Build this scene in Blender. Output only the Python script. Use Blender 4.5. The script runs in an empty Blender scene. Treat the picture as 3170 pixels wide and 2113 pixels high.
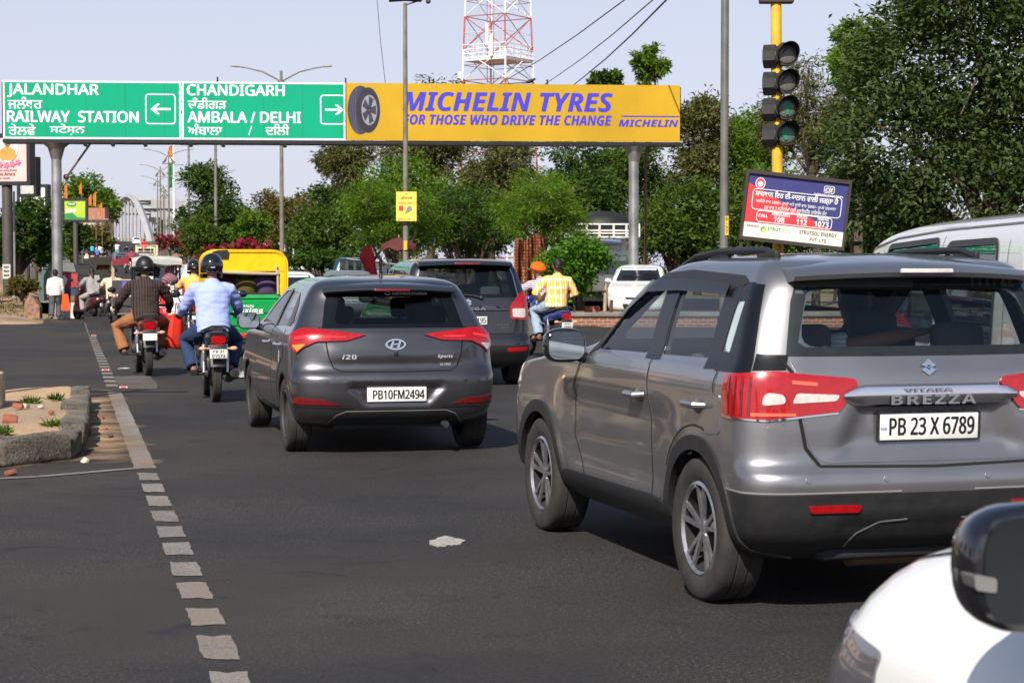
import bpy, bmesh, math, random
import numpy as np
from mathutils import Vector, Matrix, Euler, noise as mnoise
from mathutils.bvhtree import BVHTree
from mathutils.geometry import delaunay_2d_cdt, interpolate_bezier, tessellate_polygon
random.seed(7); RNG = np.random.default_rng(7)
R = math.radians
SC = bpy.context.scene; COL = SC.collection
# ---------------- camera
F, VH, CH = 5900.0, 830.0, 1.55          # focal length in photo pixels, horizon row, camera height
PITCH = math.atan((1056.5 - VH) / F)
cam = bpy.data.cameras.new("camera"); cam_o = bpy.data.objects.new("camera", cam); COL.objects.link(cam_o)
cam.sensor_width = 36; cam.lens = 36 * F / 3170; cam.clip_end = 5000; cam.clip_start = .1
cam_o.location = (0, 0, CH); cam_o.rotation_euler = (R(90) - PITCH, 0, 0); SC.camera = cam_o
cam.dof.use_dof = True; cam.dof.focus_distance = 15; cam.dof.aperture_fstop = 9
# ---------------- sky, sun, exposure
SUN_EL, SUN_AZ = 40.0, 17.0              # behind the camera, a little to its left
w = bpy.data.worlds.new("World"); SC.world = w; w.use_nodes = True
nt = w.node_tree; nt.nodes.clear()
sky = nt.nodes.new("ShaderNodeTexSky"); sky.sky_type = 'NISHITA'; sky.sun_disc = False
sky.sun_elevation = R(SUN_EL); sky.sun_rotation = R(180 + SUN_AZ)
sky.air_density = 1.0; sky.dust_density = 1.2; sky.ozone_density = 2.6; sky.altitude = 0
hz = nt.nodes.new("ShaderNodeMixRGB"); hz.blend_type = 'MIX'; tcg = nt.nodes.new('ShaderNodeTexCoord'); sep = nt.nodes.new('ShaderNodeSeparateXYZ'); rmp = nt.nodes.new('ShaderNodeMapRange')
rmp.interpolation_type = 'SMOOTHSTEP'; rmp.inputs[1].default_value = .05; rmp.inputs[2].default_value = .50; rmp.inputs[3].default_value = .74; rmp.inputs[4].default_value = .04
nt.links.new(tcg.outputs['Generated'], sep.inputs[0]); nt.links.new(sep.outputs[2], rmp.inputs[0]); nt.links.new(rmp.outputs[0], hz.inputs[0])
hz.inputs[2].default_value = (7.2, 7.2, 8.7, 1)      # bright summer haze, thick near the horizon and thin overhead
bg = nt.nodes.new("ShaderNodeBackground"); bg.inputs[1].default_value = .089
wo = nt.nodes.new("ShaderNodeOutputWorld")
nt.links.new(sky.outputs[0], hz.inputs[1]); nt.links.new(hz.outputs[0], bg.inputs[0]); nt.links.new(bg.outputs[0], wo.inputs[0])
sl = bpy.data.lights.new("sun", 'SUN'); sl.energy = 5.0; sl.angle = R(.5); sl.color = (1, .93, .82)
so = bpy.data.objects.new("sun", sl); COL.objects.link(so)
so.rotation_euler = (R(90 - SUN_EL), 0, R(-SUN_AZ)); so.location = (-20, -40, 60)
SC.view_settings.view_transform = 'Standard'; SC.view_settings.look = 'None'
SC.view_settings.exposure = 0.30; SC.view_settings.gamma = 1
SC.render.engine = 'CYCLES'
SC.cycles.max_bounces = 6; SC.cycles.transparent_max_bounces = 12; SC.cycles.caustics_reflective = False; SC.cycles.caustics_refractive = False
SC.cycles.use_denoising = True
# ---------------- helpers
def px(u, v, Y):
    a, b = (u - 1585) / F, -(v - 1056.5) / F
    dy = math.cos(PITCH) + b * math.sin(PITCH); dz = -math.sin(PITCH) + b * math.cos(PITCH)
    t = Y / dy
    return Vector((a * t, Y, CH + dz * t))
def gp(u, v, z=0.0):
    a, b = (u - 1585) / F, -(v - 1056.5) / F
    dy = math.cos(PITCH) + b * math.sin(PITCH); dz = -math.sin(PITCH) + b * math.cos(PITCH)
    t = (z - CH) / dz
    return Vector((a * t, dy * t, z))
def ss(a, b, t):
    t = min(1, max(0, (t - a) / (b - a))); return t * t * (3 - 2 * t)
def gz(Y):                                   # height of the flyover ramp above the junction
    t = max(0.0, Y - 45); return .0187 * (t - 10 * (1 - math.exp(-t / 10)))
def C(h):                                    # '#rrggbb' to linear
    h = h.lstrip('#'); o = []
    for i in (0, 2, 4):
        c = int(h[i:i + 2], 16) / 255; o.append(c / 12.92 if c <= .04045 else ((c + .055) / 1.055) ** 2.4)
    return tuple(o) + (1,)
MATS = {}
def mat(name, col, rough=.6, metal=0, coat=0, var=.12, scale=4, bump=0, bscale=40, spec=.5, emit=None, sub=None):
    if name in MATS: return MATS[name]
    m = bpy.data.materials.new(name); m.use_nodes = True; MATS[name] = m
    n, l = m.node_tree.nodes, m.node_tree.links; b = n["Principled BSDF"]
    c = C(col) if isinstance(col, str) else tuple(col) + ((1,) if len(col) == 3 else ())
    b.inputs["Base Color"].default_value = c; b.inputs["Roughness"].default_value = rough
    b.inputs["Metallic"].default_value = metal; b.inputs["Coat Weight"].default_value = coat
    b.inputs["Coat Roughness"].default_value = .04; b.inputs["Specular IOR Level"].default_value = spec
    if emit: b.inputs["Emission Color"].default_value = c; b.inputs["Emission Strength"].default_value = emit
    if var or bump:
        tc = n.new("ShaderNodeTexCoord")
    if var:
        nz = n.new("ShaderNodeTexNoise"); nz.inputs["Scale"].default_value = scale; nz.inputs["Detail"].default_value = 5
        l.new(tc.outputs["Object"], nz.inputs["Vector"])
        mr = n.new("ShaderNodeMapRange"); mr.inputs[1].default_value = .3; mr.inputs[2].default_value = .7
        mr.inputs[3].default_value = 1 - var; mr.inputs[4].default_value = 1 + var; l.new(nz.outputs[0], mr.inputs[0])
        mx = n.new("ShaderNodeVectorMath"); mx.operation = 'SCALE'; mx.inputs[0].default_value = c[:3]
        l.new(mr.outputs[0], mx.inputs["Scale"]); l.new(mx.outputs[0], b.inputs["Base Color"])
        rr = n.new("ShaderNodeMapRange"); rr.inputs[3].default_value = max(0, rough - .08); rr.inputs[4].default_value = min(1, rough + .1)
        l.new(nz.outputs[0], rr.inputs[0]); l.new(rr.outputs[0], b.inputs["Roughness"])
    if bump:
        bn = n.new("ShaderNodeTexNoise"); bn.inputs["Scale"].default_value = bscale; bn.inputs["Detail"].default_value = 6
        l.new(tc.outputs["Object"], bn.inputs["Vector"])
        bp = n.new("ShaderNodeBump"); bp.inputs["Strength"].default_value = bump; bp.inputs["Distance"].default_value = .02
        l.new(bn.outputs[0], bp.inputs["Height"]); l.new(bp.outputs[0], b.inputs["Normal"])
    return m
def glass(name, tint, refl=.06, rough=.02):
    if name in MATS: return MATS[name]
    m = bpy.data.materials.new(name); m.use_nodes = True; MATS[name] = m
    n, l = m.node_tree.nodes, m.node_tree.links; n.remove(n["Principled BSDF"])
    t = n.new("ShaderNodeBsdfTransparent"); t.inputs[0].default_value = tuple(tint) + (1,)
    g = n.new("ShaderNodeBsdfGlossy"); g.inputs["Roughness"].default_value = rough
    lw = n.new("ShaderNodeFresnel"); lw.inputs[0].default_value = 1.5
    ge = n.new("ShaderNodeNewGeometry"); io = n.new("ShaderNodeMapRange"); io.inputs[3].default_value = 1.5; io.inputs[4].default_value = 1 / 1.5; l.new(ge.outputs["Backfacing"], io.inputs[0]); l.new(io.outputs[0], lw.inputs[0])
    ad = n.new("ShaderNodeMath"); ad.operation = 'ADD'; ad.inputs[1].default_value = refl - .04; l.new(lw.outputs[0], ad.inputs[0])
    mx = n.new("ShaderNodeMixShader"); l.new(ad.outputs[0], mx.inputs[0]); l.new(t.outputs[0], mx.inputs[1]); l.new(g.outputs[0], mx.inputs[2])
    l.new(mx.outputs[0], n["Material Output"].inputs[0]); return m
def tag(o, label=None, cat=None, group=None, kind=None):
    if label: o["label"] = label
    if cat: o["category"] = cat
    if group: o["group"] = group
    if kind: o["kind"] = kind
    return o
def thing(name, label, cat, loc=(0, 0, 0), rz=0, group=None, rx=0, ry=0):
    o = bpy.data.objects.new(name, None); COL.objects.link(o); o.empty_display_size = .2
    o.location = loc; o.rotation_euler = (rx, ry, rz); return tag(o, label, cat, group)
def link(name, me, mats=None, parent=None):
    o = bpy.data.objects.new(name, me); COL.objects.link(o)
    for m in (mats if isinstance(mats, (list, tuple)) else [mats] if mats else []): me.materials.append(m)
    if parent is not None: o.parent = parent
    return o
def dup(root, loc=None, rz=None, label=None, group=None, parent=None):
    r = root.copy(); COL.objects.link(r); r.parent = parent
    if loc is not None: r.location = loc
    if rz is not None: r.rotation_euler = (root.rotation_euler[0], root.rotation_euler[1], rz)
    if label: r["label"] = label
    if group: r["group"] = group
    for ch in list(root.children): dup(ch, parent=r)
    return r
class MB:
    def __init__(s): s.v = []; s.f = []; s.m = []; s.cur = 0
    def add(s, vs, fs):
        o = len(s.v); s.v += [tuple(p) for p in vs]; s.f += [tuple(i + o for i in f) for f in fs]; s.m += [s.cur] * len(fs); return s
    def mi(s, i): s.cur = i; return s
    def box(s, c, d, rot=None, bev=0):
        x, y, z = (k / 2 for k in d)
        b = min(bev, x * .9, y * .9, z * .9)
        if b <= 0:
            vs = [Vector((i, j, k)) for i in (-x, x) for j in (-y, y) for k in (-z, z)]
            fs = [(0, 1, 3, 2), (4, 6, 7, 5), (0, 4, 5, 1), (2, 3, 7, 6), (0, 2, 6, 4), (1, 5, 7, 3)]
        else:
            bm = bmesh.new(); bmesh.ops.create_cube(bm, size=1)
            for v in bm.verts: v.co = Vector((v.co.x * 2 * x, v.co.y * 2 * y, v.co.z * 2 * z))
            bmesh.ops.bevel(bm, geom=bm.edges[:], offset=b, segments=3 if b > .02 else 2, affect='EDGES', profile=.5)
            bm.verts.index_update(); vs = [v.co.copy() for v in bm.verts]; fs = [[v.index for v in f.verts] for f in bm.faces]; bm.free()
        M = Euler(rot).to_matrix() if rot else None
        c = Vector(c); return s.add([(M @ v if M else v) + c for v in vs], fs)
    def loft(s, rings, closed=True, cap=True):
        n = len(rings[0]); vs = [p for r in rings for p in r]; fs = []
        for i in range(len(rings) - 1):
            for j in range(n if closed else n - 1):
                k = (j + 1) % n; fs.append((i * n + j, i * n + k, (i + 1) * n + k, (i + 1) * n + j))
        if cap and closed: fs.append(tuple(range(n - 1, -1, -1))); fs.append(tuple(range((len(rings) - 1) * n, len(rings) * n)))
        return s.add(vs, fs)
    def tube(s, pts, r, n=8, cap=True, flat=1.0, up=None):
        pts = [Vector(p) for p in pts]; m = len(pts); rs = r if isinstance(r, (list, tuple)) else [r] * m
        rings = []; u = None
        for i, p in enumerate(pts):
            t = (pts[min(i + 1, m - 1)] - pts[max(i - 1, 0)]).normalized()
            if u is None:
                u = Vector(up) if up else (Vector((0, 0, 1)) if abs(t.z) < .9 else Vector((0, 1, 0)))
            u = (u - t * u.dot(t)).normalized(); w_ = t.cross(u)
            rings.append([p + (w_ * math.cos(a) + u * math.sin(a) * flat) * rs[i] for a in (2 * math.pi * k / n for k in range(n))])
        return s.loft(rings, True, cap)
    def cyl(s, p0, p1, r0, r1=None, n=16): return s.tube([p0, p1], [r0, r0 if r1 is None else r1], n)
    def ell(s, c, r, rot=None, nu=16, nv=10):
        r = r if isinstance(r, (tuple, list)) else (r,) * 3; M = Euler(rot).to_matrix() if rot else None; c = Vector(c)
        vs = []; fs = []
        for i in range(nv + 1):
            th = math.pi * i / nv
            for j in range(nu):
                ph = 2 * math.pi * j / nu
                p = Vector((r[0] * math.sin(th) * math.cos(ph), r[1] * math.sin(th) * math.sin(ph), r[2] * math.cos(th)))
                vs.append((M @ p if M else p) + c)
        for i in range(nv):
            for j in range(nu):
                k = (j + 1) % nu; fs.append((i * nu + j, (i + 1) * nu + j, (i + 1) * nu + k, i * nu + k))
        return s.add(vs, fs)
    def prism(s, poly, fn, a, b):            # poly in 2D, fn(p, t) -> 3D, from t=a to t=b
        n = len(poly); vs = [fn(p, a) for p in poly] + [fn(p, b) for p in poly]
        fs = [tuple(range(n)), tuple(range(2 * n - 1, n - 1, -1))] + [(i, i + n, (i + 1) % n + n, (i + 1) % n) for i in range(n)]
        return s.add(vs, fs)
    def sheet(s, pts): return s.add(pts, [tuple(range(len(pts)))])
    def lathe(s, prof, n=32, M=None):        # prof [(r, h)], axis = local x
        rings = []
        for j in range(n):
            a = 2 * math.pi * j / n
            rings.append([Vector((h, r * math.cos(a), r * math.sin(a))) for r, h in prof])
        vs = [(M @ p if M else p) for r in rings for p in r]; k = len(prof); fs = []
        for j in range(n):
            for i in range(k - 1): fs.append((j * k + i, j * k + i + 1, ((j + 1) % n) * k + i + 1, ((j + 1) % n) * k + i))
        return s.add(vs, fs)
    def mesh(s, name, smooth=35):
        me = bpy.data.meshes.new(name); me.from_pydata(s.v, [], s.f); me.update()
        bm = bmesh.new(); bm.from_mesh(me); bmesh.ops.recalc_face_normals(bm, faces=bm.faces[:]); bm.to_mesh(me); bm.free()
        if any(s.m): me.polygons.foreach_set("material_index", s.m)
        if smooth: me.polygons.foreach_set("use_smooth", [True] * len(me.polygons)); me.set_sharp_from_angle(angle=R(smooth))
        return me
    def build(s, name, mats=None, parent=None, smooth=35): return link(name, s.mesh(name, smooth), mats, parent)
EV = bpy.data.scenes.new("workbench")          # a scratch scene in which modifiers and text are evaluated; removed at the end
def ev_graph(): EV.view_layers[0].update(); return EV.view_layers[0].depsgraph
def evaluated(me, mods):
    o = bpy.data.objects.new("tmp", me); EV.collection.objects.link(o)
    for t, kw in mods:
        md = o.modifiers.new("m", t)
        for k, v in kw.items(): setattr(md, k, v)
    dg = ev_graph()
    out = bpy.data.meshes.new_from_object(o.evaluated_get(dg)); bpy.data.objects.remove(o); return out
def remesh(mb, voxel, it=6, name="m"):
    me = evaluated(mb.mesh(name, 0), [('REMESH', dict(mode='VOXEL', voxel_size=voxel)), ('SMOOTH', dict(factor=.5, iterations=it))])
    me.polygons.foreach_set("use_smooth", [True] * len(me.polygons)); return me
_CAP = []
def _area(P): return sum(P[i - 1][0] * P[i][1] - P[i][0] * P[i - 1][1] for i in range(len(P))) / 2
def _inside(q, P):
    c = False
    for i in range(len(P)):
        (x1, y1), (x2, y2) = P[i - 1], P[i]
        if (y1 > q[1]) != (y2 > q[1]) and q[0] < x1 + (q[1] - y1) * (x2 - x1) / (y2 - y1): c = not c
    return c
def _contours(body, shear, space):
    c = bpy.data.curves.new("t", 'FONT'); c.body = body; c.shear = shear; c.space_character = space
    o = bpy.data.objects.new("t", c); EV.collection.objects.link(o); dg = ev_graph()
    cu = o.evaluated_get(dg).to_curve(dg); out = []
    for sp in cu.splines:
        P = []; n = len(sp.bezier_points)
        if n:
            for i in range(n):
                a, b = sp.bezier_points[i], sp.bezier_points[(i + 1) % n]
                st = a.handle_right_type == 'VECTOR' and b.handle_left_type == 'VECTOR'
                P += [tuple(q[:2]) for q in interpolate_bezier(a.co, a.handle_right, b.handle_left, b.co, 2 if st else 6)[:-1]]
        else: P = [tuple(q.co[:2]) for q in sp.points]
        Q = [q for k, q in enumerate(P) if (Vector(q) - Vector(P[k - 1])).length > 1e-5]
        if len(Q) > 2: out.append(Q)
    o.to_curve_clear() if hasattr(o, 'to_curve_clear') else None
    bpy.data.objects.remove(o); return out
def sans(s, a, d): return "".join(chr(a + ord(c) - 65) if 'A' <= c <= 'Z' else chr(a + 26 + ord(c) - 97) if 'a' <= c <= 'z' else chr(d + ord(c) - 48) if c.isdigit() else c for c in s)
def text_mesh(body, w=None, h=None, bold=0, shear=0, space=1.0, align='CENTER', depth=0, thin=False):
    """letters in the XZ plane facing -Y, scaled to width w and cap height h; each contour is its own sheet, fractions of a millimetre apart"""
    if not _CAP: H = _contours("\U0001D5DB", 0, 1); _CAP.append(max(q[1] for q in H[0]))
    asc, low = body.isascii(), body.islower()
    if asc and thin: body = sans(body, 0x1D5A0, 0x1D7E2)
    elif asc: body, bold, shear = (sans(body, 0x1D63C, 0x1D7EC) if shear else sans(body, 0x1D5D4, 0x1D7EC)), (.018 if shear and bold > .03 else 0), 0
    ct = _contours(body, shear, space); sg = 1 if sum(_area(P) for P in ct) > 0 else -1
    A = [q for P in ct for q in P]; x0, x1 = min(q[0] for q in A), max(q[0] for q in A); z0, z1 = min(q[1] for q in A), max(q[1] for q in A)
    if asc and not low: z0, z1 = 0, _CAP[0]
    sx = w / (x1 - x0) if w else None; sy = h / (z1 - z0) if h else None; sx = sx or sy; sy = sy or sx
    tf = lambda q: ((q[0] - (x0 + x1) / 2) * sx if align == 'CENTER' else (q[0] - x0) * sx, (q[1] - z0) * sy)
    holes = [P for P in ct if any(Q is not P and _area(Q) * _area(P) < 0 and abs(_area(Q)) > abs(_area(P)) and _inside(P[0], Q) for Q in ct)]; outs = [P for P in ct if P not in holes]; vs, fs = [], []; cnt = 0
    e = bold * (sy * .9)
    for P in outs:
        hs = [H for H in holes if _inside(H[0], P)]; loops = [P] + hs; tri = tessellate_polygon([[Vector((q[0], q[1], 0)) for q in L] for L in loops]); V = [tf(q) for L in loops for q in L]
        for dx, dz in (((0, 0),) if e <= 0 else ((-e, 0), (e, 0), (0, e * .6), (0, -e * .6))):
            o = len(vs); y = -.00012 * (cnt % 9); cnt += 1; vs += [(a + dx, y, b + dz) for a, b in V]; fs += [tuple(o + i for i in t) for t in tri]
    return vs, fs
class Txt(MB):
    def put(s, body, x, z, y=0, rot=0, fn=None, **kw):
        vs, fs = text_mesh(body, **kw)
        if rot: cr, sr = math.cos(rot), math.sin(rot); vs = [(a * cr - c * sr, b, a * sr + c * cr) for a, b, c in vs]
        vs = [(a + x, b + y, c + z) for a, b, c in vs]
        if fn: vs = [tuple(fn(*p)) for p in vs]
        return s.add(vs, fs)
def outline(pts, wd, y=0):                    # a closed band of width wd along 2D points (x, z), facing -Y
    n = len(pts); vs = []; fs = []
    for i in range(n):
        a, b, c = Vector(pts[i - 1]), Vector(pts[i]), Vector(pts[(i + 1) % n]); d = ((b - a).normalized() + (c - b).normalized()).normalized()
        q = Vector((-d.y, d.x)) * wd / 2; vs += [(b.x + q.x, y, b.y + q.y), (b.x - q.x, y, b.y - q.y)]
    for i in range(n): j = (i + 1) % n; fs.append((2 * i, 2 * i + 1, 2 * j + 1, 2 * j))
    return vs, fs
def rrect(x0, z0, x1, z1, r, n=5):
    out = []
    for cx, cz, a0 in ((x1 - r, z1 - r, 0), (x0 + r, z1 - r, 90), (x0 + r, z0 + r, 180), (x1 - r, z0 + r, 270)):
        for k in range(n + 1): a = R(a0 + 90 * k / n); out.append((cx + r * math.cos(a), cz + r * math.sin(a)))
    return out
def circ(cx, cz, r, n=24, rz=None): return [(cx + r * math.cos(2 * math.pi * k / n), cz + (rz or r) * math.sin(2 * math.pi * k / n)) for k in range(n)]
# ---------------- car bodies: a stack of plan outlines, panels are laid on its surface
def pchip(t, y, q):
    t = np.asarray(t, float); y = np.asarray(y, float); h = np.diff(t); d = np.diff(y) / h; m = np.zeros_like(y)
    for i in range(1, len(y) - 1):
        if d[i - 1] * d[i] > 0:
            w1, w2 = 2 * h[i] + h[i - 1], h[i] + 2 * h[i - 1]; m[i] = (w1 + w2) / (w1 / d[i - 1] + w2 / d[i])
    m[0], m[-1] = d[0], d[-1]
    k = np.clip(np.searchsorted(t, q) - 1, 0, len(h) - 1); s = (q - t[k]) / h[k]
    return ((1 + 2 * s) * (1 - s) ** 2 * y[k] + s * (1 - s) ** 2 * h[k] * m[k] + s * s * (3 - 2 * s) * y[k + 1] + s * s * (s - 1) * h[k] * m[k + 1])
class Shell:
    def __init__(s, levels, nz=72, rc=(.45, .16), fc=(.55, .3), bow=(.04, .1), nside=44, disp=None):
        L = np.array(levels, float)              # z, yr, yf, w
        t = np.concatenate([[0], np.cumsum(np.sqrt(np.diff(L[:, 0]) ** 2 + .3 * np.diff(L[:, 1]) ** 2 + .3 * np.diff(L[:, 2]) ** 2 + np.diff(L[:, 3]) ** 2))])
        q = np.linspace(0, t[-1], nz); P = [pchip(t, L[:, k], q) for k in range(4)]
        W = L[:, 3].max(); rings = []
        for z, yr, yf, wd in zip(*P):
            k = wd / W; ln = max(yf - yr, .01); h = []
            rx, ry = rc[0] * wd, min(rc[1] * k ** .5, ln * .3); fx, fy = fc[0] * wd, min(fc[1] * k ** .5, ln * .35)
            br, bf = bow[0] * k, bow[1] * k
            for i in range(15): x = (wd - rx) * i / 15; h.append((x, yr + br * (x / (wd + 1e-6)) ** 2))
            y0 = yr + br * ((wd - rx) / wd) ** 2 if wd > 1e-4 else yr
            for i in range(13):
                a = math.pi / 2 * i / 12; h.append((wd - rx + rx * math.sin(a) ** .85, y0 + ry * (1 - math.cos(a) ** .85)))
            y1 = yf - bf * ((wd - fx) / wd) ** 2 if wd > 1e-4 else yf
            for i in range(1, nside): h.append((wd, y0 + ry + (y1 - fy - y0 - ry) * i / nside))
            for i in range(13):
                a = math.pi / 2 * i / 12; h.append((wd - fx + fx * math.cos(a) ** .85, y1 - fy + fy * math.sin(a) ** .85))
            for i in range(1, 16): x = (wd - fx) * (1 - i / 15); h.append((x, yf - bf * (x / (wd + 1e-6)) ** 2))
            full = h + [(-x, y) for x, y in h[-2:0:-1]]
            rings.append([(x, y, z) for x, y in full])
        s.n = len(rings[0]); s.nz = nz
        V = np.array(rings).reshape(-1, 3)
        if disp is not None: V = disp(V)
        n = s.n; fs = []
        for i in range(nz - 1):
            for j in range(n): k = (j + 1) % n; fs.append((i * n + j, i * n + k, (i + 1) * n + k, (i + 1) * n + j))
        fs.append(tuple(range(n - 1, -1, -1))); fs.append(tuple(range((nz - 1) * n, nz * n)))
        s.V = V; s.Fc = fs
        me = bpy.data.meshes.new("sh"); me.from_pydata(V.tolist(), [], fs); me.update()
        N = np.empty(len(V) * 3); me.vertices.foreach_get("normal", N); s.N = N.reshape(-1, 3)
        me.calc_loop_triangles(); T = np.empty(len(me.loop_triangles) * 3, dtype=np.int32); me.loop_triangles.foreach_get("vertices", T)
        s.T = T.reshape(-1, 3); bpy.data.meshes.remove(me)
        s.bvh = BVHTree.FromPolygons([Vector(v) for v in V], s.T.tolist())
    def nrm(s, p, i):
        a, b, c = s.T[i]; A, B, D = (Vector(s.V[k]) for k in (a, b, c))
        v0, v1, v2 = B - A, D - A, p - A; d00, d01, d11, d20, d21 = v0.dot(v0), v0.dot(v1), v1.dot(v1), v2.dot(v0), v2.dot(v1)
        den = d00 * d11 - d01 * d01
        if abs(den) < 1e-14: return Vector(s.N[a])
        v = (d11 * d20 - d01 * d21) / den; w_ = (d00 * d21 - d01 * d20) / den
        return (Vector(s.N[a]) * (1 - v - w_) + Vector(s.N[b]) * v + Vector(s.N[c]) * w_).normalized()
    def hit(s, side, a, b):
        o, d = {'left': ((-9, a, b), (1, 0, 0)), 'right': ((9, a, b), (-1, 0, 0)), 'rear': ((a, -9, b), (0, 1, 0)),
                'front': ((a, 19, b), (0, -1, 0)), 'top': ((a, b, 9), (0, 0, -1))}[side]
        p, n, i, _ = s.bvh.ray_cast(Vector(o), Vector(d))
        if p is None:
            q = Vector({'left': (-.5, a, b), 'right': (.5, a, b), 'rear': (a, 0, b), 'front': (a, 4, b), 'top': (a, b, 1.6)}[side])
            p, n, i, _ = s.bvh.find_nearest(q)
        return p, s.nrm(p, i)
    def lay(s, name, side, polys, mats, parent, off=.003, d=.05, skirt=.012, flip=False):
        """a panel following the body: polys = list of 2D outlines in the given projection"""
        if name and len(polys) > 1: return [s.lay(name, side, [q], mats, parent, off, d, skirt) for q in polys][-1]
        vs, fs, ns = [], [], []
        for poly in polys:
            pts = []
            n = len(poly)
            for i in range(n):
                a, b = Vector(poly[i]), Vector(poly[(i + 1) % n]); k = max(1, int((b - a).length / d + .5))
                pts += [a + (b - a) * j / k for j in range(k)]
            nb = len(pts); P = np.array([tuple(p) for p in pts])
            mn, mx = P.min(0), P.max(0)
            for gx in np.arange(mn[0] + d / 2, mx[0], d):
                for gy in np.arange(mn[1] + d / 2, mx[1], d):
                    x1, y1 = P[:, 0], P[:, 1]; x2, y2 = np.roll(x1, -1), np.roll(y1, -1)
                    c = ((y1 > gy) != (y2 > gy)); xi = x1 + (gy - y1) * (x2 - x1) / np.where(y2 == y1, 1e-9, y2 - y1)
                    if (np.sum(c & (gx < xi)) % 2) and np.min((x1 - gx) ** 2 + (y1 - gy) ** 2) > (d * .4) ** 2: pts.append(Vector((gx, gy)))
            ov, _, of, *_r = delaunay_2d_cdt([Vector(p) for p in pts], [(i, (i + 1) % nb) for i in range(nb)], [], 1, 1e-6)
            o = len(vs); flipf = None
            for p in ov:
                q, nn = s.hit(side, p[0], p[1]); vs.append(q + nn * off); ns.append(nn)
            for f in of:
                a, b, c = (vs[o + i] for i in f); g = (b - a).cross(c - a)
                fs.append(tuple(o + i for i in (f if g.dot(ns[o + f[0]]) > 0 else f[::-1])))
            if skirt:
                cnt = {}
                for f in of:
                    for i in range(len(f)): e = tuple(sorted((f[i], f[(i + 1) % len(f)]))); cnt[e] = cnt.get(e, 0) + 1
                cen = sum((vs[o + i] for i in range(len(ov))), Vector()) / len(ov)
                for (i, j), k in cnt.items():
                    if k == 1:
                        a, b = vs[o + i], vs[o + j]; na, nb_ = ns[o + i], ns[o + j]; out = (b - a).cross(na).normalized()
                        if out.dot((a + b) / 2 - cen) < 0: out = -out; a, b, na, nb_ = b, a, nb_, na
                        q = len(vs); vs += [a, b, b - nb_ * skirt, a - na * skirt]; ns += [out] * 4
                        fs.append((q, q + 3, q + 2, q + 1))
        me = bpy.data.meshes.new(name); me.from_pydata([tuple(v) for v in vs], [], fs); me.update()
        me.polygons.foreach_set("use_smooth", [True] * len(fs)); me.normals_split_custom_set_from_vertices([tuple(n) for n in ns])
        return link(name, me, mats, parent) if name else me
    def line(s, name, side, lines, wd, mats, parent, off=.0015, d=.03):
        vs, fs = [], []
        for ln in lines:
            pts = []
            for a, b in zip(ln[:-1], ln[1:]):
                a, b = Vector(a), Vector(b); k = max(1, int((b - a).length / d)); pts += [a + (b - a) * j / k for j in range(k)]
            pts.append(Vector(ln[-1])); o = len(vs)
            H = [s.hit(side, p[0], p[1]) for p in pts]
            for i, (p, n) in enumerate(H):
                t = (H[min(i + 1, len(H) - 1)][0] - H[max(i - 1, 0)][0]).normalized(); q = t.cross(n).normalized() * wd / 2
                vs += [p + q + n * off, p - q + n * off]
            for i in range(len(H) - 1): fs.append((o + 2 * i, o + 2 * i + 1, o + 2 * i + 3, o + 2 * i + 2))
        me = bpy.data.meshes.new(name); me.from_pydata([tuple(v) for v in vs], [], fs); me.update()
        bm = bmesh.new(); bm.from_mesh(me); bmesh.ops.recalc_face_normals(bm, faces=bm.faces[:]); bm.to_mesh(me); bm.free()
        me.polygons.foreach_set("use_smooth", [True] * len(me.polygons))
        return link(name, me, mats, parent)
    def body(s, name, mats, parent, cutter, th=.03):
        n0 = len(s.V); inner = s.V - s.N * th
        me = bpy.data.meshes.new(name); me.from_pydata(np.vstack([s.V, inner]).tolist(), [], s.Fc + [tuple(i + n0 for i in f[::-1]) for f in s.Fc]); me.update()
        if cutter is not None:
            cm = cutter.mesh("cut", 0); co = bpy.data.objects.new("cut", cm); EV.collection.objects.link(co)
            me2 = evaluated(me, [('BOOLEAN', dict(operation='DIFFERENCE', object=co, solver='EXACT', use_self=True))])
            bpy.data.objects.remove(co); me = me2
        me.polygons.foreach_set("use_smooth", [True] * len(me.polygons))
        cache = {}; out = []
        for p in me.polygons:
            for v in p.vertices:
                if v not in cache:
                    co = me.vertices[v].co; q, nn, i, dist = s.bvh.find_nearest(co)
                    cache[v] = s.nrm(q, i) if dist is not None and dist < .0015 else None
                n = cache[v]; out.append(tuple(n if n is not None and n.dot(p.normal) > .6 else p.normal))
        me.normals_split_custom_set(out)
        me.materials.clear(); return link(name, me, mats, parent)
def arc(cx, cz, r, a0, a1, n=24): return [(cx + r * math.cos(R(a0 + (a1 - a0) * i / n)), cz + r * math.sin(R(a0 + (a1 - a0) * i / n))) for i in range(n + 1)]
def round_poly(pts, r, n=4):
    out = []; m = len(pts)
    for i in range(m):
        a, b, c = Vector(pts[i - 1]), Vector(pts[i]), Vector(pts[(i + 1) % m]); u, v = (a - b), (c - b)
        k = min(r, u.length * .45, v.length * .45); p, q = b + u.normalized() * k, b + v.normalized() * k
        for j in range(n + 1): t = j / n; out.append(tuple(p * (1 - t) ** 2 + b * 2 * t * (1 - t) + q * t * t))
    return out
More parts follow.
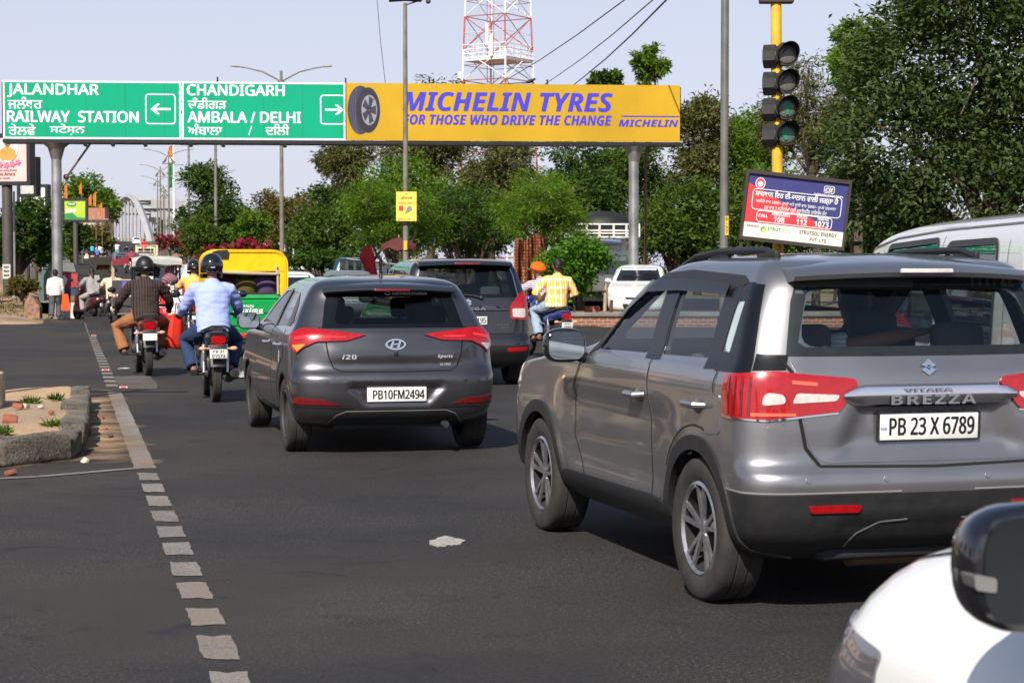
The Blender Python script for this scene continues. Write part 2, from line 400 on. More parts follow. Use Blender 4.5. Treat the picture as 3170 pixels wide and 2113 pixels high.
# ---- shared materials
TYRE = mat("tyre rubber", (.03, .028, .026), .85, var=.25, scale=12, bump=.1, bscale=60)
BLK = mat("black plastic", (.018, .018, .019), .5, var=.2, scale=15)
TRIM = mat("satin black trim", (.007, .008, .010), .28, var=0, spec=.35)
GBLK = mat("gloss black", (.008, .009, .012), .08, var=0, coat=1)
DARK = mat("dark interior", (.02, .02, .021), .8)
GAP = mat("panel gap", (.004, .004, .004), .9, var=0)
CHROME = mat("chrome", (.75, .75, .78), .08, 1, var=0)
ALLOY = mat("alloy wheel", (.42, .42, .44), .26, .8, var=.2, scale=20)
ALLOYD = mat("dark alloy", (.06, .06, .062), .4, .6)
REDL = mat("red lens", (.36, .002, .004), .2, coat=1, var=.15, scale=30)
DREDL = mat("dark red lens", (.16, .004, .006), .15, coat=1, var=.15, scale=30)
WLENS = mat("clear lens", (.58, .52, .50), .1, coat=1, var=.15, scale=40)
ALENS = mat("amber lens", (.8, .25, .03), .15, coat=1)
PLATE = mat("number plate white", (.8, .8, .78), .4, var=.08, scale=20)
YPLATE = mat("number plate yellow", (.75, .38, .02), .4, var=.08, scale=20)
INK = mat("black ink", (.01, .01, .01), .5, var=0)
WHITE = mat("white lettering", (.85, .85, .85), .5, var=0)
MIRR = mat("mirror glass", (.55, .6, .62), .03, 1, var=0)
GLS = glass("window glass", (.74, .80, .79), .05); GLSD = glass("tinted glass", (.34, .38, .39), .055)
DGLASS = mat("dark window", (.012, .015, .018), .06, var=0, coat=1)
SKIN = mat("brown skin", (.24, .115, .065), .55, var=.1, scale=20)
def paint(name, col, metal=.75, rough=.34, dust=.1):
    return mat(name, col, rough, metal, 1, var=dust, scale=1.6)
def wheel(parent, c, r, wd, side, rim=ALLOY, spokes=5, twin=True, dark=ALLOYD, steel=False):
    """side -1 left / +1 right; local axis x points outwards"""
    M = Matrix.Translation(Vector(c)) @ Matrix.Rotation(0 if side > 0 else math.pi, 4, 'Z'); rr = r * .66
    b = MB().lathe([(rr * .97, -wd * .45), (rr * .97, wd * .3), (rr * .9, wd * .32)], 32, M); b.lathe([(0, -wd * .1), (rr * .95, -wd * .1)], 32, M)
    b.lathe([(0, wd * .02), (rr * .55, wd * .02), (rr * .55, -wd * .1)], 24, M)
    wo_ = b.build("wheel", BLK, parent)
    t = MB().lathe([(rr, -wd * .42), (rr * 1.12, -wd * .5), (r * .93, -wd * .5), (r * .985, -wd * .44), (r, -wd * .3), (r, -wd * .17), (r * .985, -wd * .16), (r * .985, -wd * .13), (r, -wd * .12),
                    (r, wd * .12), (r * .985, wd * .13), (r * .985, wd * .16), (r, wd * .17), (r, wd * .3), (r * .985, wd * .44), (r * .93, wd * .5), (rr * 1.12, wd * .5), (rr, wd * .42)], 48, M)
    t.build("tyre", TYRE, wo_, 60)
    q = MB(); q.lathe([(rr * 1.02, wd * .43), (rr * .95, wd * .47), (rr * .9, wd * .40)], 40, M); b2 = MB().lathe([(rr * .9, wd * .40), (rr * .9, -wd * .05), (0, -wd * .05)], 40, M); b2.build('rim_barrel', DARK, wo_)
    q.lathe([(0, wd * .36), (rr * .14, wd * .36), (rr * .2, wd * .32), (rr * .2, wd * .1)], 24, M)
    if steel:
        q.lathe([(rr * .2, wd * .3), (rr * .55, wd * .36), (rr * .72, wd * .2), (rr * .9, wd * .2)], 40, M)
    else:
        for k in range(spokes):
            for da in ((-.19, .19) if twin else (0,)):
                a = 2 * math.pi * k / spokes + .3; a1 = a + da * .55; a2 = a + da
                wdt = rr * (.046 if twin else .13)
                e0 = Vector((0, math.cos(a1), math.sin(a1))) * rr * .15; e1 = Vector((0, math.cos(a2), math.sin(a2))) * rr * .94
                p_ = Vector((0, -math.sin(a2), math.cos(a2))) * wdt; X = Vector((1, 0, 0))
                pts = [e0 + p_ + X * wd * .36, e0 - p_ + X * wd * .36, e1 - p_ * 1.15 + X * wd * .43, e1 + p_ * 1.15 + X * wd * .43]
                bk = [x - X * wd * .07 for x in pts]
                q.add([M @ x for x in pts + bk], [(0, 1, 2, 3), (0, 4, 5, 1), (1, 5, 6, 2), (2, 6, 7, 3), (3, 7, 4, 0)])
    q.build("rim", rim, wo_, 30); return wo_
def plate(parent, c, text, w=.5, h=.12, rx=0, rz=0, two=None, mats=None, ind=True, frame=True, name="number_plate", tw=None):
    p = MB(); p.box((0, 0, 0), (w, .012, h), bev=.006); o = p.build(name, mats or PLATE, parent); o.location = c; o.rotation_euler = (rx, 0, rz)
    t = Txt()
    if two:
        t.put(text, 0, h * .1, -.0075, w=w * .62, h=h * .33, bold=.02); t.put(two, 0, -h * .4, -.0075, w=w * .74, h=h * .36, bold=.02)
    else:
        t.put(text, w * .03, -h * .3, -.0075, w=tw or w * .82, h=h * .6, bold=.03, thin=True)
    t.build("lettering", INK, o, 0)
    if frame:
        f = MB(); 
        for x0, x1, z0, z1 in ((-1, 1, -1.08, -.96), (-1, 1, .96, 1.08), (-1.02, -.985, -1, 1), (.985, 1.02, -1, 1)):
            f.box(((x0 + x1) / 2 * w / 2, -.003, (z0 + z1) / 2 * h / 2), ((x1 - x0) * w / 2, .016, (z1 - z0) * h / 2))
        f.build("plate_frame", BLK, o, 0)
    return o
def seats(parent, rows, m=mat("grey seat fabric", (.07, .07, .072), .9), name="seat"):
    for (x, y, w_, h, head) in rows:
        b = MB(); b.box((x, y, .42), (w_, .5, .16), bev=.05); b.box((x, y - .27, .5 + h / 2), (w_, .13, h), (-.22, 0, 0), .05)
        for hx in head: b.box((x + hx, y - .36 - .0, .62 + h), (.27, .09, .18), (-.15, 0, 0), .04); b.cyl((x + hx - .05, y - .34, .45 + h), (x + hx - .05, y - .36, .6 + h), .008); b.cyl((x + hx + .05, y - .34, .45 + h), (x + hx + .05, y - .36, .6 + h), .008)
        b.build(name, m, parent)
def cut_prism(mb, side, poly, lo, hi):
    fn = {'x': lambda p, t: (t, p[0], p[1]), 'y': lambda p, t: (p[0], t, p[1])}[side]
    mb.prism(poly, fn, lo, hi)
def mirror(parent, c, side, m, w_=.2, h=.15, glassm=MIRR, depth=.13):
    b = MB(); b.ell((0, .01, 0), (w_ * .5, depth * .8, h * .5), nu=24, nv=16)
    vs = []
    for v in b.v:
        x, y, z = v; f = lambda a, k: math.copysign(abs(a / k) ** .72 * k, a)
        vs.append((f(x, w_ * .5), max(y, -.035), f(z, h * .5)))
    b.v = vs; b.tube([(-side * w_ * .35, .0, -h * .3), (-side * w_ * .62, .03, -h * .42), (-side * w_ * .9, .03, -h * .45)], [.035, .03, .03], 8)
    o = b.build("mirror", m, parent, 60); o.location = c
    g = MB(); g.prism(rrect(-w_ * .42, -h * .4, w_ * .42, h * .4, h * .25), lambda p, t: (p[0], t, p[1]), -.040, -.037); g.build("mirror_glass", glassm, o, 0)
    return o
def _hit2(s, side, a, b, _h=Shell.hit):
    if side in ('rl', 'rr', 'fl', 'fr'):     # 45 degree projections at the corners; a grows towards the middle of the car
        sx = -1 if side[1] == 'l' else 1; q = .70710678
        fy = 1 if side[0] == 'r' else -1; cy = 0 if side[0] == 'r' else s.V[:, 1].max()
        e = Vector((-sx * q, -fy * q, 0)); d = Vector((-sx * q, fy * q, 0)); c = Vector((sx * s.hw, cy, b))
        p, n, i, _ = s.bvh.ray_cast(c + e * a - d * 6, d)
        if p is None: p, n, i, _ = s.bvh.find_nearest(c + e * a)
        return p, s.nrm(p, i)
    return _h(s, side, a, b)
Shell.hit = _hit2; Shell.hw = .85
def mir(poly): return [(-a, b) for a, b in poly]
def arches(c, ys, r, w_):
    for y, z in ys:
        for sx in (-1, 1): c.cyl((sx * (w_ - .27), y, z), (sx * (w_ + .2), y, z), r, n=40)
LR = (('left', -1), ('right', 1))
def suzu(o, parent, k, pos, rx=0, rz=0, m=CHROME):        # S shaped emblem
    P = [(-.5, .12), (-.02, .5), (.5, .12), (.28, -.03), (.02, .15), (-.1, .06), (.5, -.36 + .24)]
    a = [(-.5, .1), (0, .48), (.48, .12), (.28, -.02), (0, .18), (-.17, .05), (.22, -.22), (.5, -.02), (.5, -.1), (0, -.48), (-.48, -.12), (-.28, .02), (0, -.18), (.17, -.05), (-.22, .22), (-.5, .02)]
    a = [(-.48, .13), (0, .5), (.48, .14), (.25, -.02), (0, .17), (-.13, .07), (.5, -.13), (0, -.5), (-.48, -.14), (-.25, .02), (0, -.17), (.13, -.07)]
    b = MB().prism([(x * k, z * k) for x, z in a], lambda p, t: (p[0], t, p[1]), -.012, 0); q = b.build("emblem", m, parent, 20); q.location = pos; q.rotation_euler = (rx, 0, rz); return q

def car_suv(loc, rz):
    rt = thing("suv", "silver grey compact SUV at the right, chrome bar above a white plate, black roof rails", "car", loc, rz)
    P = paint("granite silver paint", (.30, .297, .305), .82, .36)
    lv = [(.24, .30, 3.7, .72), (.30, .16, 3.85, .80), (.36, .09, 3.93, .855), (.45, .05, 3.97, .878), (.55, .035, 3.99, .886), (.57, .03, 3.99, .886), (.62, .03, 3.99, .888), (.655, .045, 3.99, .888), (.675, .085, 3.985, .888), (.72, .10, 3.98, .888), (.85, .105, 3.95, .886),
          (.98, .115, 3.80, .886), (1.03, .12, 3.45, .886), (1.042, .121, 3.38, .880), (1.085, .13, 3.0, .868), (1.115, .145, 2.72, .85), (1.15, .165, 2.56, .832), (1.25, .205, 2.36, .80), (1.40, .26, 2.12, .745), (1.49, .30, 1.96, .70), (1.545, .35, 1.83, .66), (1.58, .42, 1.68, .61), (1.605, .60, 1.45, .52), (1.62, .85, 1.25, .34), (1.626, 1.05, 1.15, .02)]
    def disp(V):
        x, y, z = V[:, 0], V[:, 1], V[:, 2]; m = (y < .5)
        f = lambda a, b, t: np.clip((t - a) / (b - a), 0, 1); sm = lambda t: t * t * (3 - 2 * t)
        hwid = .47 - .10 * f(.73, .93, z)
        k = sm(f(0, .05, hwid - abs(x))) * sm(f(.725, .75, z)) * sm(f(.955, .935, z)); V[:, 1] += np.where(m, .032 * k, 0)
        k2 = sm(f(.26, .30, z)) * sm(f(.46, .42, z)) * sm(f(.50, .42, abs(x))); V[:, 1] += np.where(m, .02 * k2, 0)
        s1 = sm(f(.40, .52, z)) * sm(f(.95, .80, z)) * sm(f(.9, 1.3, y)) * sm(f(2.9, 2.5, y)); V[:, 0] -= np.sign(x) * .022 * s1 * sm(f(.6, .8, abs(x)))
        return V
    s = Shell(lv, 96, rc=(.38, .17), fc=(.55, .35), bow=(.035, .12), nside=60, disp=disp)
    rw, fw = (.71, .335), (3.21, .335)
    w1 = round_poly([(2.22, 1.115), (1.46, 1.125), (1.49, 1.455), (1.74, 1.452), (1.95, 1.35)], .04); w2 = round_poly([(1.27, 1.125), (.66, 1.135), (.72, 1.445), (1.31, 1.457)], .04); w3 = round_poly([(.52, 1.17), (.40, 1.17), (.44, 1.40), (.53, 1.40)], .05)
    rwin = round_poly([(-.60, 1.20), (.60, 1.20), (.52, 1.455), (-.52, 1.455)], .09); fwin = round_poly([(-.68, 1.16), (.68, 1.16), (.55, 1.49), (-.55, 1.49)], .08)
    c = MB(); arches(c, (rw, fw), .375, .88)
    for w_ in (w1, w2, w3): cut_prism(c, 'x', w_, -1.2, 1.2)
    cut_prism(c, 'y', rwin, -.2, .55); cut_prism(c, 'y', fwin, 1.4, 3.2)
    b = s.body("body", [P, BLK], rt, c)
    for p in b.data.polygons:
        x, y, z = p.center
        if z < .565 and y < .55 or z < .40 and y > .3 or z < .5 and y > 3.5: p.material_index = 1
        if p.area and abs(x) < .87 and s.bvh.find_nearest(p.center)[3] > .012: p.material_index = 1
    FR = TRIM
    for sd, sx in LR:
        s.lay("window_trim", sd, [[(1.46, 1.10), (1.27, 1.10), (1.31, 1.47), (1.49, 1.47)], [(.66, 1.085), (.53, 1.09), (.545, 1.485), (.72, 1.47)],
              [(.40, 1.085), (.39, 1.088), (.42, 1.24), (.45, 1.40), (.47, 1.485), (.48, 1.485), (.44, 1.40)], [(.53, 1.085), (.40, 1.085), (.40, 1.17), (.53, 1.17)], [(.53, 1.40), (.44, 1.40), (.44, 1.485), (.53, 1.485)]], FR, rt, .004, .04)
        s.lay("window_trim", sd, [[(2.32, 1.085), (2.22, 1.115), (1.95, 1.35), (1.74, 1.452), (1.30, 1.457), (.70, 1.445), (.50, 1.48), (.60, 1.515), (1.3, 1.54), (1.70, 1.52), (2.0, 1.385)]], BLK, rt, .005, .04)
        s.lay("window", sd, [[(2.24, 1.105), (1.44, 1.115), (1.47, 1.46), (1.74, 1.46), (1.96, 1.36)]], GLS, rt, -.004, .05, 0)
        s.lay("window", sd, [[(1.29, 1.115), (.64, 1.125), (.70, 1.45), (1.33, 1.46)]], GLS, rt, -.004, .05, 0)
        s.lay("window", sd, [w3], mat("frosted pane", (.45, .55, .55), .2, coat=1), rt, .001, .04, 0)
        o = s.lay("rain_visor", sd, [[(2.10, 1.275), (1.76, 1.475), (1.32, 1.49), (.68, 1.47), (.67, 1.42), (1.31, 1.432), (1.72, 1.42), (1.98, 1.29)]], glass("smoked visor", (.05, .06, .07), .08), rt, .022, .05, .002)
        d1 = s.lay("door", sd, [round_poly([(2.33, 1.075), (1.365, 1.085), (1.33, .42), (2.36, .40), (2.56, .62), (2.50, .9)], .05)], P, rt, .0025, .045, .004)
        d2 = s.lay("door", sd, [round_poly([(1.355, 1.085), (.50, 1.09), (.52, .88)] + arc(.71, .335, .47, 105, 30, 8)[0:] + [(1.20, .42), (1.32, .42)], .03)], P, rt, .0025, .045, .004)
        s.line("panel_gap", sd, [[(1.36, 1.10), (1.36, .95), (1.325, .41)], [(2.37, 1.09), (2.56, .9), (2.57, .62), (2.37, .39)], [(.49, 1.09), (.51, .88)] + arc(.71, .335, .485, 105, 32, 10), [(2.36, .40), (1.1, .41)]], .010, GAP, rt, .004)
        for dr, y in ((d1, 1.50), (d2, .68)):
            p, n = s.hit(sd, y, .92); h = MB(); q = p + n * .045
            h.tube([p + Vector((0, .10, -.01)), q + Vector((0, .08, 0)), q + Vector((0, -.06, 0)), p + Vector((0, -.09, .0))], [.012, .018, .018, .014], 8)
            h.ell(p + Vector((0, 0, -.01)), (.015, .055, .035)); h.build("handle", P, dr)
        for (y, z), a0, a1 in ((rw, -14, 190), (fw, -12, 194)):
            s.lay("wheel_arch", sd, [arc(y, z, .44, a0, a1, 36) + arc(y, z, .372, a1, a0, 36)], BLK, rt, .014, .06, .03)
        s.lay("sill", sd, [[(2.80, .26), (1.12, .26), (1.12, .40), (1.3, .43), (2.7, .42), (2.80, .40)]], BLK, rt, .014, .06, .02)
        if sx < 0: s.lay("fuel_flap", sd, [round_poly([(.60, .79), (.42, .80), (.42, .985), (.56, .985)], .03)], P, rt, .005, .05, .006)
        p, n = s.hit(sd, 2.72, .93); MB().ell(p, (.012, .028, .016)).build("side_repeater", mat("repeater", (.7, .45, .2), .2, coat=1), rt)
        wheel(rt, (sx * .775, rw[0], rw[1]), .335, .215, sx); wheel(rt, (sx * .775, fw[0], fw[1]), .335, .215, sx)
        # roof rail
        r = MB(); ys = [.62, .75, 1.0, 1.3, 1.6, 1.85, 1.98]; zs = []
        for i, y in enumerate(ys):
            pz = s.hit('top', sx * .52, y)[0].z; zs.append((sx * (.52 if 0 < i < 6 else .51), y, pz + (.030 if 0 < i < 6 else .006)))
        r.tube(zs, [.012, .024, .026, .026, .026, .022, .012], 8, flat=.7)
        for y in (.72, 1.3, 1.88): pz = s.hit('top', sx * .52, y)[0].z; r.box((sx * .52, y, pz + .008), (.03, .22, .04), bev=.01)
        r.build("roof_rail", BLK, rt)
        # lamp, reflector
        q = 'rl' if sx < 0 else 'rr'
        lamp = s.lay("tail_light", q, [round_poly([(-.285, .895), (-.05, .885), (.20, .915), (.262, 1.035), (.25, 1.06), (-.03, 1.092), (-.275, 1.075)], .02)], REDL, rt, .016, .03, .02)
        s.lay("reversing_lamp", q, [round_poly([(.035, .955), (.19, .963), (.20, .99), (.05, 1.0)], .012), round_poly([(-.08, .945), (.015, .955), (.005, .995), (-.065, 1.005)], .025)], WLENS, lamp, .019, .03, 0)
        s.lay("lamp_band", q, [round_poly([(.03, 1.04), (.12, 1.03), (.12, 1.045), (.03, 1.055)], .005), round_poly([(-.12, .90), (.05, .90), (.05, .912), (-.12, .915)], .004)], mat("orange red glow lens", (.9, .12, .06), .2, coat=1), lamp, .019, .03, 0)
        s.lay("lamp_rib", q, [[(-.24 + .035 * k, .90), (-.228 + .035 * k, .90), (-.224 + .035 * k, 1.07), (-.236 + .035 * k, 1.07)] for k in range(4)], DREDL, lamp, .0185, .04, 0)
        s.line("lamp_rim", q, [[(-.285, 1.07), (-.292, .892), (-.05, .88), (.20, .91)]], .008, CHROME, lamp, .008)
        s.lay("reflector", q, [round_poly([(.13, .48), (.30, .48), (.305, .512), (.125, .512)], .01)], REDL, rt, .012, .04, .01)
        s.line("trim_edge", q, [[(-.3, .568), (.45, .568)]], .008, mat("grey edge", (.25, .25, .25), .4), rt, .004)
        s.line("trim_edge", q, [[(.2, .31), (.27, .38), (.36, .43), (.46, .44)]], .010, mat("grey edge", (.25, .25, .25), .4), rt, .004)
        mirror(rt, (sx * 1.0, 2.36, 1.13), sx, GBLK, .24, .19)
        for x_ in (.25, .62): p, n = s.hit('rear', sx * x_, .625); MB().cyl(p - n * .002, p + n * .003, .014, n=16).build("parking_sensor", P, rt)
        s.lay("window_trim", q, [[(-.32, 1.085), (-.135, 1.088), (-.14, 1.24), (-.15, 1.475), (-.235, 1.48), (-.28, 1.25)]], TRIM, rt, .004, .025)
        s.lay("window_trim", q, [[(-.13, 1.098), (.005, 1.10), (.0, 1.165), (-.13, 1.17)]], TRIM, rt, .003, .03)
    # tailgate and rear glass
    tg = s.lay("tailgate", 'rear', [round_poly([(-.66, 1.155), (.66, 1.155), (.63, 1.07), (.615, .90), (.59, .76), (.53, .69), (-.53, .69), (-.59, .76), (-.615, .90), (-.63, 1.07)], .05)], P, rt, .003, .022, .006)
    s.line("panel_gap", 'rear', [[(sg * .70, 1.16), (sg * .655, 1.09), (sg * .632, .90), (sg * .605, .76), (sg * .54, .677), (0, .667)] for sg in (-1, 1)], .016, GAP, rt, .004, .02)
    s.lay("window_trim", 'rear', [[(0, 1.155), (sg * .665, 1.16), (sg * .605, 1.40), (sg * .56, 1.50), (0, 1.51), (0, 1.455), (sg * .50, 1.455), (sg * .53, 1.43), (sg * .60, 1.22), (sg * .57, 1.20), (0, 1.20)] for sg in (1, -1)], BLK, rt, .001, .04, 0)
    s.lay("rear_window", 'rear', [[(-.665, 1.158), (.665, 1.158), (.605, 1.40), (.56, 1.50), (-.56, 1.50), (-.605, 1.40)]], GLS, rt, .005, .05, 0)
    s.lay("windscreen", 'front', [[(-.70, 1.14), (.70, 1.14), (.57, 1.50), (-.57, 1.50)]], GLS, rt, -.003, .06, 0)
    # spoiler
    sp = MB(); rings = []
    for i in range(13):
        x = -.60 + 1.2 * i / 12; k = 1 - abs(x / .60) ** 4 * .25; yb = .17 + .09 * (x / .6) ** 2; z = 1.513 - .02 * (x / .6) ** 2; zt = 1.565 - .035 * (x / .6) ** 2
        rings.append([(x, yb, z), (x, yb - .012, z + .02), (x, yb + .03, z + .045), (x, yb + .16, zt + .02), (x, yb + .36, zt + .045), (x, yb + .30, zt - .04), (x, yb + .12, z - .012)])
    sp.loft(rings); spo = sp.build("spoiler", P, rt, 40)
    bl = MB(); bl.box((0, .152, 1.537), (.26, .02, .022), (-.35, 0, 0), .006); bl.build("brake_light", WLENS, spo)
    # chrome bar with letters
    p, n = s.hit('rear', 0, .99)
    cb = MB(); rings = []
    for i in range(17):
        x = -.43 + .86 * i / 16; y = s.hit('rear', x, 1.0)[0].y; e = max(0, (abs(x) - .36) / .07); zt = 1.035 - .03 * e; zb = .935 + .03 * e
        rings.append([(x, y - .004, zb), (x, y - .03, zb + .012), (x, y - .036, (zt + zb) / 2), (x, y - .028, zt - .01), (x, y + .004, zt), (x, y + .02, (zt + zb) / 2)])
    cb.loft(rings); cbo = cb.build("chrome_bar", CHROME, tg, 50)
    t = Txt(); t.put("BREZZA", 0, .945, p.y - .042, w=.42, h=.042, bold=.035, space=1.15); t.put("VITARA", -.02, .997, p.y - .040, w=.24, h=.02, bold=.03); t.build("lettering", mat("satin silver", (.5, .5, .52), .35, .8), cbo, 0)
    q = s.hit('rear', 0, 1.105)[0]; suzu(None, tg, .075, (0, q.y - .004, q.z), -.2)
    y = s.hit('rear', 0, .85)[0].y; plate(tg, (0, y - .012, .845), "PB 23 X 6789", .50, .125, .04, 0, tw=.42)
    t = Txt(); t.put("IND", -.225, .83, y - .021, w=.03, h=.012); t.build("lettering", mat("blue ink", (.05, .1, .4), .5, var=0), tg, 0)
    # underside, exhaust, cabin
    u = MB(); u.box((0, 2.0, .31), (1.36, 3.4, .08)); u.box((0, .55, .30), (1.0, .7, .12), bev=.03); u.build("underbody", DARK, rt)
    e = MB(); e.cyl((-.30, .32, .27), (.25, .34, .27), .075, n=16); e.build("silencer", mat("rusty pipe", (.16, .10, .06), .7), rt)
    f = MB(); f.box((0, 1.6, .50), (1.5, 2.6, .06)); f.box((0, 2.35, .92), (1.4, .35, .25), bev=.05); f.box((0, .42, .85), (1.25, .06, .5), (-.15, 0, 0), .02); f.build("cabin_floor", DARK, rt)
    seats(rt, [(-.36, 1.75, .5, .62, (0,)), (.36, 1.75, .5, .62, (0,)), (0, .95, 1.25, .58, (-.4, .4))])
    st = MB(); rings = [[Vector((.36 + (.17 + .014 * math.cos(b)) * math.cos(a), 2.05 + .014 * math.sin(b) - .08 * math.sin(a), 1.0 + (.17 + .014 * math.cos(b)) * math.sin(a) * .9)) for b in (0, 2.1, 4.2)] for a in (2 * math.pi * k / 24 for k in range(25))]
    st.loft(rings, True, False); st.build("steering_wheel", BLK, rt)
    hl = lambda: None
    for q, sx in (('fl', -1), ('fr', 1)): s.lay("headlight", q, [round_poly([(-.3, .85), (.2, .80), (.2, .93), (-.28, .98)], .03)], WLENS, rt, .006, .05, .01)
    return rt, s

def car_hatch(loc, rz):
    rt = thing("hatchback", "dark grey hatchback in the middle of the road with an oval chrome emblem", "car", loc, rz); Shell.hw = .83
    P = paint("star dust grey paint", (.10, .098, .108), .82, .33)
    lv = [(.22, .30, 3.7, .70), (.27, .14, 3.86, .775), (.33, .06, 3.94, .822), (.42, .018, 3.985, .85), (.52, .0, 3.985, .862), (.62, .0, 3.985, .866), (.675, .018, 3.98, .867), (.70, .05, 3.97, .867), (.75, .075, 3.96, .866), (.85, .09, 3.88, .862), (.93, .10, 3.62, .858),
          (.99, .115, 3.3, .845), (1.03, .14, 3.02, .825), (1.07, .17, 2.84, .80), (1.18, .25, 2.6, .752), (1.30, .33, 2.34, .69), (1.37, .36, 2.18, .65), (1.415, .40, 2.06, .61), (1.45, .50, 1.92, .54), (1.475, .72, 1.75, .42), (1.49, 1.0, 1.55, .25), (1.495, 1.2, 1.35, .02)]
    def disp(V):
        x, y, z = V[:, 0], V[:, 1], V[:, 2]; m = (y < .5)
        f = lambda a, b, t: np.clip((t - a) / (b - a), 0, 1); sm = lambda t: t * t * (3 - 2 * t)
        hwid = .30 + .12 * f(.44, .58, z)
        k = sm(f(0, .04, hwid - abs(x))) * sm(f(.42, .445, z)) * sm(f(.60, .575, z)); V[:, 1] += np.where(m, .04 * k, 0)
        k3 = sm(f(.76, .80, z)) * sm(f(.95, .86, z)) * sm(f(.62, .5, abs(x))); V[:, 1] -= np.where(m, .018 * k3, 0)
        s1 = sm(f(.62, .75, z)) * sm(f(.93, .82, z)) * sm(f(.8, 1.1, y)); V[:, 0] -= np.sign(x) * .016 * s1 * sm(f(.6, .8, abs(x)))
        return V
    s = Shell(lv, 92, rc=(.50, .24), fc=(.55, .35), bow=(.05, .15), nside=56, disp=disp); rw, fw = (.66, .315), (3.23, .315)
    w1 = round_poly([(2.42, 1.05), (1.52, 1.04), (1.50, 1.355), (1.78, 1.35), (2.05, 1.24)], .04); w2 = round_poly([(1.42, 1.04), (.80, 1.06), (.78, 1.15), (.92, 1.335), (1.42, 1.355)], .04)
    rwin = round_poly([(-.50, 1.085), (.50, 1.085), (.44, 1.31), (-.44, 1.31)], .07); fwin = round_poly([(-.66, 1.07), (.66, 1.07), (.52, 1.36), (-.52, 1.36)], .07)
    c = MB(); arches(c, (rw, fw), .345, .86)
    for w_ in (w1, w2): cut_prism(c, 'x', w_, -1.2, 1.2)
    cut_prism(c, 'y', rwin, -.2, .55); cut_prism(c, 'y', fwin, 1.6, 3.2)
    b = s.body("body", [P, BLK], rt, c)
    for p in b.data.polygons:
        x, y, z = p.center
        if s.bvh.find_nearest(p.center)[3] > .012: p.material_index = 1
        if z < .27: p.material_index = 1
    for sd, sx in LR:
        s.lay("window_trim", sd, [[(1.52, 1.03), (1.42, 1.03), (1.42, 1.37), (1.50, 1.37)], [(.80, 1.06), (.60, 1.06), (.52, 1.10), (.66, 1.24), (.92, 1.335), (.78, 1.15)]], TRIM, rt, .004, .04)
        s.lay("window", sd, [[(2.44, 1.04), (1.51, 1.03), (1.49, 1.36), (1.78, 1.36), (2.06, 1.25)]], GLSD, rt, -.004, .06, 0); s.lay("window", sd, [[(1.43, 1.03), (.79, 1.05), (.77, 1.15), (.92, 1.34), (1.43, 1.36)]], GLSD, rt, -.004, .06, 0)
        d1 = s.lay("door", sd, [round_poly([(2.46, 1.02), (1.485, 1.02), (1.46, .34), (2.45, .33), (2.62, .55)], .06)], P, rt, .0025, .05, .004)
        d2 = s.lay("door", sd, [round_poly([(1.475, 1.02), (.72, 1.03), (.66, .90)] + arc(.66, .315, .46, 88, 25, 8) + [(1.12, .34), (1.45, .34)], .03)], P, rt, .0025, .05, .004)
        s.line("panel_gap", sd, [[(1.48, 1.03), (1.455, .33)], [(.66, 1.03), (.655, .9)] + arc(.66, .315, .47, 88, 25, 8) + [(1.15, .33), (2.45, .32), (2.63, .55), (2.47, 1.02)]], .007, GAP, rt, .004)
        for dr, y in ((d1, 1.62), (d2, .86)):
            p, n = s.hit(sd, y, .90); h = MB(); q = p + n * .04; h.tube([p + Vector((0, .10, 0)), q + Vector((0, .08, 0)), q + Vector((0, -.08, 0)), p + Vector((0, -.10, 0))], [.012, .016, .016, .014], 8); h.build("handle", CHROME, dr)
        for (y, z) in (rw, fw): s.line("arch_lip", sd, [arc(y, z, .352, -5, 185, 30)], .014, GAP, rt, .003)
        wheel(rt, (sx * .755, rw[0], rw[1]), .31, .195, sx, mat("dusty steel wheel", (.09, .085, .08), .5, .5), steel=True); wheel(rt, (sx * .755, fw[0], fw[1]), .31, .195, sx, mat("dusty steel wheel", (.09, .085, .08), .5, .5), steel=True)
        q = 'rl' if sx < 0 else 'rr'
        lamp = s.lay("tail_light", q, [round_poly([(-.235, 1.0), (-.13, 1.048), (.0, 1.045), (.33, .995), (.22, .95), (.03, .945), (-.06, .90), (-.13, .845), (-.19, .90)], .02)], REDL, rt, .014, .03, .02)
        s.lay("reversing_lamp", q, [round_poly([(-.17, .915), (-.05, .925), (-.115, .862)], .01)], ALENS if sx < 0 else WLENS, lamp, .017, .03, 0)
        s.lay("lamp_band", q, [round_poly([(-.16, .98), (.0, 1.005), (.0, .985), (-.15, .955)], .01), round_poly([(.06, .985), (.22, .985), (.20, .972), (.07, .972)], .005)], mat("bright red lens", (.75, .03, .03), .15, coat=1), lamp, .017, .03, 0)
        s.line("lamp_rim", q, [[(.33, .993), (.22, .945), (.03, .938), (-.06, .893), (-.13, .838)]], .008, GAP, lamp, .004)
        s.lay("reflector", q, [round_poly([(-.16, .435), (.24, .425), (.14, .47), (-.10, .495)], .01)], DREDL, rt, .006, .04, .01)
        s.line("bumper_crease", q, [[(-.16, .425), (.3, .41)]], .014, P, rt, .008)
        mirror(rt, (sx * .95, 2.40, 1.06), sx, P, .22, .16)
        for x_ in (.22, .58): p, n = s.hit('rear', sx * x_, .615); MB().cyl(p - n * .002, p + n * .004, .013, n=16).build("parking_sensor", BLK, rt)
    tg = s.lay("tailgate", 'rear', [round_poly([(-.60, 1.055), (.60, 1.055), (.57, .98), (.55, .83), (.51, .735), (.46, .715), (-.46, .715), (-.51, .735), (-.55, .83), (-.57, .98)], .04)], P, rt, .003, .024, .006)
    s.line("panel_gap", 'rear', [[(sg * .62, 1.06), (sg * .582, .98), (sg * .56, .83), (sg * .52, .73), (sg * .46, .70), (0, .695)] for sg in (-1, 1)], .010, GAP, rt, .004, .02)
